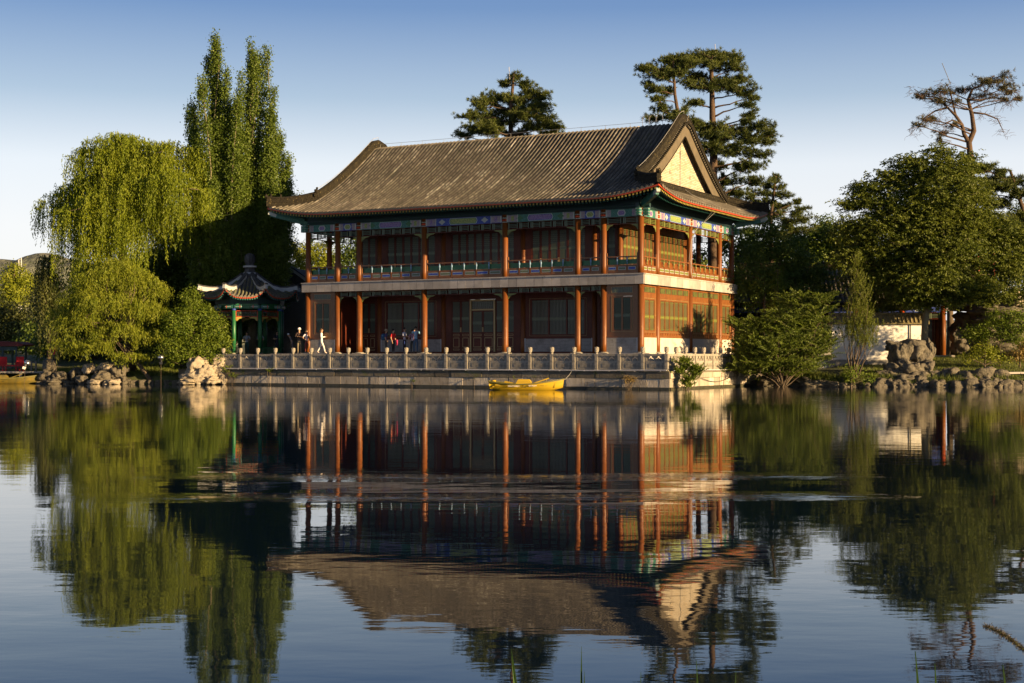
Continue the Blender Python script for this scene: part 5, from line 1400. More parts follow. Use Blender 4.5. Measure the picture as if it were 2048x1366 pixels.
willow('tall yellow green weeping willow on the left bank', 103.5,
       [(225,305,62,34,.9),(195,330,50,34,.9),(255,310,45,34,.8),(340,318,58,30,.9),(300,345,60,34,1),(385,330,28,26,.9),(130,392,40,26,1,1.5),(82,418,24,22,.9,1.5),(105,400,30,20,.9,2),(165,440,36,26,1.25,-1.5),(225,420,50,34,1.2,-1.5),(290,400,55,34,1.1,-1.5),(350,385,50,34,1.0,-1.5),(398,405,34,28,.8,-1),
        (250,470,50,24,1.0,-2),(190,500,40,20,.9,-2),(330,440,50,22,.7,0),(150,370,40,24,.9,2.5),(240,365,70,36,1.2,.5)],
       (262,748), [(258,640),(250,540),(240,460),(245,400),(238,345)], .42, 'lf_willow', 12, 2.2, 5.0, limbs=50, k=10, leafW=.06, leafL=.22)
willow('narrow dark willow curtain left of the tall willow', 110, [(97,535,17,20,1.3,0),(90,560,14,14,1.3,0),(108,580,14,14,1.2,0)], (98,720), [(98,640),(97,545)], .18, 'lf_far', 26, 3.5, 5.5, limbs=8, k=9, leafW=.07)
willow('low bushy yellow willow leaning over the rocks', 99.6,
       [(235,560,48,36),(205,575,45,32),(275,580,44,34),(310,590,26,26),(165,600,40,28),(145,615,26,22),(120,640,26,24),(225,625,60,34,.9,-.8),(290,640,44,34,.9,-.8),(170,660,46,30,.8,-.8),(325,640,18,26,.7),(250,680,56,30,.7,-1),(310,690,34,28,.7,-1),(135,700,28,24,.7,-.5),(190,705,44,22,.6,-1),(270,725,40,16,.4,-1)],
       (305,766), [(290,745),(268,715),(235,685),(222,650),(215,610)], .17, 'lf_willow2', 30, .8, 1.6, limbs=34, name='young_willow', k=8, clus=.32, leafL=.17, leafW=.042, spacing=.085, out=.45)

# --- poplars: upright plumes
def poplar(label, Y, base, plumes, lm, seed):
    global rng
    rng = np.random.default_rng(seed); P0 = at(*base, Y); root = thing('poplar', label, 'tree', (P0.x, Y, 0)); off = np.array([P0.x, Y, 0])
    b = MB(); P0.z = ground_z(P0.x, Y)-.2; Vs, Ts = [], []
    mainp = plumes[0]; b.tube([P0, at(mainp[0], mainp[1], Y), at((mainp[0]*.5+mainp[2]*.5), (mainp[1]+mainp[3])/2, Y), at(mainp[2], mainp[3], Y)], [.42,.30,.16,.02], 9)
    for (x0, y0, x1, y1, w_) in plumes:
        dy = random.uniform(-1.2, 1.2); A = np.array(at(x0, y0, Y)); B = np.array(at(x1, y1, Y)); eye_ = np.array([0, 0, EYE]); B = eye_+(B-eye_)*(1+(dy-2.6)/Y); A = eye_+(A-eye_)*(1+(0 if y0 > 560 else .6)*(dy-2.6)/Y); W_ = w_/FPX*Y
        limb(b, A, B, .11, .015, 5, .03); Ln = np.linalg.norm(B-A); n = int(Ln*W_*30)
        f = rng.random(n)**.85; wid = .88*W_*np.minimum(1, (1-f)*2.0+.10)*np.minimum(1, .5+f*2.5)
        u = unit(n); u[:,2] *= .35; C = A+(B-A)*f[:, None]+u*(wid*(.35+.65*rng.random(n)**.5))[:, None]
        k = 36; cr = .18; ct = rng.random(n)*.6+.2
        st = rng.random((n, k))     # each clump is a short upright shoot
        P = (np.repeat(C, k, 0)+rng.normal(size=(n*k,3))*cr); P[:,2] += (st.ravel()-.3)*.7; P[:,:2] += (np.repeat(u[:,:2], k, 0))*(st.ravel()[:, None]*.12)
        nr = np.repeat(u, k, 0)*.6+rng.normal(size=(n*k,3))*.8; nr /= np.linalg.norm(nr, axis=1)[:, None]
        D = cross_unit(nr, unit(n*k)); D[:,2] -= .4; D /= np.linalg.norm(D, axis=1)[:, None]; Wv = cross_unit(nr, D); sz = .12*rng.uniform(.6,1.3,n*k)
        Vs.append(diamonds(P, D*sz[:, None], Wv*(sz*.45)[:, None])); Ts.append(np.clip(np.repeat(ct, k)+rng.normal(size=n*k)*.2, 0, 1))
    b.v = [(v[0]-off[0], v[1]-off[1], v[2]) for v in b.v]; b.build('trunk', M['palebark'], root, True)
    link('crown', np_mesh('crown', np.concatenate(Vs)-off, 4, [M[lm]], np.concatenate(Ts)), root)
poplar('tall slender poplar with the highest spire behind the willow', 106.5, (440,700),
       [(445,640,429,74,16),(420,520,404,160,16),(405,480,386,212,14),(436,430,416,122,13),(440,420,434,88,13),(450,520,452,148,16),(462,520,483,150,10),(470,520,474,205,20),(402,540,390,270,22),(430,580,440,250,42),(470,600,470,300,36),(420,640,425,370,42),(395,420,379,225,11),(455,420,462,220,24),(440,660,445,460,50),(400,600,400,400,26),(480,560,490,260,22)], 'lf_poplar', 11)
poplar('second poplar with a twin spire nearer the hall roof', 107.5, (500,700),
       [(505,640,503,90,11),(515,560,520,112,9),(520,560,533,102,10),(528,520,545,185,9),(530,520,545,230,16),(500,520,495,180,10),(508,420,508,112,15),(530,600,560,270,24),(520,620,538,290,36),(500,620,505,290,34),(545,620,576,318,18),(535,620,558,380,36),(480,640,485,380,40),(562,600,579,370,16),(510,640,520,420,50),(540,650,548,460,40)], 'lf_poplar', 12)
rng = np.random.default_rng(5)
tree('broadleaf_tree', 'dark round leaved tree between the poplars and the hall eave', 'tree', 113, [(566,370,14,34,0),(572,420,18,40,0),(560,470,24,30,0),(580,495,20,14,0),(600,395,8,8,0)], (560,700), (566,350), .22, 'lf_dark', 'bark', dens=34, per=40, cr=.28, size=.17, limbs=18)
tree('broadleaf_tree', 'shaded broad tree filling the gap under the poplars', 'tree', 112, [(440,590,60,60),(360,590,60,70),(300,560,50,60),(480,540,40,50),(420,500,50,40),(350,500,50,45),(520,560,40,45),(400,660,70,40),(300,650,60,50),(240,620,60,60),(480,640,40,40)], (430,705), (425,520), .35, 'lf_dark', 'bark', dens=26, per=48, cr=.42, size=.22, limbs=26)
tree('leafy_shrub', 'bright green round shrub between the willow and the pavilion', 'shrub', 98.6, [(382,600,20,24),(392,632,38,28),(360,650,34,34),(425,655,28,26),(440,690,20,22),(400,690,42,34),(360,705,36,28),(430,720,26,14),(345,680,22,24)], (385,748), (388,650), .12, 'lf_mid', 'bark', dens=64, per=34, cr=.2, size=.15, limbs=24)
# small details: shoots poking out of the shrub
# background on the left
G1 = 'trees on the far left bank'
far_trees = [('yellow lit round tree below the hill on the left edge', 185, [(28,540,16,14),(14,565,22,20),(45,572,18,14),(30,590,26,16),(5,605,22,18)], (28,700), (28,540), 'lf_yel'),
 ('second yellow lit tree right of the left edge one', 190, [(60,560,14,12),(72,572,12,12),(50,585,18,16)], (62,700), (60,560), 'lf_yel'),
 ('dark tree in shadow under the left hill', 170, [(78,600,18,22),(60,635,28,26),(90,620,16,24),(100,560,12,22)], (78,705), (76,590), 'lf_far'),
 ('grey green bushy tree at the left edge above the canopy boat', 150, [(30,640,32,30),(8,640,24,30),(50,670,30,24),(15,680,34,20)], (28,712), (28,640), 'lf_far'),
 ('dark low tree behind the red canopy boat', 145, [(85,670,30,26),(60,690,34,16),(115,690,30,24),(130,640,24,40)], (90,715), (88,670), 'lf_dark')]
for (lb, Y, lo_, bs_, tp, lm) in far_trees: tree('background_tree', lb, 'tree', Y, lo_, bs_, tp, .25, lm, 'bark', dens=12, per=46, cr=.55, size=.34, group=G1, limbs=8)
tree('background_tree', 'outermost dark tree beyond the left edge', 'tree', 160, [(-40,600,40,50),(-90,590,50,60),(-50,660,60,40),(-130,640,50,60)], (-60,715), (-60,600), .3, 'lf_far', 'bark', dens=6, per=44, cr=.6, size=.34, limbs=8)
# background behind pavilion and hall
G2 = 'trees seen behind the pavilion and through the upper gallery'
for (lb, Y, lo_, bs_, tp, lm) in [('sunny yellow green tree above the grey gable', 140, [(545,515,26,20),(575,500,22,16),(600,520,26,18),(520,540,20,24),(560,545,40,20)], (560,700), (560,520), 'lf_yel'),
 ('sunny tree seen through the left upper gallery bay', 150, [(640,510,26,14),(618,500,16,12),(665,520,20,14),(640,540,40,20)], (640,700), (640,520), 'lf_yel'),
 ('dark tree seen through the second upper gallery bay', 135, [(692,505,16,26),(700,540,26,24),(720,500,20,30)], (695,700), (695,520), 'lf_dark'),
 ('distant pale tree top seen through the left gallery bay', 230, [(648,488,8,6),(660,492,7,5),(636,494,7,5)], (650,700), (650,500), 'lf_far')]:
    tree('background_tree', lb, 'tree', Y, lo_, bs_, tp, .22, lm, 'bark', dens=18, per=46, cr=.45, size=.26, group=G2, limbs=10)

# --- pines
def needles(C, k, ln, wd, spread=1.0, up=.55):
    n = len(C); D = unit(n*k); D[:,2] = np.abs(D[:,2])*.9+up*rng.random(n*k)-.12; D /= np.linalg.norm(D, axis=1)[:, None]
    P = np.repeat(C, k, 0)+rng.normal(size=(n*k,3))*.05; L_ = ln*rng.uniform(.7,1.25,n*k)
    return diamonds(P, D*L_[:, None], cross_unit(D, unit(n*k))*wd*.5)
def pine(label, Y, pads, base, path, tr, lm='lf_pine', dens=30, k=21, ln=.30, wd=.038, twigs=0, cat='tree', limbr=.07, drop=.0):
    P0 = at(*base, Y); root = thing('pine_tree', label, cat, (P0.x, Y, 0)); off = np.array([P0.x, Y, 0])
    b = MB(); P0.z = ground_z(P0.x, Y)-.2; ax = [P0]+[at(x, y, Y) for x, y in path]; rr = [tr*(1-.7*i/(len(ax)-1)) for i in range(len(ax))]
    fine = []; fr = []
    for i in range(len(ax)-1):
        for q in range(3): fine.append(ax[i].lerp(ax[i+1], q/3)); fr.append(rr[i]+(rr[i+1]-rr[i])*q/3)
    fine.append(ax[-1]); fr.append(rr[-1]); b.tube(fine, fr, 9)
    Vs, Ts = [], []
    for (px, py, rx, rz) in pads:
        RX, RZ = rx/FPX*Y, rz/FPX*Y; c = np.array(at(px, py, Y))+[0, random.uniform(-1.3, 1.3)*min(1.3, RX), 0]
        j = min(range(len(fine)), key=lambda i: (abs(fine[i].z-(c[2]-.3*abs(c[0]-fine[i].x)-drop))))
        hub = Vector(c)-Vector((0,0,RZ*.5)); pts = limb(b, fine[j], hub, max(limbr*.5, fr[j]*.35), .022, 5, .10)
        side_ = np.sign(c[0]-fine[j].x) if abs(c[0]-fine[j].x) > .6 else 0
        nb = int((10+RX*18)*dens/30); Cs, Ds = [], []
        for q in range(nb):
            a_ = random.uniform(0, 2*math.pi); d = np.array([math.cos(a_)+.5*side_, math.sin(a_)*.9, random.uniform(-.12,.38)]); L_ = RX*random.uniform(.35,1.12)
            st = np.array(hub)+rng.normal(size=3)*np.array([.25*RX,.25*RX,RZ*.45]); m_ = max(3, int(L_/.15)); f = np.linspace(.25, 1, m_)
            P = st+d*f[:, None]*L_; P[:,2] += .35*L_*f**2*.4; P += rng.normal(size=P.shape)*.07
            Cs.append(P); Ds.append(np.repeat([d], m_, 0))
            if q % 2 == 0: b.tube([Vector(st), Vector(P[m_//2]), Vector(P[-1])], [.022,.014,.006], 4)
        C = np.concatenate(Cs); Dd = np.concatenate(Ds); n = len(C)
        D = unit(n*k)*.9+np.repeat(Dd, k, 0)*.55; D[:,2] += .45; D /= np.linalg.norm(D, axis=1)[:, None]
        L2 = ln*rng.uniform(.6,1.2,n*k); Vs.append(diamonds(np.repeat(C, k, 0)+rng.normal(size=(n*k,3))*.03, D*L2[:, None], cross_unit(D, unit(n*k))*wd*.5))
        Ts.append(np.clip(random.uniform(.25,.6)+.25*D[:,2]+rng.normal(size=n*k)*.15, 0, 1))
        for q in range(int(twigs*RX)):
            a_ = Vector(at(px+random.uniform(-1,1)*rx, py+random.uniform(-.5,.8)*rz, Y+random.uniform(-1,1))); d_ = Vector((random.uniform(-1,1), random.uniform(-.6,.6), random.uniform(-.9,.35)))*random.uniform(.4,1.0)
            pts = limb(b, a_, a_+d_, .022, .008, 4, .2, 4)
            for t_ in range(4): limb(b, pts[random.randint(1,4)], pts[random.randint(1,4)]+Vector((random.uniform(-1,1), random.uniform(-1,1), random.uniform(-1,.5)))*.3, .012, .006, 3, .2, 3)
    b.v = [(v[0]-off[0], v[1]-off[1], v[2]) for v in b.v]; b.build('trunk', M['pinebark'], root, True)
    link('crown', np_mesh('crown', np.concatenate(Vs)-off, 4, [M[lm]], np.concatenate(Ts)), root); return root, off
def rod(root, off, p0, p1):
    b = MB(); b.tube([Vector(p0)-Vector(off), Vector(p1)-Vector(off)], .022, 5); b.build('lightning_rod', M['darkmetal'], root)
r_, o_ = pine('bushy dark pine rising behind the middle of the hall roof', 113,
     [(1030,152,14,8),(1012,163,14,7),(1045,168,16,7),(1060,182,24,8),(1072,192,18,6),(1000,190,22,8),(985,200,26,8),(1035,200,30,9),(965,212,16,7),(1075,208,20,7),(1015,218,38,9),(1060,222,26,8),(985,232,32,8),(945,236,20,6),(1085,234,22,6),(1040,240,34,8),(1000,250,36,8),(960,256,24,7),(935,268,16,5),(1090,250,18,6),(1108,254,12,6),(1060,258,26,7),(1100,266,20,5),(985,268,36,7),(1030,266,28,6)],
     (1022,700), [(1022,300),(1021,220),(1028,145)], .3, dens=32)
rod(r_, o_, at(1020,170,113), at(1018,134,113))
r_, o_ = pine('tall twisted pine with long side boughs right of the gable', 109,
     [(1420,106,30,8),(1450,112,24,8),(1395,112,20,7),(1468,118,12,8),(1385,128,26,9),(1430,128,40,10),(1470,135,20,8),(1400,148,34,9),(1450,152,36,10),(1485,155,14,7),(1420,172,34,9),(1465,172,30,9),(1390,170,18,7),(1480,190,20,7),(1395,205,18,6),(1500,195,10,5),(1485,212,16,7),(1495,230,14,6),(1488,245,12,5),
      (1390,250,24,9),(1420,258,36,10),(1465,255,32,9),(1510,258,26,7),(1535,268,14,6),(1440,278,40,10),(1495,280,34,8),(1530,285,14,5),(1415,300,32,11),(1460,305,36,9),(1510,306,24,7),(1430,330,30,11),(1480,335,32,9),(1450,358,30,10),(1500,362,22,8),(1470,385,24,8)],
     (1428,702), [(1426,560),(1424,400),(1428,300),(1425,235),(1424,180),(1422,112)], .45, dens=30)
rod(r_, o_, at(1432,125,109), at(1430,88,109))
pine('slimmer pine with bare lower stem just left of the tall twisted pine', 106,
     [(1335,118,24,8),(1360,116,18,7),(1300,132,14,6),(1290,138,10,5),(1320,138,26,8),(1350,135,26,8),(1375,128,16,7),(1325,156,22,7),(1352,150,18,6),(1300,168,10,5),(1312,182,16,6),(1335,180,16,6),(1318,200,14,6),(1330,215,20,9),(1315,232,16,7),(1345,232,24,9),(1365,222,14,8)],
     (1362,702), [(1360,400),(1358,240),(1350,190),(1346,118)], .24, dens=28)
pine('pointed dark pine beyond the right eave of the hall', 120,
     [(1553,352,6,5),(1548,362,10,5),(1535,370,14,6),(1560,374,12,6),(1520,384,14,6),(1545,386,22,7),(1565,392,12,6),(1505,394,10,5),(1530,402,28,7),(1590,404,8,5),(1560,410,22,7),(1596,418,10,5),(1510,415,26,7),(1545,425,34,8),(1590,428,14,6),(1480,398,16,5),(1600,440,12,5),(1565,444,30,8),(1520,442,28,8),(1500,460,24,7),(1580,460,30,8),(1540,470,36,9)],
     (1545,702), [(1543,520),(1542,430),(1552,352)], .26, dens=22)
pine('dark pine boughs entering at the right edge behind the broad tree', 100,
     [(1985,332,22,6),(1965,340,14,5),(2000,345,14,5),(2030,360,22,7),(1985,362,26,6),(2050,368,20,7),(2000,378,34,8),(2040,388,24,8),(1975,385,20,7),(2010,405,30,9),(2040,430,20,10),(2015,445,26,10),(2045,465,20,10),(2025,480,28,10),(2050,510,24,12),(2020,520,20,10)],
     (2060,700), [(2058,560),(2050,430),(2020,340)], .3, dens=32)
r_, o_ = pine('gnarled thin crowned pine with bare twigs above the broad tree', 106,
     [(1985,162,26,5),(2002,152,14,5),(1960,168,22,5),(2020,182,16,4),(1990,182,28,5),(2033,197,9,3),(1930,176,20,4),(1895,184,24,4),(1862,188,16,3),(1845,192,10,3),(1875,204,18,4),(1905,205,16,4),(1855,240,16,4),(1838,252,12,4),(1872,236,12,4),(1892,262,14,5),(1905,250,10,4),(1880,282,10,4),(1960,192,20,4),(2005,200,14,3)],
     (1940,700), [(1943,400),(1942,325),(1938,285),(1948,262),(1944,230),(1936,200),(1945,178)], .30, lm='lf_pinebrown', dens=17, k=11, twigs=20, limbr=.10, ln=.26)
b = MB(); P = [at(x, y, 106)-Vector(o_) for x, y in [(1938,285),(1928,268),(1924,250),(1912,232),(1895,215)]]; b.tube(P, [.17,.15,.13,.11,.08], 8)
for path in ([(1924,250),(1905,240),(1885,250),(1860,245)], [(1912,232),(1905,205),(1900,180),(1890,165)], [(1944,225),(1970,228),(1995,238),(2008,265)], [(1936,200),(1960,200),(1990,195),(2015,200)], [(1895,215),(1870,222),(1850,235),(1832,262)], [(1895,215),(1875,195),(1850,192),(1828,178)]):
    b.tube([at(x, y, 106+random.uniform(-.4,.4))-Vector(o_) for x, y in path], [.08,.06,.045,.02], 6)
    for (x, y) in path[1:]:
        for t_ in range(22):
            p = at(x+random.uniform(-14,14), y+random.uniform(-8,10), 106+random.uniform(-.8,.8))-Vector(o_); limb(b, p, p+Vector((random.uniform(-1,1), random.uniform(-.6,.6), random.uniform(-.9,.3)))*.55, .014, .006, 4, .25, 4)
b.build('limb', M['pinebark'], r_, True); rod(r_, o_, at(1902,170,106), at(1884,126,106))

# --- broad locust tree on the right
def spray_tree(label, Y, lobes, base, path, tr):
    """crown of feathery compound leaves: short rachis with paired leaflets, in flat sprays"""
    P0 = at(*base, Y); root = thing('locust_tree', label, 'tree', (P0.x, Y, 0)); off = np.array([P0.x, Y, 0])
    lb = lobe_px(lobes, Y); Vs, Ts, Cs = [], [], []
    for (c, rx, ry, rz) in lb:
        n = int(30*(rx*rz+.5*rx*ry))+4; u = unit(n); r = .35+.65*rng.random(n)**.6; C = np.array(c)+u*r[:, None]*np.array([rx, ry, rz])*(1+.2*rng.normal(size=(n,1))); Cs.append(C)
        ct = rng.random(n)*.55+.15; k = 7      # rachises per spray
        hd = rng.uniform(0, 2*np.pi, n*k); dr = np.stack([np.cos(hd), np.sin(hd), rng.uniform(-.35,.25,n*k)], 1); dr[:,:2] += np.repeat(u[:,:2], k, 0)*.7; dr /= np.linalg.norm(dr, axis=1)[:, None]
        B = np.repeat(C, k, 0)+rng.normal(size=(n*k,3))*np.array([.34,.34,.15]); sd = cross_unit(dr, np.array([0,0,1.])+rng.normal(size=(n*k,3))*.25)
        for j in range(1, 7):
            for sg in (-1, 1):
                P = B+dr*(j*.075); P[:,2] -= (j*.075)**2*.5; D = sd*sg*.6+dr*.4+rng.normal(size=dr.shape)*.45; D[:,2] -= .35; D = D/np.linalg.norm(D, axis=1)[:, None]
                Vs.append(diamonds(P, D*.16, cross_unit(D, unit(len(D))+np.array([.5,-.5,.5]))*.038)); Ts.append(np.clip(np.repeat(ct, k)+rng.normal(size=n*k)*.14, 0, 1))
    C = np.concatenate(Cs); b = MB(); P0.z = ground_z(P0.x, Y)-.2; ax = [P0]+[at(x, y, Y) for x, y in path]; rr = [tr*(1-.5*i/(len(ax)-1)) for i in range(len(ax))]; b.tube(ax, rr, 12)
    for i in rng.choice(len(C), 90, replace=False):
        j = random.randint(max(1, len(ax)-4), len(ax)-1); limb(b, ax[j], C[i], rr[j]*.30, .012, 5, .08)
    b.v = [(v[0]-off[0], v[1]-off[1], v[2]) for v in b.v]; b.build('trunk', M['palebark'], root, True)
    link('crown', np_mesh('crown', np.concatenate(Vs)-off, 4, [M['lf_locust']], np.concatenate(Ts)), root)
spray_tree('broad locust tree with feathery leaves and a pale trunk on the right bank', 96,
   [(1700,407,16,7),(1722,385,18,9),(1765,350,26,10),(1815,322,28,10),(1880,300,26,8),(1935,312,16,6),(2030,470,26,20),(2042,580,20,24),(1702,458,20,24),(1690,520,18,24),(1740,372,30,14),(1865,335,55,28),(1915,345,45,28),(1810,372,50,34),(1880,385,70,40),(1945,385,40,38),(1765,415,40,30),(1835,430,70,45),(1925,440,70,45),(1730,400,20,14),(1710,410,16,8),(1988,455,32,40),(1755,470,50,35),(1880,500,80,45),(1970,510,60,45),(1810,520,60,40),(2020,530,35,40),(1760,545,50,34),(1860,570,70,34),(1940,572,50,30),(1990,580,40,26),(1830,600,46,14),(1905,598,30,14),(2025,480,24,30),(1720,500,36,30)],
   (1846,702), [(1850,650),(1856,600),(1862,560),(1872,520),(1885,480),(1880,430)], .24)

# --- thin feathery tree and the large arching bush
def shoots(b_c, n, ln, up, leaf=.10, w_=.028, seed=0, out=1.0, step=.045):
    """arching leafy shoots from centres b_c"""
    Vs, Ts, paths = [], [], []
    for i in range(n):
        c = np.array(b_c[random.randrange(len(b_c))]); a = random.uniform(0, 2*math.pi); L_ = ln*random.uniform(.5,1.2); d = np.array([math.cos(a)*out, math.sin(a)*out, up*random.uniform(.5,1.3)]); d /= np.linalg.norm(d)
        m_ = int(L_/step); s = np.arange(m_)*step; P = c+d*s[:, None]; P[:,2] -= .16*s**2
        for sg in (-1, 1):
            tv = d+rng.normal(size=(m_,3))*.35; sd = np.cross(d, rng.normal(size=3)); sd /= np.linalg.norm(sd)+1e-9
            D = tv*.5+sd*sg*.9; D /= np.linalg.norm(D, axis=1)[:, None]
            Vs.append(diamonds(P, D*leaf*rng.uniform(.6,1.2,(m_,1)), cross_unit(D, unit(m_))*w_*.5)); Ts.append(np.clip(rng.normal(.55,.2,m_)+random.uniform(-.2,.2), 0, 1))
        paths.append([Vector(P[q]) for q in range(0, m_, max(1, m_//4))])
    return Vs, Ts, paths
def feather(name, label, cat, Y, lobes, base, stems, lm, dens, ln, up, leaf, w_, per=1, out=.5, bark='bark', sr=.05, step=.045):
    P0 = at(*base, Y); root = thing(name, label, cat, (P0.x, Y, 0)); off = np.array([P0.x, Y, 0]); lb = lobe_px(lobes, Y); Vs, Ts, Cs = [], [], []; b = MB()
    for (c, rx, ry, rz) in lb:
        n = int(dens*(rx*rz+.5*rx*ry)); u = unit(n); C = np.array(c)+u*(.2+.8*rng.random(n)**.6)[:, None]*np.array([rx, ry, rz])*.92; Cs.append(C)
        v, t_, pth = shoots(C, n, ln, up, leaf, w_, out=out, step=step); Vs += v; Ts += t_
        for q in pth[::3]:
            if len(q) > 1: b.tube(q, [.012]+[.006]*(len(q)-1), 3)
    C = np.concatenate(Cs); P0.z = max(0, ground_z(P0.x, Y))-.1
    for i in rng.choice(len(C), min(stems, len(C)), replace=False): limb(b, P0+Vector((random.uniform(-.15,.15), random.uniform(-.15,.15), 0)), C[i], sr, .01, 5, .06)
    b.v = [(v[0]-off[0], v[1]-off[1], v[2]) for v in b.v]; b.build('stems', M[bark], root, True)
    link('crown', np_mesh('crown', np.concatenate(Vs)-off, 4, [M[lm]], np.concatenate(Ts)), root); return root
feather('feathery_tree', 'slim pointed feathery tree in front of the white wall', 'tree', 90.8, [(1716,528,9,20),(1716,560,19,26),(1718,595,30,30),(1722,632,40,28),(1735,662,38,22),(1700,665,28,24),(1725,690,34,14)], (1706,748), 22, 'lf_tam', 110, .75, 1.6, .10, .028, out=.5, sr=.035)
feather('arching_bush', 'large dark arching bush hiding the right end of the balustrade', 'bush', 90.6, [(1560,650,60,28,0),(1505,665,36,26,0),(1615,640,44,34,0),(1645,610,22,24,0),(1540,695,66,28,-.3),(1610,700,52,30,-.3),(1500,705,34,24,-.2),(1490,735,34,20,-.2),(1560,735,84,20,-.3),(1640,690,30,40,.2),(1590,600,26,20,.4),(1480,650,22,14,0)], (1565,765), 40, 'lf_bush', 80, 1.2, .6, .12, .045, out=1.0, sr=.05)
tree('dense_bush', 'shaded inner mass of dark foliage behind the arching bush', 'bush', 92.6, [(1560,660,70,36),(1500,690,46,36),(1620,670,50,46),(1560,720,90,30)], (1560,760), (1560,690), .1, 'lf_dark', 'bark', dens=22, per=40, cr=.3, size=.15, limbs=12)
# small plants
feather('wall_plant', 'bright green weed growing from the sunlit corner of the quay', 'plant', 82.6, [(1368,730,20,16,0),(1382,750,20,18,0),(1375,768,14,12,0),(1396,742,14,10,0),(1358,742,10,8,0)], (1372,774), 14, 'lf_mid', 300, .45, .9, .10, .05, out=1.0, sr=.015)
feather('dry_weed', 'orange dry weed hanging on the quay wall near the corner', 'plant', 83.2, [(1258,757,13,9,0)], (1258,768), 12, 'lf_dry', 420, .35, -.4, .07, .02, out=1.0, sr=.01)
for (a, c, w_) in ((540,742,8),(468,752,9),(1445,742,7),(823,764,4),(1028,757,3),(950,757,3),(455,740,12)):
    s_ = (HOR-c); Yq = None
    # distance of the quay front in this direction
    q_ = a-1024; sq = (FPX*6.237-q_*83.7)/(2533+.4758*q_); Yq = 83.7+.4758*sq-.15 if a < 1337 else 85.5
    feather('wall_weed', {540:'bushy weed tuft under the lit balustrade panel near the pavilion', 468:'leafy weed hanging beside the pale rocks on the quay', 1445:'green tuft on the sunlit side of the quay', 823:'tiny weed low on the quay under the blue shirted group', 1028:'small weed above the yellow boat', 950:'tiny weed left of the yellow boat stern', 455:'broad weed at the very left end of the quay wall'}[a], 'plant', Yq, [(a,c,w_,w_*.8,0)], (a, c+w_), 4, 'lf_mid', 260, .3, .8, .08, .035, out=1.0, sr=.008).__setitem__('group', 'weed tufts on the quay wall')
# right bank bushes
for (nm, lb, Y, lo_, bs_, lm, dn) in [('shrub', 'dark green flowering shrub below the rockery', 97, [(1990,662,50,24),(2030,650,36,26),(1960,668,30,18),(2050,690,30,20),(2010,632,40,14)], (2000,715), 'lf_mid', 26),
   ('shrub', 'yellowish low shrub on the lawn right of the red columns', 95.5, [(1965,705,26,16),(1995,712,24,12),(1940,712,14,12)], (1970,722), 'lf_yel', 34),
   ('shrub', 'reddish tinged low shrub at the right edge of the lawn', 95.5, [(2032,708,22,14),(2055,700,24,18)], (2040,722), 'lf_dry', 26),
   ('shrub', 'small green shrub at the foot of the feathery tree', 89.9, [(1700,745,13,12),(1735,752,9,8)], (1702,765), 'lf_mid', 60)]:
    tree(nm, lb, 'shrub', Y, lo_, bs_, (bs_[0], bs_[1]-30), .05, lm, 'bark', dens=dn, per=34, cr=.22, size=.14, limbs=10)
# right background
G3 = 'trees behind the garden hall'
for (lb, Y, lo_, bs_, tp, lm) in [('dark broad tree left above the garden hall roof', 124, [(1500,520,36,40),(1540,510,40,30),(1510,570,50,34),(1570,550,40,34)], (1520,700), (1520,520), 'lf_dark'),
 ('dark tree behind the middle of the garden hall', 130, [(1600,500,36,30),(1640,520,40,30),(1610,550,50,26),(1580,480,26,24)], (1610,700), (1610,510), 'lf_dark'),
 ('olive lit tree behind the feathery tree', 128, [(1640,475,26,20),(1665,490,24,24),(1690,510,26,24),(1650,520,40,26),(1625,490,24,20)], (1655,700), (1660,500), 'lf_mid'),
 ('bluish small topped tree at the skyline', 140, [(1652,448,14,14),(1635,460,14,10),(1672,462,16,12)], (1655,700), (1655,450), 'lf_dark'),
 ('dark tree left of the broad locust tree', 126, [(1700,470,34,30),(1720,510,34,34),(1740,450,26,26),(1700,555,50,30)], (1710,700), (1710,480), 'lf_locust'),
 ('tall dark tree closing the view behind the locust tree', 128, [(1850,470,80,60),(1950,480,80,60),(1800,540,70,50),(1900,560,90,50),(2030,520,60,60),(2080,450,50,60)], (1900,700), (1900,470), 'lf_dark'),
 ('leafy tree seen through the right upper gallery', 112, [(1490,500,26,40),(1470,560,24,40),(1500,590,30,24),(1400,520,24,22),(1440,490,20,20)], (1480,700), (1480,510), 'lf_dark')]:
    tree('background_tree', lb, 'tree', Y, lo_, bs_, tp, .3, lm, 'bark', dens=20, per=46, cr=.45, size=.26, group=G3, limbs=14)
tree('background_tree', 'small young conifer before the garden hall roof', 'tree', 99.5, [(1556,545,10,14),(1556,575,18,22),(1560,605,24,18)], (1556,700), (1556,540), .08, 'lf_mid', 'bark', dens=40, per=34, cr=.2, size=.13, limbs=10)

# foliage closing the gaps in front of the garden hall and behind the willow
tree('broadleaf_tree', 'dark tree standing before the left end of the garden hall', 'tree', 100.5, [(1500,590,26,30),(1525,560,34,36),(1560,590,40,34),(1600,600,34,28),(1480,560,14,30)], (1530,700), (1530,560), .16, 'lf_dark', 'bark', dens=24, per=44, cr=.34, size=.18, limbs=16)
tree('broadleaf_tree', 'shaded leafy tree between the hall roof and the broad locust', 'tree', 101, [(1640,590,30,26),(1780,590,44,36),(1810,560,40,36),(1740,610,34,20),(1700,560,26,26)], (1745,700), (1745,590), .16, 'lf_locust', 'bark', dens=20, per=44, cr=.34, size=.18, limbs=16)
tree('broadleaf_tree', 'wide dark tree closing the gap behind the tall willow', 'tree', 122, [(360,520,60,50),(300,560,60,60),(420,560,70,60),(260,600,60,60),(340,620,80,60),(460,620,60,50),(400,470,40,40)], (360,700), (360,540), .35, 'lf_dark', 'bark', dens=16, per=48, cr=.5, size=.3, limbs=14)

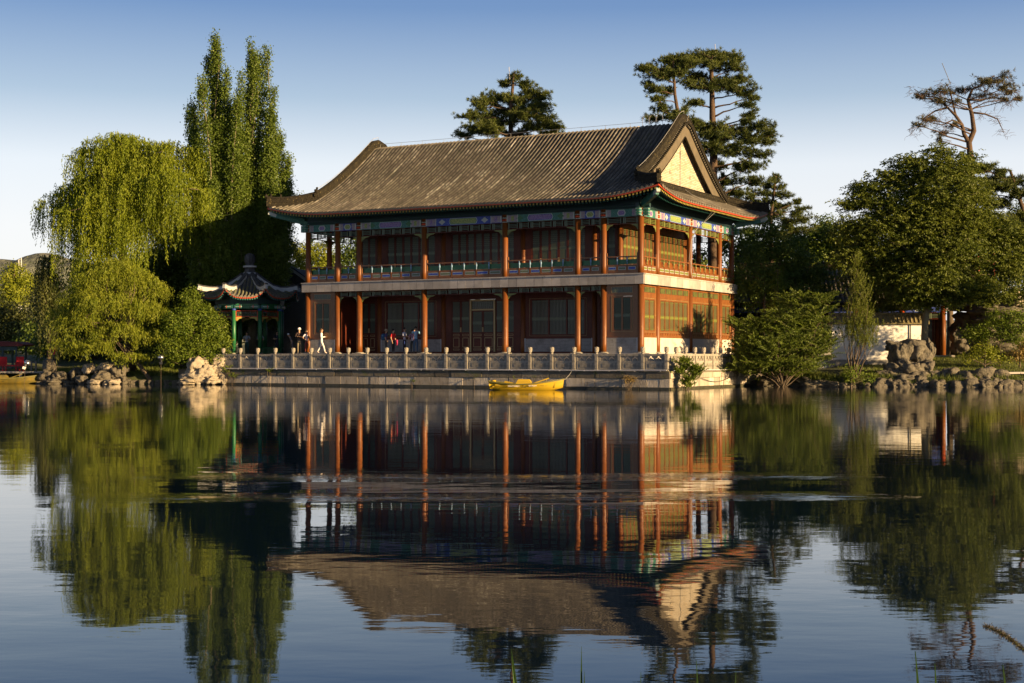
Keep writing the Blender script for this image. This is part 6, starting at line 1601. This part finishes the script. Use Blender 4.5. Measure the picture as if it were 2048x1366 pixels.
tree('broadleaf_tree', 'leafy tree beyond the right edge that shades the white wall', 'tree', 89.5, [(2185,560,50,50,0),(2215,520,45,50,0),(2165,620,46,44,0),(2225,610,50,50,0)], (2195,742), (2195,560), .2, 'lf_mid', 'bark', dens=16, per=44, cr=.34, size=.2, limbs=14)
tree('broadleaf_tree', 'dark bushy tree filling in below the pointed pine', 'tree', 103, [(1525,500,34,34),(1570,505,34,40),(1610,540,38,40),(1500,540,26,40),(1560,560,50,30),(1640,560,26,26),(1540,455,24,20)], (1560,700), (1560,520), .22, 'lf_dark', 'bark', dens=22, per=44, cr=.36, size=.2, limbs=16)

def rpt():
    while True:
        x = random.uniform(16.5, 40); y = random.uniform(88.5, 97); d = shore_sd(x, y)
        if .15 < d < 1.8 and noise.noise(Vector((x*.8, y*.8, 0))) > -.05: return (x, y, max(ground_z(x, y), .25)-.03)
tag(grass_patch('bank_weeds', rpt, 9000, .30, [M['grass']]), 'weeds growing between the rocks of the right bank')

for (lb, a, Y, lm) in (('first tree standing beyond the right edge of the view', 2150, 118, 'lf_dark'), ('second broader tree beyond the right edge of the view', 2290, 112, 'lf_mid'), ('third tree farthest beyond the right edge of the view', 2440, 120, 'lf_dark')):
    tree('background_tree', lb, 'tree', Y, [(a,480,70,70),(a-50,540,60,60),(a+50,560,60,60),(a,620,90,60)], (a,705), (a,480), .35, lm, 'bark', dens=8, per=44, cr=.5, size=.32, limbs=14)

tree('broadleaf_tree', 'low dark tree belt behind the bushy young willow', 'tree', 117, [(140,640,44,40),(200,600,50,44),(200,670,60,44),(270,650,50,44),(130,690,50,30),(260,700,60,24),(170,560,36,36)], (190,712), (190,620), .25, 'lf_dark', 'bark', dens=16, per=48, cr=.5, size=.3, limbs=12)
# ================================================================== BOATS
def boat(name, label, loc, rotz, L_=4.15, txt=True):
    bm_ = M['boat'] if txt else M['boatmoss']
    T_ = thing(name, label, 'boat', loc, rotz)
    b = MB(); n = 20; sec = 9
    def st(f):
        """stern 0 .. bow 1: half width, keel z, gunwale z"""
        w_ = .62*min(1, .70+f*1.1)*(1-max(0, f-.55)**2.0*4.2) ; w_ = max(.05, w_)
        sh = .30+.30*abs(f-.42)**1.8*2.6
        return w_, -.12+.34*max(0, f-.80)**1.3*4.5+.10*max(0,.14-f)*7, sh
    for i in range(n+1):
        f = i/n; w_, kz, gz_ = st(f); x = (f-.5)*L_+(.0)
        rake = .16*(f-.5)
        for j in range(sec):
            t = j/(sec-1)*2-1; a = abs(t); y = math.copysign(w_*min(1, a**.55), t) if a else 0; z = kz+(gz_-kz)*(a**2.6)
            b.v.append((x+rake*(z-.0)*2*(1 if f > .5 else 1), y, z))
    for i in range(n):
        for j in range(sec-1): a = i*sec+j; b.f.append((a, a+1, a+sec+1, a+sec)); b.m.append(0)
    b.f.append(tuple(range(sec))); b.m.append(0)
    b.build('hull', bm_, T_, True)
    bi = MB(); bi.v = [(v[0]*.985, v[1]*.95, v[2]*.97+.03) for v in b.v]; bi.f = [tuple(reversed(f)) for f in b.f]; bi.m = [0]*len(b.f); bi.build('inside', M['boatin'], T_, True)
    b = MB()
    for sg in (0, sec-1):
        pth = [Vector(bi.v[i*sec+sg])*1.0 for i in range(n+1)]; pth = [Vector((p.x/.985, p.y/.95*1.02, (p.z-.03)/.97-.03)) for p in pth]
        b.sweep(pth, [(-.04,-.025),(-.04,.035),(.04,.035),(.04,-.025)], 0, True)
    b.build('rubbing_strake', M['boatin'], T_)
    b = MB(); b.box(-1.75, -1.15, -.5, .5, .20, .26); b.box(.6, 1.1, -.52, .52, .20, .25); b.box(-.1, .3, -.56, .56, .18, .23)
    b.box(1.62, 1.68, -.3, .3, .1, .42); b.box(-1.9,-1.84,-.42,.42,.1,.5); b.build('thwart', bm_, T_)
    b = MB()
    for y in (-.56,):
        b.prism([(-.55,.28),(-.43,.52),(-.36,.56),(.18,.56),(.26,.5),(.42,.28)], 'y', y-.05, y+.45, 0)
    b.build('seat_housing', bm_, T_)
    b = MB(); b.bar((.45,-.5,.32), (1.35,-.46,.62), .1, .06, 0); b.bar((-1.2,-.45,.42), (-.6,-.5,.3), .06, .1, 0); b.build('armrest', bm_, T_)
    b = MB(); b.bar((-1.75,-.40,.16), (.2,-.615,.13), .02, .015, 0); b.build('plank_seam', M['boatin'], T_)
    if txt:
        for (s, x, z, hh) in (('OHLTERBEC', -.98, .135, .115), ('BARUM', .22, .155, .125)):
            cu = bpy.data.curves.new('lettering', 'FONT'); cu.body = s; cu.size = hh; cu.extrude = .004; cu.space_character = 1.12
            tmp = bpy.data.objects.new('lettering', cu); col.objects.link(tmp); dg = bpy.context.evaluated_depsgraph_get()
            me = bpy.data.meshes.new_from_object(tmp.evaluated_get(dg)); bpy.data.objects.remove(tmp)
            me.materials.clear(); me.materials.append(M['plaster']); o = link('lettering', me, T_, (x, -.655, z)); o.rotation_euler = (R(90), 0, 0)
        b = MB(); pts = [(.0+.09*math.cos(t), -.665, .17+.09*math.sin(t)) for t in [k*math.pi/8 for k in range(17)]]; b.tube(pts, .008, 5); b.build('ring_mark', M['boatin'], T_)
    return T_
bp_ = at(1053, 779, 82.6); boat('rowing_boat', 'yellow plastic rowing boat moored against the stone quay', (bp_.x, 82.2, .06), R(-9))
b = MB(); p0 = at(1120, 762, 82.6); p1 = at(1140, 748, 84.3); b.tube([p0, p0.lerp(p1,.5)+Vector((0,0,-.12)), p1, at(1143,742,84.3)], .012, 5)
o = b.build('mooring_rope', M['wire']); tag(o, 'thin rope from the yellow rowing boat up to the quay pipe', 'rope')
bl = at(20, 757, 102.3); boat('rowing_boat', 'mossy yellow rowing boat tied beside the landing on the left edge', (bl.x, 101.2, .06), R(4), 5.2, False)

# ================================================================== LANDING, CANOPY BOAT, CHAIRS, LAMPS
lp = at(30, 742, 104)
b = MB(); b.box(-5.5, 2.6, -.9, 2.2, .72, .84)
for x in (-5, -3, -1, 1, 2.4):
    for y in (-.8, 2.0): b.box(x-.08, x+.08, y-.08, y+.08, -.8, .72)
LD = b.build('landing', M['pave'], None, loc=(lp.x, lp.y-.9, 0)); tag(LD, 'pale flat landing stage at the left edge of the water', 'landing')
cb_ = at(2, 700, 107)
CB = thing('canopy_boat', 'dark red roofed pleasure boat moored behind the landing', 'boat', (cb_.x-1.0, 107, 0))
b = MB(); pts = [(-3.2,-.0),(2.6,-.0),(3.4,.5),(2.9,.85),(-3.2,.85)]; b.prism(pts, 'y', -1.0, 1.0); b.build('hull', M['darkgrn'], CB)
b = MB(); pr = [(-3.4,2.75),(-3.1,2.98),(0,3.08),(2.6,2.98),(3.15,2.78),(2.9,2.66),(-3.2,2.66)]; b.prism(pr, 'y', -1.25, 1.25); b.build('canopy', M['canopy'], CB)
b = MB(); b.lathe((0,0,0), [(.11,-.01),(.11,.01)], 12); o = b.build('round_badge', M['greywhite'], CB, loc=(1.0,-1.26,2.82)); o.rotation_euler = (R(90),0,0)
b = MB()
for x in (-2.6, -.9, .3, 1.5, 2.5):
    for y in (-1.05, 1.05): b.box(x-.07, x+.07, y-.05, y+.05, .85, 2.66)
b.box(-2.6, 2.5, -1.08, -1.0, 2.35, 2.62); b.build('canopy_post', M['darkgrn'], CB)
for i, (px, lb) in enumerate(((5, 'red armchair on the landing at the picture edge'), (39, 'red armchair on the landing next to the bent lamp'), (22, 'low red bench between the two red armchairs'))):
    p = at(px, 737, 104.2); CH = thing('armchair' if i < 2 else 'bench', lb, 'chair' if i < 2 else 'bench', (p.x, 104.2, .84), R(10))
    w_ = .27 if i < 2 else .6
    b = MB(); b.box(-w_, w_, -.26, .26, .36, .44); b.build('seat', M['redfab'], CH)
    if i < 2: b = MB(); b.box(-w_, w_, .22, .29, .45, 1.05); b.build('backrest', M['redfab'], CH)
    for (x, y) in ((-w_+.03,-.23),(w_-.03,-.23),(-w_+.03,.23),(w_-.03,.23)):
        b = MB(); b.tube([(x,y,0),(x,y,.62 if y < 0 and i < 2 else .36)], .02, 6); b.build('leg', M['redfab'], CH)
    if i < 2: b = MB(); [b.bar((s*(w_-.03),-.24,.63), (s*(w_-.03),.24,.63), .05, .03) for s in (-1,1)]; b.build('armrest', M['redfab'], CH)
def lamp(px, py, Y, lab, bent):
    p = at(px, py, Y); T_ = thing('flood_lamp', lab, 'lamp', (p.x, Y, 0)); z = p.z; dx = .12 if bent else 0
    b = MB(); b.tube([(-.10 if bent else .0,0,-.6),(0,0,z-.42),(dx*.3,0,z-.25)], .012, 6); b.build('pole', M['bark'], T_)
    b = MB(); prof = [(.04,-.22),(.075,-.20),(.075,-.06),(.12,-.03),(.20,.05),(.22,.13),(.20,.20),(.13,.26),(.04,.28)]
    b.lathe((0,0,0), prof, 20); o = b.build('lamp_head', M['chrome'], T_, True, loc=(dx,0,z)); o.rotation_euler = (R(18), R(38) if bent else 0, 0)
    b = MB(); b.box(-.09,.09,-.08,.08,-.36,-.2); o = b.build('ballast_box', M['darkmetal'] if not bent else M['plaster'], T_, loc=(dx*.3,0,z-.0)); o.rotation_euler=(0,R(20) if bent else 0,0)
lamp(322, 718, 97.2, 'upright round flood lamp on a pole in the water before the shrub', False)
lamp(50, 728, 98.5, 'tilted flood lamp on a bent pole in the water before the yellow boat', True)
lamp(-60, 725, 98.5, 'flood lamp beyond the left edge of the view', False) if False else None
b = MB()
for px in (63, 72): p = at(px, 745, 103); b.box(p.x-.05, p.x+.05, 102.95, 103.05, .8, 1.55)
b.box(at(63,0,103).x, at(72,0,103).x, 102.97, 103.03, 1.45, 1.53); o = b.build('rail_post', M['darkmetal']); tag(o, 'short dark mooring rail on the landing right of the tilted lamp', 'rail')
# twin masts on the hill
for i, px in enumerate((62, 67)):
    b = MB(); p = at(px, 524, 800); b.tube([(0,0,-24),(0,0,p.z+1 if i else p.z)], [.45,.35], 6); 
    if i == 0: b.bar((0,0,p.z), (1.5,0,p.z), .4, .4)
    o = b.build('mast', M['greywhite'], None, loc=(p.x, 780, 0)); tag(o, 'pale mast on the hillside, %s of the two' % ('thinner left one' if i == 0 else 'brighter right one'), 'mast')

# ================================================================== PEOPLE
SK = {}
def cmat(name, c): 
    if name not in SK: SK[name] = mat(name, c, .8)
    return SK[name]
def person(label, loc, H, rot, top, bottom, skin=(.42,.25,.16), hair='hair', hat=None, pose='stand', sleeves='short', extra=None, shoes=(.1,.08,.07), skirt=None, shadehair=(.015,.012,.01)):
    T_ = thing('person', label, 'person', loc, rot)
    lean = {'bend': .30, 'lean': .12}.get(pose, 0.0)
    def J(x, y, z):      # bends the upper body forward (towards -y)
        if z > .52 and lean: d = z-.52; return Vector((x, y-d*math.sin(lean*1.6), .52+d*math.cos(lean*1.6)))*H
        return Vector((x, y, z))*H
    LK = [(-.055,0,.28),(.055,0,.28)]; LA = [(-.055,.01,.045),(.055,.01,.045)]
    if pose == 'walk': LK = [(-.05,-.09,.29),(.05,.05,.28)]; LA = [(-.05,-.15,.05),(.05,.17,.07)]
    el = [(-.145,.02,.64),(.145,.02,.64)]; wr = [(-.15,-.05,.50),(.15,-.05,.50)]
    if pose in ('walk','fold','hold'): el = [(-.15,.0,.65),(.15,.0,.65)]; wr = [(-.04,-.14,.67),(.05,-.14,.66)]
    if pose == 'akimbo': el = [(-.20,.05,.68),(.20,.04,.68)]; wr = [(-.09,-.02,.58),(.09,-.02,.58)]
    if pose == 'photo': el = [(-.14,-.10,.72),(.14,-.10,.72)]; wr = [(-.05,-.16,.86),(.05,-.16,.86)]
    pts = [(0,0,.52),(0,-.005,.60),(0,0,.70),(0,.005,.79),(0,.0,.845),(0,-.005,.875),(0,-.01,.93),(0,-.005,.975)]
    rad = [(.078,.062),(.070,.052),(.078,.056),(.080,.052),(.032,.032),(.036,.040),(.045,.056),(.030,.036)]
    reg = ['b','t','t','t','s','s','s','s']; E = [(i, i+1) for i in range(7)]
    V = [J(*p) for p in pts]; sg = (-1, 1)
    for k in range(2):
        n = len(V); V += [J(sg[k]*.105, .0, .805), J(*el[k]), J(*wr[k]), J(wr[k][0], wr[k][1]-.03 if pose != 'stand' else wr[k][1]-.012, wr[k][2]-(.045 if pose in ('stand','bend','lean') else 0))]
        rad += [(.036,.036),(.026,.026),(.018,.018),(.015,.020)]; reg += ['t','t' if sleeves == 'long' else 's2','s' if sleeves != 'long' else 't','s']; E += [(3, n), (n, n+1), (n+1, n+2), (n+2, n+3)]
    for k in range(2):
        n = len(V); V += [Vector((sg[k]*.05,0,.47))*H, Vector(LK[k])*H, Vector(LA[k])*H, (Vector(LA[k])+Vector((0,-.075,-.025)))*H]
        rad += [(.054,.054),(.036,.038),(.024,.026),(.020,.018)]; reg += ['b','b','f','f']; E += [(0, n), (n, n+1), (n+1, n+2), (n+2, n+3)]
    me0 = bpy.data.meshes.new('body'); me0.from_pydata([tuple(v) for v in V], E, []); o = bpy.data.objects.new('body', me0); col.objects.link(o)
    sk = o.modifiers.new('skin', 'SKIN'); sk.branch_smoothing = .6; sk.use_smooth_shade = True
    if me0.skin_vertices:
        for i, s in enumerate(me0.skin_vertices[0].data): s.radius = (rad[i][0]*H, rad[i][1]*H); s.use_root = (i == 0)
    sb = o.modifiers.new('sub', 'SUBSURF'); sb.levels = 2; sb.render_levels = 2
    dg = bpy.context.evaluated_depsgraph_get(); dg.update(); me = bpy.data.meshes.new_from_object(o.evaluated_get(dg)); bpy.data.objects.remove(o)
    me.name = 'body'; me.materials.clear()
    for m_ in (cmat('skin_%d' % int(skin[0]*100), skin), cmat('top_%d_%d_%d' % tuple(int(c*100) for c in top), top), cmat('bottom_%d_%d_%d' % tuple(int(c*100) for c in bottom), bottom), cmat('shoe_%d' % int(shoes[0]*100), shoes)): me.materials.append(m_)
    segs = [(V[a], V[b_], reg[a], reg[b_]) for a, b_ in E]
    for p in me.polygons:
        c = p.center; best = 9; r_ = 's'
        for (a, b_, ra, rb) in segs:
            d = b_-a; t = max(0, min(1, (c-a).dot(d)/d.dot(d))); q = (c-a-d*t).length
            if q < best:
                best = q
                if ra == 't' and rb == 's2': r_ = 't' if t < .75 else 's'
                elif ra == 's2' and rb == 's': r_ = 's'
                elif ra == 't' and rb == 's': r_ = 't' if t < .5 else 's'
                elif ra == 'b' and rb == 't': r_ = 'b' if t < .25 else 't'
                elif ra == 'b' and rb == 'f': r_ = 'b' if t < .8 else 'f'
                else: r_ = ra if t < .5 else rb
        p.material_index = {'s':0,'s2':0,'t':1,'b':2,'f':3}[r_]; p.use_smooth = True
    body = link('body', me, T_)
    # fingers, nose, ears
    b = MB()
    for k in range(2):
        hn = V[8+k*4+3]; dr = (hn-V[8+k*4+2]).normalized(); sd = dr.cross(Vector((0,1,0))); sd = sd.normalized() if sd.length > .1 else Vector((1,0,0))
        for q, ln in enumerate((.038,.045,.043,.034)):
            s0 = hn+sd*(q-1.5)*.0085*H+dr*.008*H; s1 = s0+dr*ln*.55*H; s2 = s1+(dr*.8+Vector((0,-.5,-.2))).normalized()*ln*.45*H; b.tube([s0, s1, s2], [.0052*H,.005*H,.004*H], 5)
        s0 = hn-dr*.01*H; b.tube([s0, s0+(dr*.5+sd*sg[k]*-.8)*.03*H, s0+(dr*1.0+sd*sg[k]*-.8)*.045*H], [.006*H,.0055*H,.004*H], 5)
    b.tube([J(0,-.058,.935), J(0,-.072,.918), J(0,-.06,.912)], [.006*H,.009*H,.006*H], 5)
    for s in sg: b.tube([J(s*.047,0,.945), J(s*.053,.004,.935), J(s*.048,.0,.918)], [.006*H,.008*H,.005*H], 5)
    b.build('fingers_and_face', me.materials[0], body, True)
    b = MB(); c = J(0, .004, .945); pr = []
    for i in range(8): a = -.35+(math.pi/2+.35)*i/7; pr.append((.056*H*max(.05, math.cos(a)), .056*H*math.sin(a)*1.15))
    b.lathe((c.x, c.y+.008*H, c.z), pr, 12)
    if hair == 'long': b.tube([J(0,.035,.95), J(0,.055,.90), J(0,.055,.84)], [.042*H,.04*H,.02*H], 8)
    b.build('hair', cmat('hair_%d' % int(shadehair[0]*1000), shadehair), T_, True)
    if hat:
        b = MB(); c = J(0, -.004, .962); b.lathe(c, [(.085*H,-.012*H),(.082*H,-.004*H),(.060*H,.006*H),(.056*H,.045*H),(.045*H,.058*H),(.01*H,.062*H)], 16); b.build('hat', cmat('hat_%d' % int(hat[0]*100), hat), T_, True)
    if skirt:
        b = MB(); b.lathe((0,0,0), [(.10*H,.22*H),(.095*H,.35*H),(.082*H,.50*H),(.075*H,.56*H)], 16); b.build('skirt', cmat('skirt_%d' % int(skirt[0]*100), skirt), T_, True)
    if extra: extra(T_, J, H)
    return T_
def backpack(colr):
    def f(T_, J, H):
        b = MB(); c = J(0, .10, .70); pr = [(.03,-.15),(.10,-.13),(.115,-.04),(.105,.07),(.06,.12),(.02,.13)]; b.lathe(c, [(r*H*1.0, z*H) for r, z in pr], 12)
        for s in (-1,1): b.tube([J(s*.06,.07,.80), J(s*.065,-.03,.835), J(s*.075,-.065,.76), J(s*.07,.06,.62)], .012*H, 5)
        b.build('backpack', cmat('backpack_cloth', colr), T_, True)
    return f
def strap(colr):
    def f(T_, J, H):
        b = MB(); b.tube([J(-.07,.06,.82), J(0,.075,.72), J(.09,.06,.58), J(.1,-.02,.56)], .010*H, 5); b.build('bag_strap', cmat('dark_strap', colr), T_)
        b = MB(); c = J(.12,.02,.53); b.box(c.x-.03,c.x+.05,c.y-.08,c.y+.08,c.z-.1,c.z+.08); b.build('shoulder_bag', cmat('dark_strap', colr), T_)
    return f
def jacket(colr):
    def f(T_, J, H):
        b = MB(); c = J(.16,-.07,.52); b.tube([c+Vector((0,0,.08)), c, c-Vector((.01,0,.16)), c-Vector((.0,0,.30))], [.05,.075,.07,.03], 7); b.build('jacket', cmat('held_jacket', colr), T_, True)
    return f
def bottle(colr):
    def f(T_, J, H):
        b = MB(); c = J(-.15,-.07,.43); b.lathe(c, [(.03,-.12),(.033,.05),(.012,.08),(.012,.11)], 8); b.build('bottle', cmat('bottle_blue', colr), T_, True)
    return f
def pos(px, Y, z): p = at(px, 706, Y); return (p.x, Y, z)
WHT = (.75,.73,.72)
TOWARD, RIGHT, LEFT, AWAY = 0, R(90), R(-90), R(180)
person('woman in white walking right past the posts in full sun', pos(643, 97.2, Z0), 1.70, RIGHT, WHT, (.70,.66,.62), hair='long', pose='walk', sleeves='long', shadehair=(.06,.03,.015), shoes=(.6,.5,.45))
person('man in white bucket hat and dark shirt looking down at his hands', pos(598.5, 98.2, Z0), 1.74, TOWARD, (.045,.025,.022), (.16,.13,.08), hat=WHT, pose='hold', sleeves='long')
person('woman in white top with hands on hips and maroon trousers', pos(613, 98.0, Z0), 1.62, R(60), (.55,.52,.62), (.13,.02,.02), pose='akimbo', extra=strap((.55,.5,.55)))
person('stooping figure in grey with a pale cap behind the bucket hat man', pos(586, 99.2, Z0-.05), 1.5, LEFT, (.16,.14,.15), (.08,.07,.08), hat=(.5,.48,.46), pose='bend')
person('person in tan sun hat and purple shirt carrying a blue backpack', pos(772, 95.6, Z0), 1.60, RIGHT, (.10,.055,.15), (.04,.045,.045), hat=(.34,.26,.17), extra=backpack((.015,.07,.16)))
person('woman in bright red shirt holding a pink jacket', pos(786.5, 95.2, Z0), 1.62, R(60), (.62,.012,.018), (.014,.014,.02), pose='stand', extra=jacket((.38,.015,.08)))
person('man in white shirt and dark trousers holding a water bottle', pos(809, 95.4, Z0), 1.72, R(70), (.55,.56,.70), (.012,.014,.035), pose='hold', extra=bottle((.08,.14,.5)))
person('person in blue patterned shirt with a dark cross strap raising hands', pos(831.5, 94.3, Z0), 1.78, AWAY, (.22,.42,.62), (.05,.10,.17), pose='photo', extra=strap((.012,.012,.015)))
person('partly hidden person in lilac behind the blue patterned shirt', pos(825, 95.2, Z0), 1.6, AWAY, (.25,.14,.22), (.03,.035,.03), pose='stand')
person('woman in pale shirt inside the pavilion, between the two lit columns', pos(493.5, 103.2, FL), 1.62, TOWARD, (.34,.38,.48), (.02,.09,.08), hair='long', pose='hold')
person('person in grey blouse inside the pavilion beside the second column', pos(521, 103.4, FL), 1.62, TOWARD, (.22,.24,.27), (.03,.08,.06), pose='hold')
person('woman in dark dress with bare shoulders looking down in the pavilion', pos(554, 102.8, FL), 1.66, R(20), (.02,.02,.035), (.015,.015,.03), skirt=(.02,.02,.03), pose='hold')
person('person in red shirt half hidden behind a rock by the landing', pos(109, 103.2, 1.12), 1.68, R(150), (.55,.012,.03), (.02,.02,.03), pose='stand')

# ================================================================== NEAR REEDS
M['reed'] = leaf_mat('reed_blade', (.05,.10,.03), (.08,.15,.04), .3)
def blade(label, px, py, Y, bend, h, w_=.016):
    tip = at(px, py, Y); base = Vector((tip.x+bend, Y, .05)); n = 40; P = []
    for i in range(n+1): f = i/n; P.append(Vector((base.x+(tip.x-base.x)*f**1.7, Y+.02*math.sin(f*3), base.z+(tip.z-base.z)*f)))
    b = MB()
    for i in range(n):
        wa = w_*min(1, (1-i/n)*(P[-1]-P[0]).length/.16)+.0006; wb = w_*min(1, (1-(i+1)/n)*(P[-1]-P[0]).length/.16)+.0006
        b.quad(P[i]+Vector((-wa/2,-.003,0)), P[i]+Vector((0,.004,0)), P[i+1]+Vector((0,.004,0)), P[i+1]+Vector((-wb/2,-.003,0))); b.quad(P[i]+Vector((0,.004,0)), P[i]+Vector((wa/2,-.003,0)), P[i+1]+Vector((wb/2,-.003,0)), P[i+1]+Vector((0,.004,0)))
    me = b.mesh('reed_blade', [M['reed']]); a = me.attributes.new('tint', 'FLOAT', 'FACE'); a.data.foreach_set('value', [.4]*len(me.polygons))
    o = link('reed_blade', me); tag(o, label, 'reed', 'reed blades along the near edge')
blade('curved broad reed blade bending left, leftmost at the bottom edge', 1022, 1295, 3.6, .085, 1)
blade('straight grey reed blade right of the curved one', 1163, 1293, 3.6, -.002, 1, .008)
blade('short dark reed tip right beside the straight grey one', 1169, 1343, 3.6, -.01, 1, .010)
blade('thin short reed tip between the straight pair and the double pair', 1282, 1344, 3.6, -.012, 1, .008)
blade('leaning reed blade before the reflected dark pine', 1393, 1321, 3.6, .03, 1, .010)
blade('faint short reed blade just right of the leaning one', 1472, 1343, 3.6, -.02, 1, .008)
blade('tall reed blade leaning left under the right reflected tree', 1831, 1303, 3.5, .06, 1, .012)
blade('second reed blade right of the tall leaning one', 1870, 1327, 3.5, .04, 1, .012)
blade('wide low reed blade near the right bottom corner', 2006, 1330, 3.5, .09, 1, .014)
sh = thing('foxtail_grass', 'brown bristly foxtail seed head drooping in from the right bottom corner', 'grass', (0,0,0))
pth = [at(x, y, 3.3) for x, y in [(2300,1700),(2150,1480),(2085,1345),(2048,1300),(2030,1285),(2005,1268),(1985,1258),(1970,1253)]]
b = MB(); b.tube(pth, [.003,.003,.0025,.002,.002,.002,.0015,.001], 6); b.build('stem', M['grass'], sh)
b = MB(); V = []
cs = [pth[3].lerp(pth[4], t) for t in (0,.25,.5,.75)]+[pth[4].lerp(pth[5], t) for t in (0,.2,.4,.6,.8)]+[pth[5].lerp(pth[6], t) for t in (0,.25,.5,.75)]+[pth[6].lerp(pth[7], t) for t in (0,.5,1)]
C = np.repeat(np.array([tuple(c) for c in cs]), 70, 0)+rng.normal(size=(len(cs)*70,3))*.0022; D = unit(len(C))*.009
me = np_mesh('seed_head', diamonds(C, D, cross_unit(D, unit(len(C)))*.0007), 4, [M['lf_dry2'] if 'lf_dry2' in M else leaf_mat('seed_bristle', (.06,.05,.03), (.12,.10,.06), .2)], rng.random(len(C))); link('seed_head', me, sh)
print('objects', len(bpy.data.objects), 'polys', sum(len(m.polygons) for m in bpy.data.meshes))
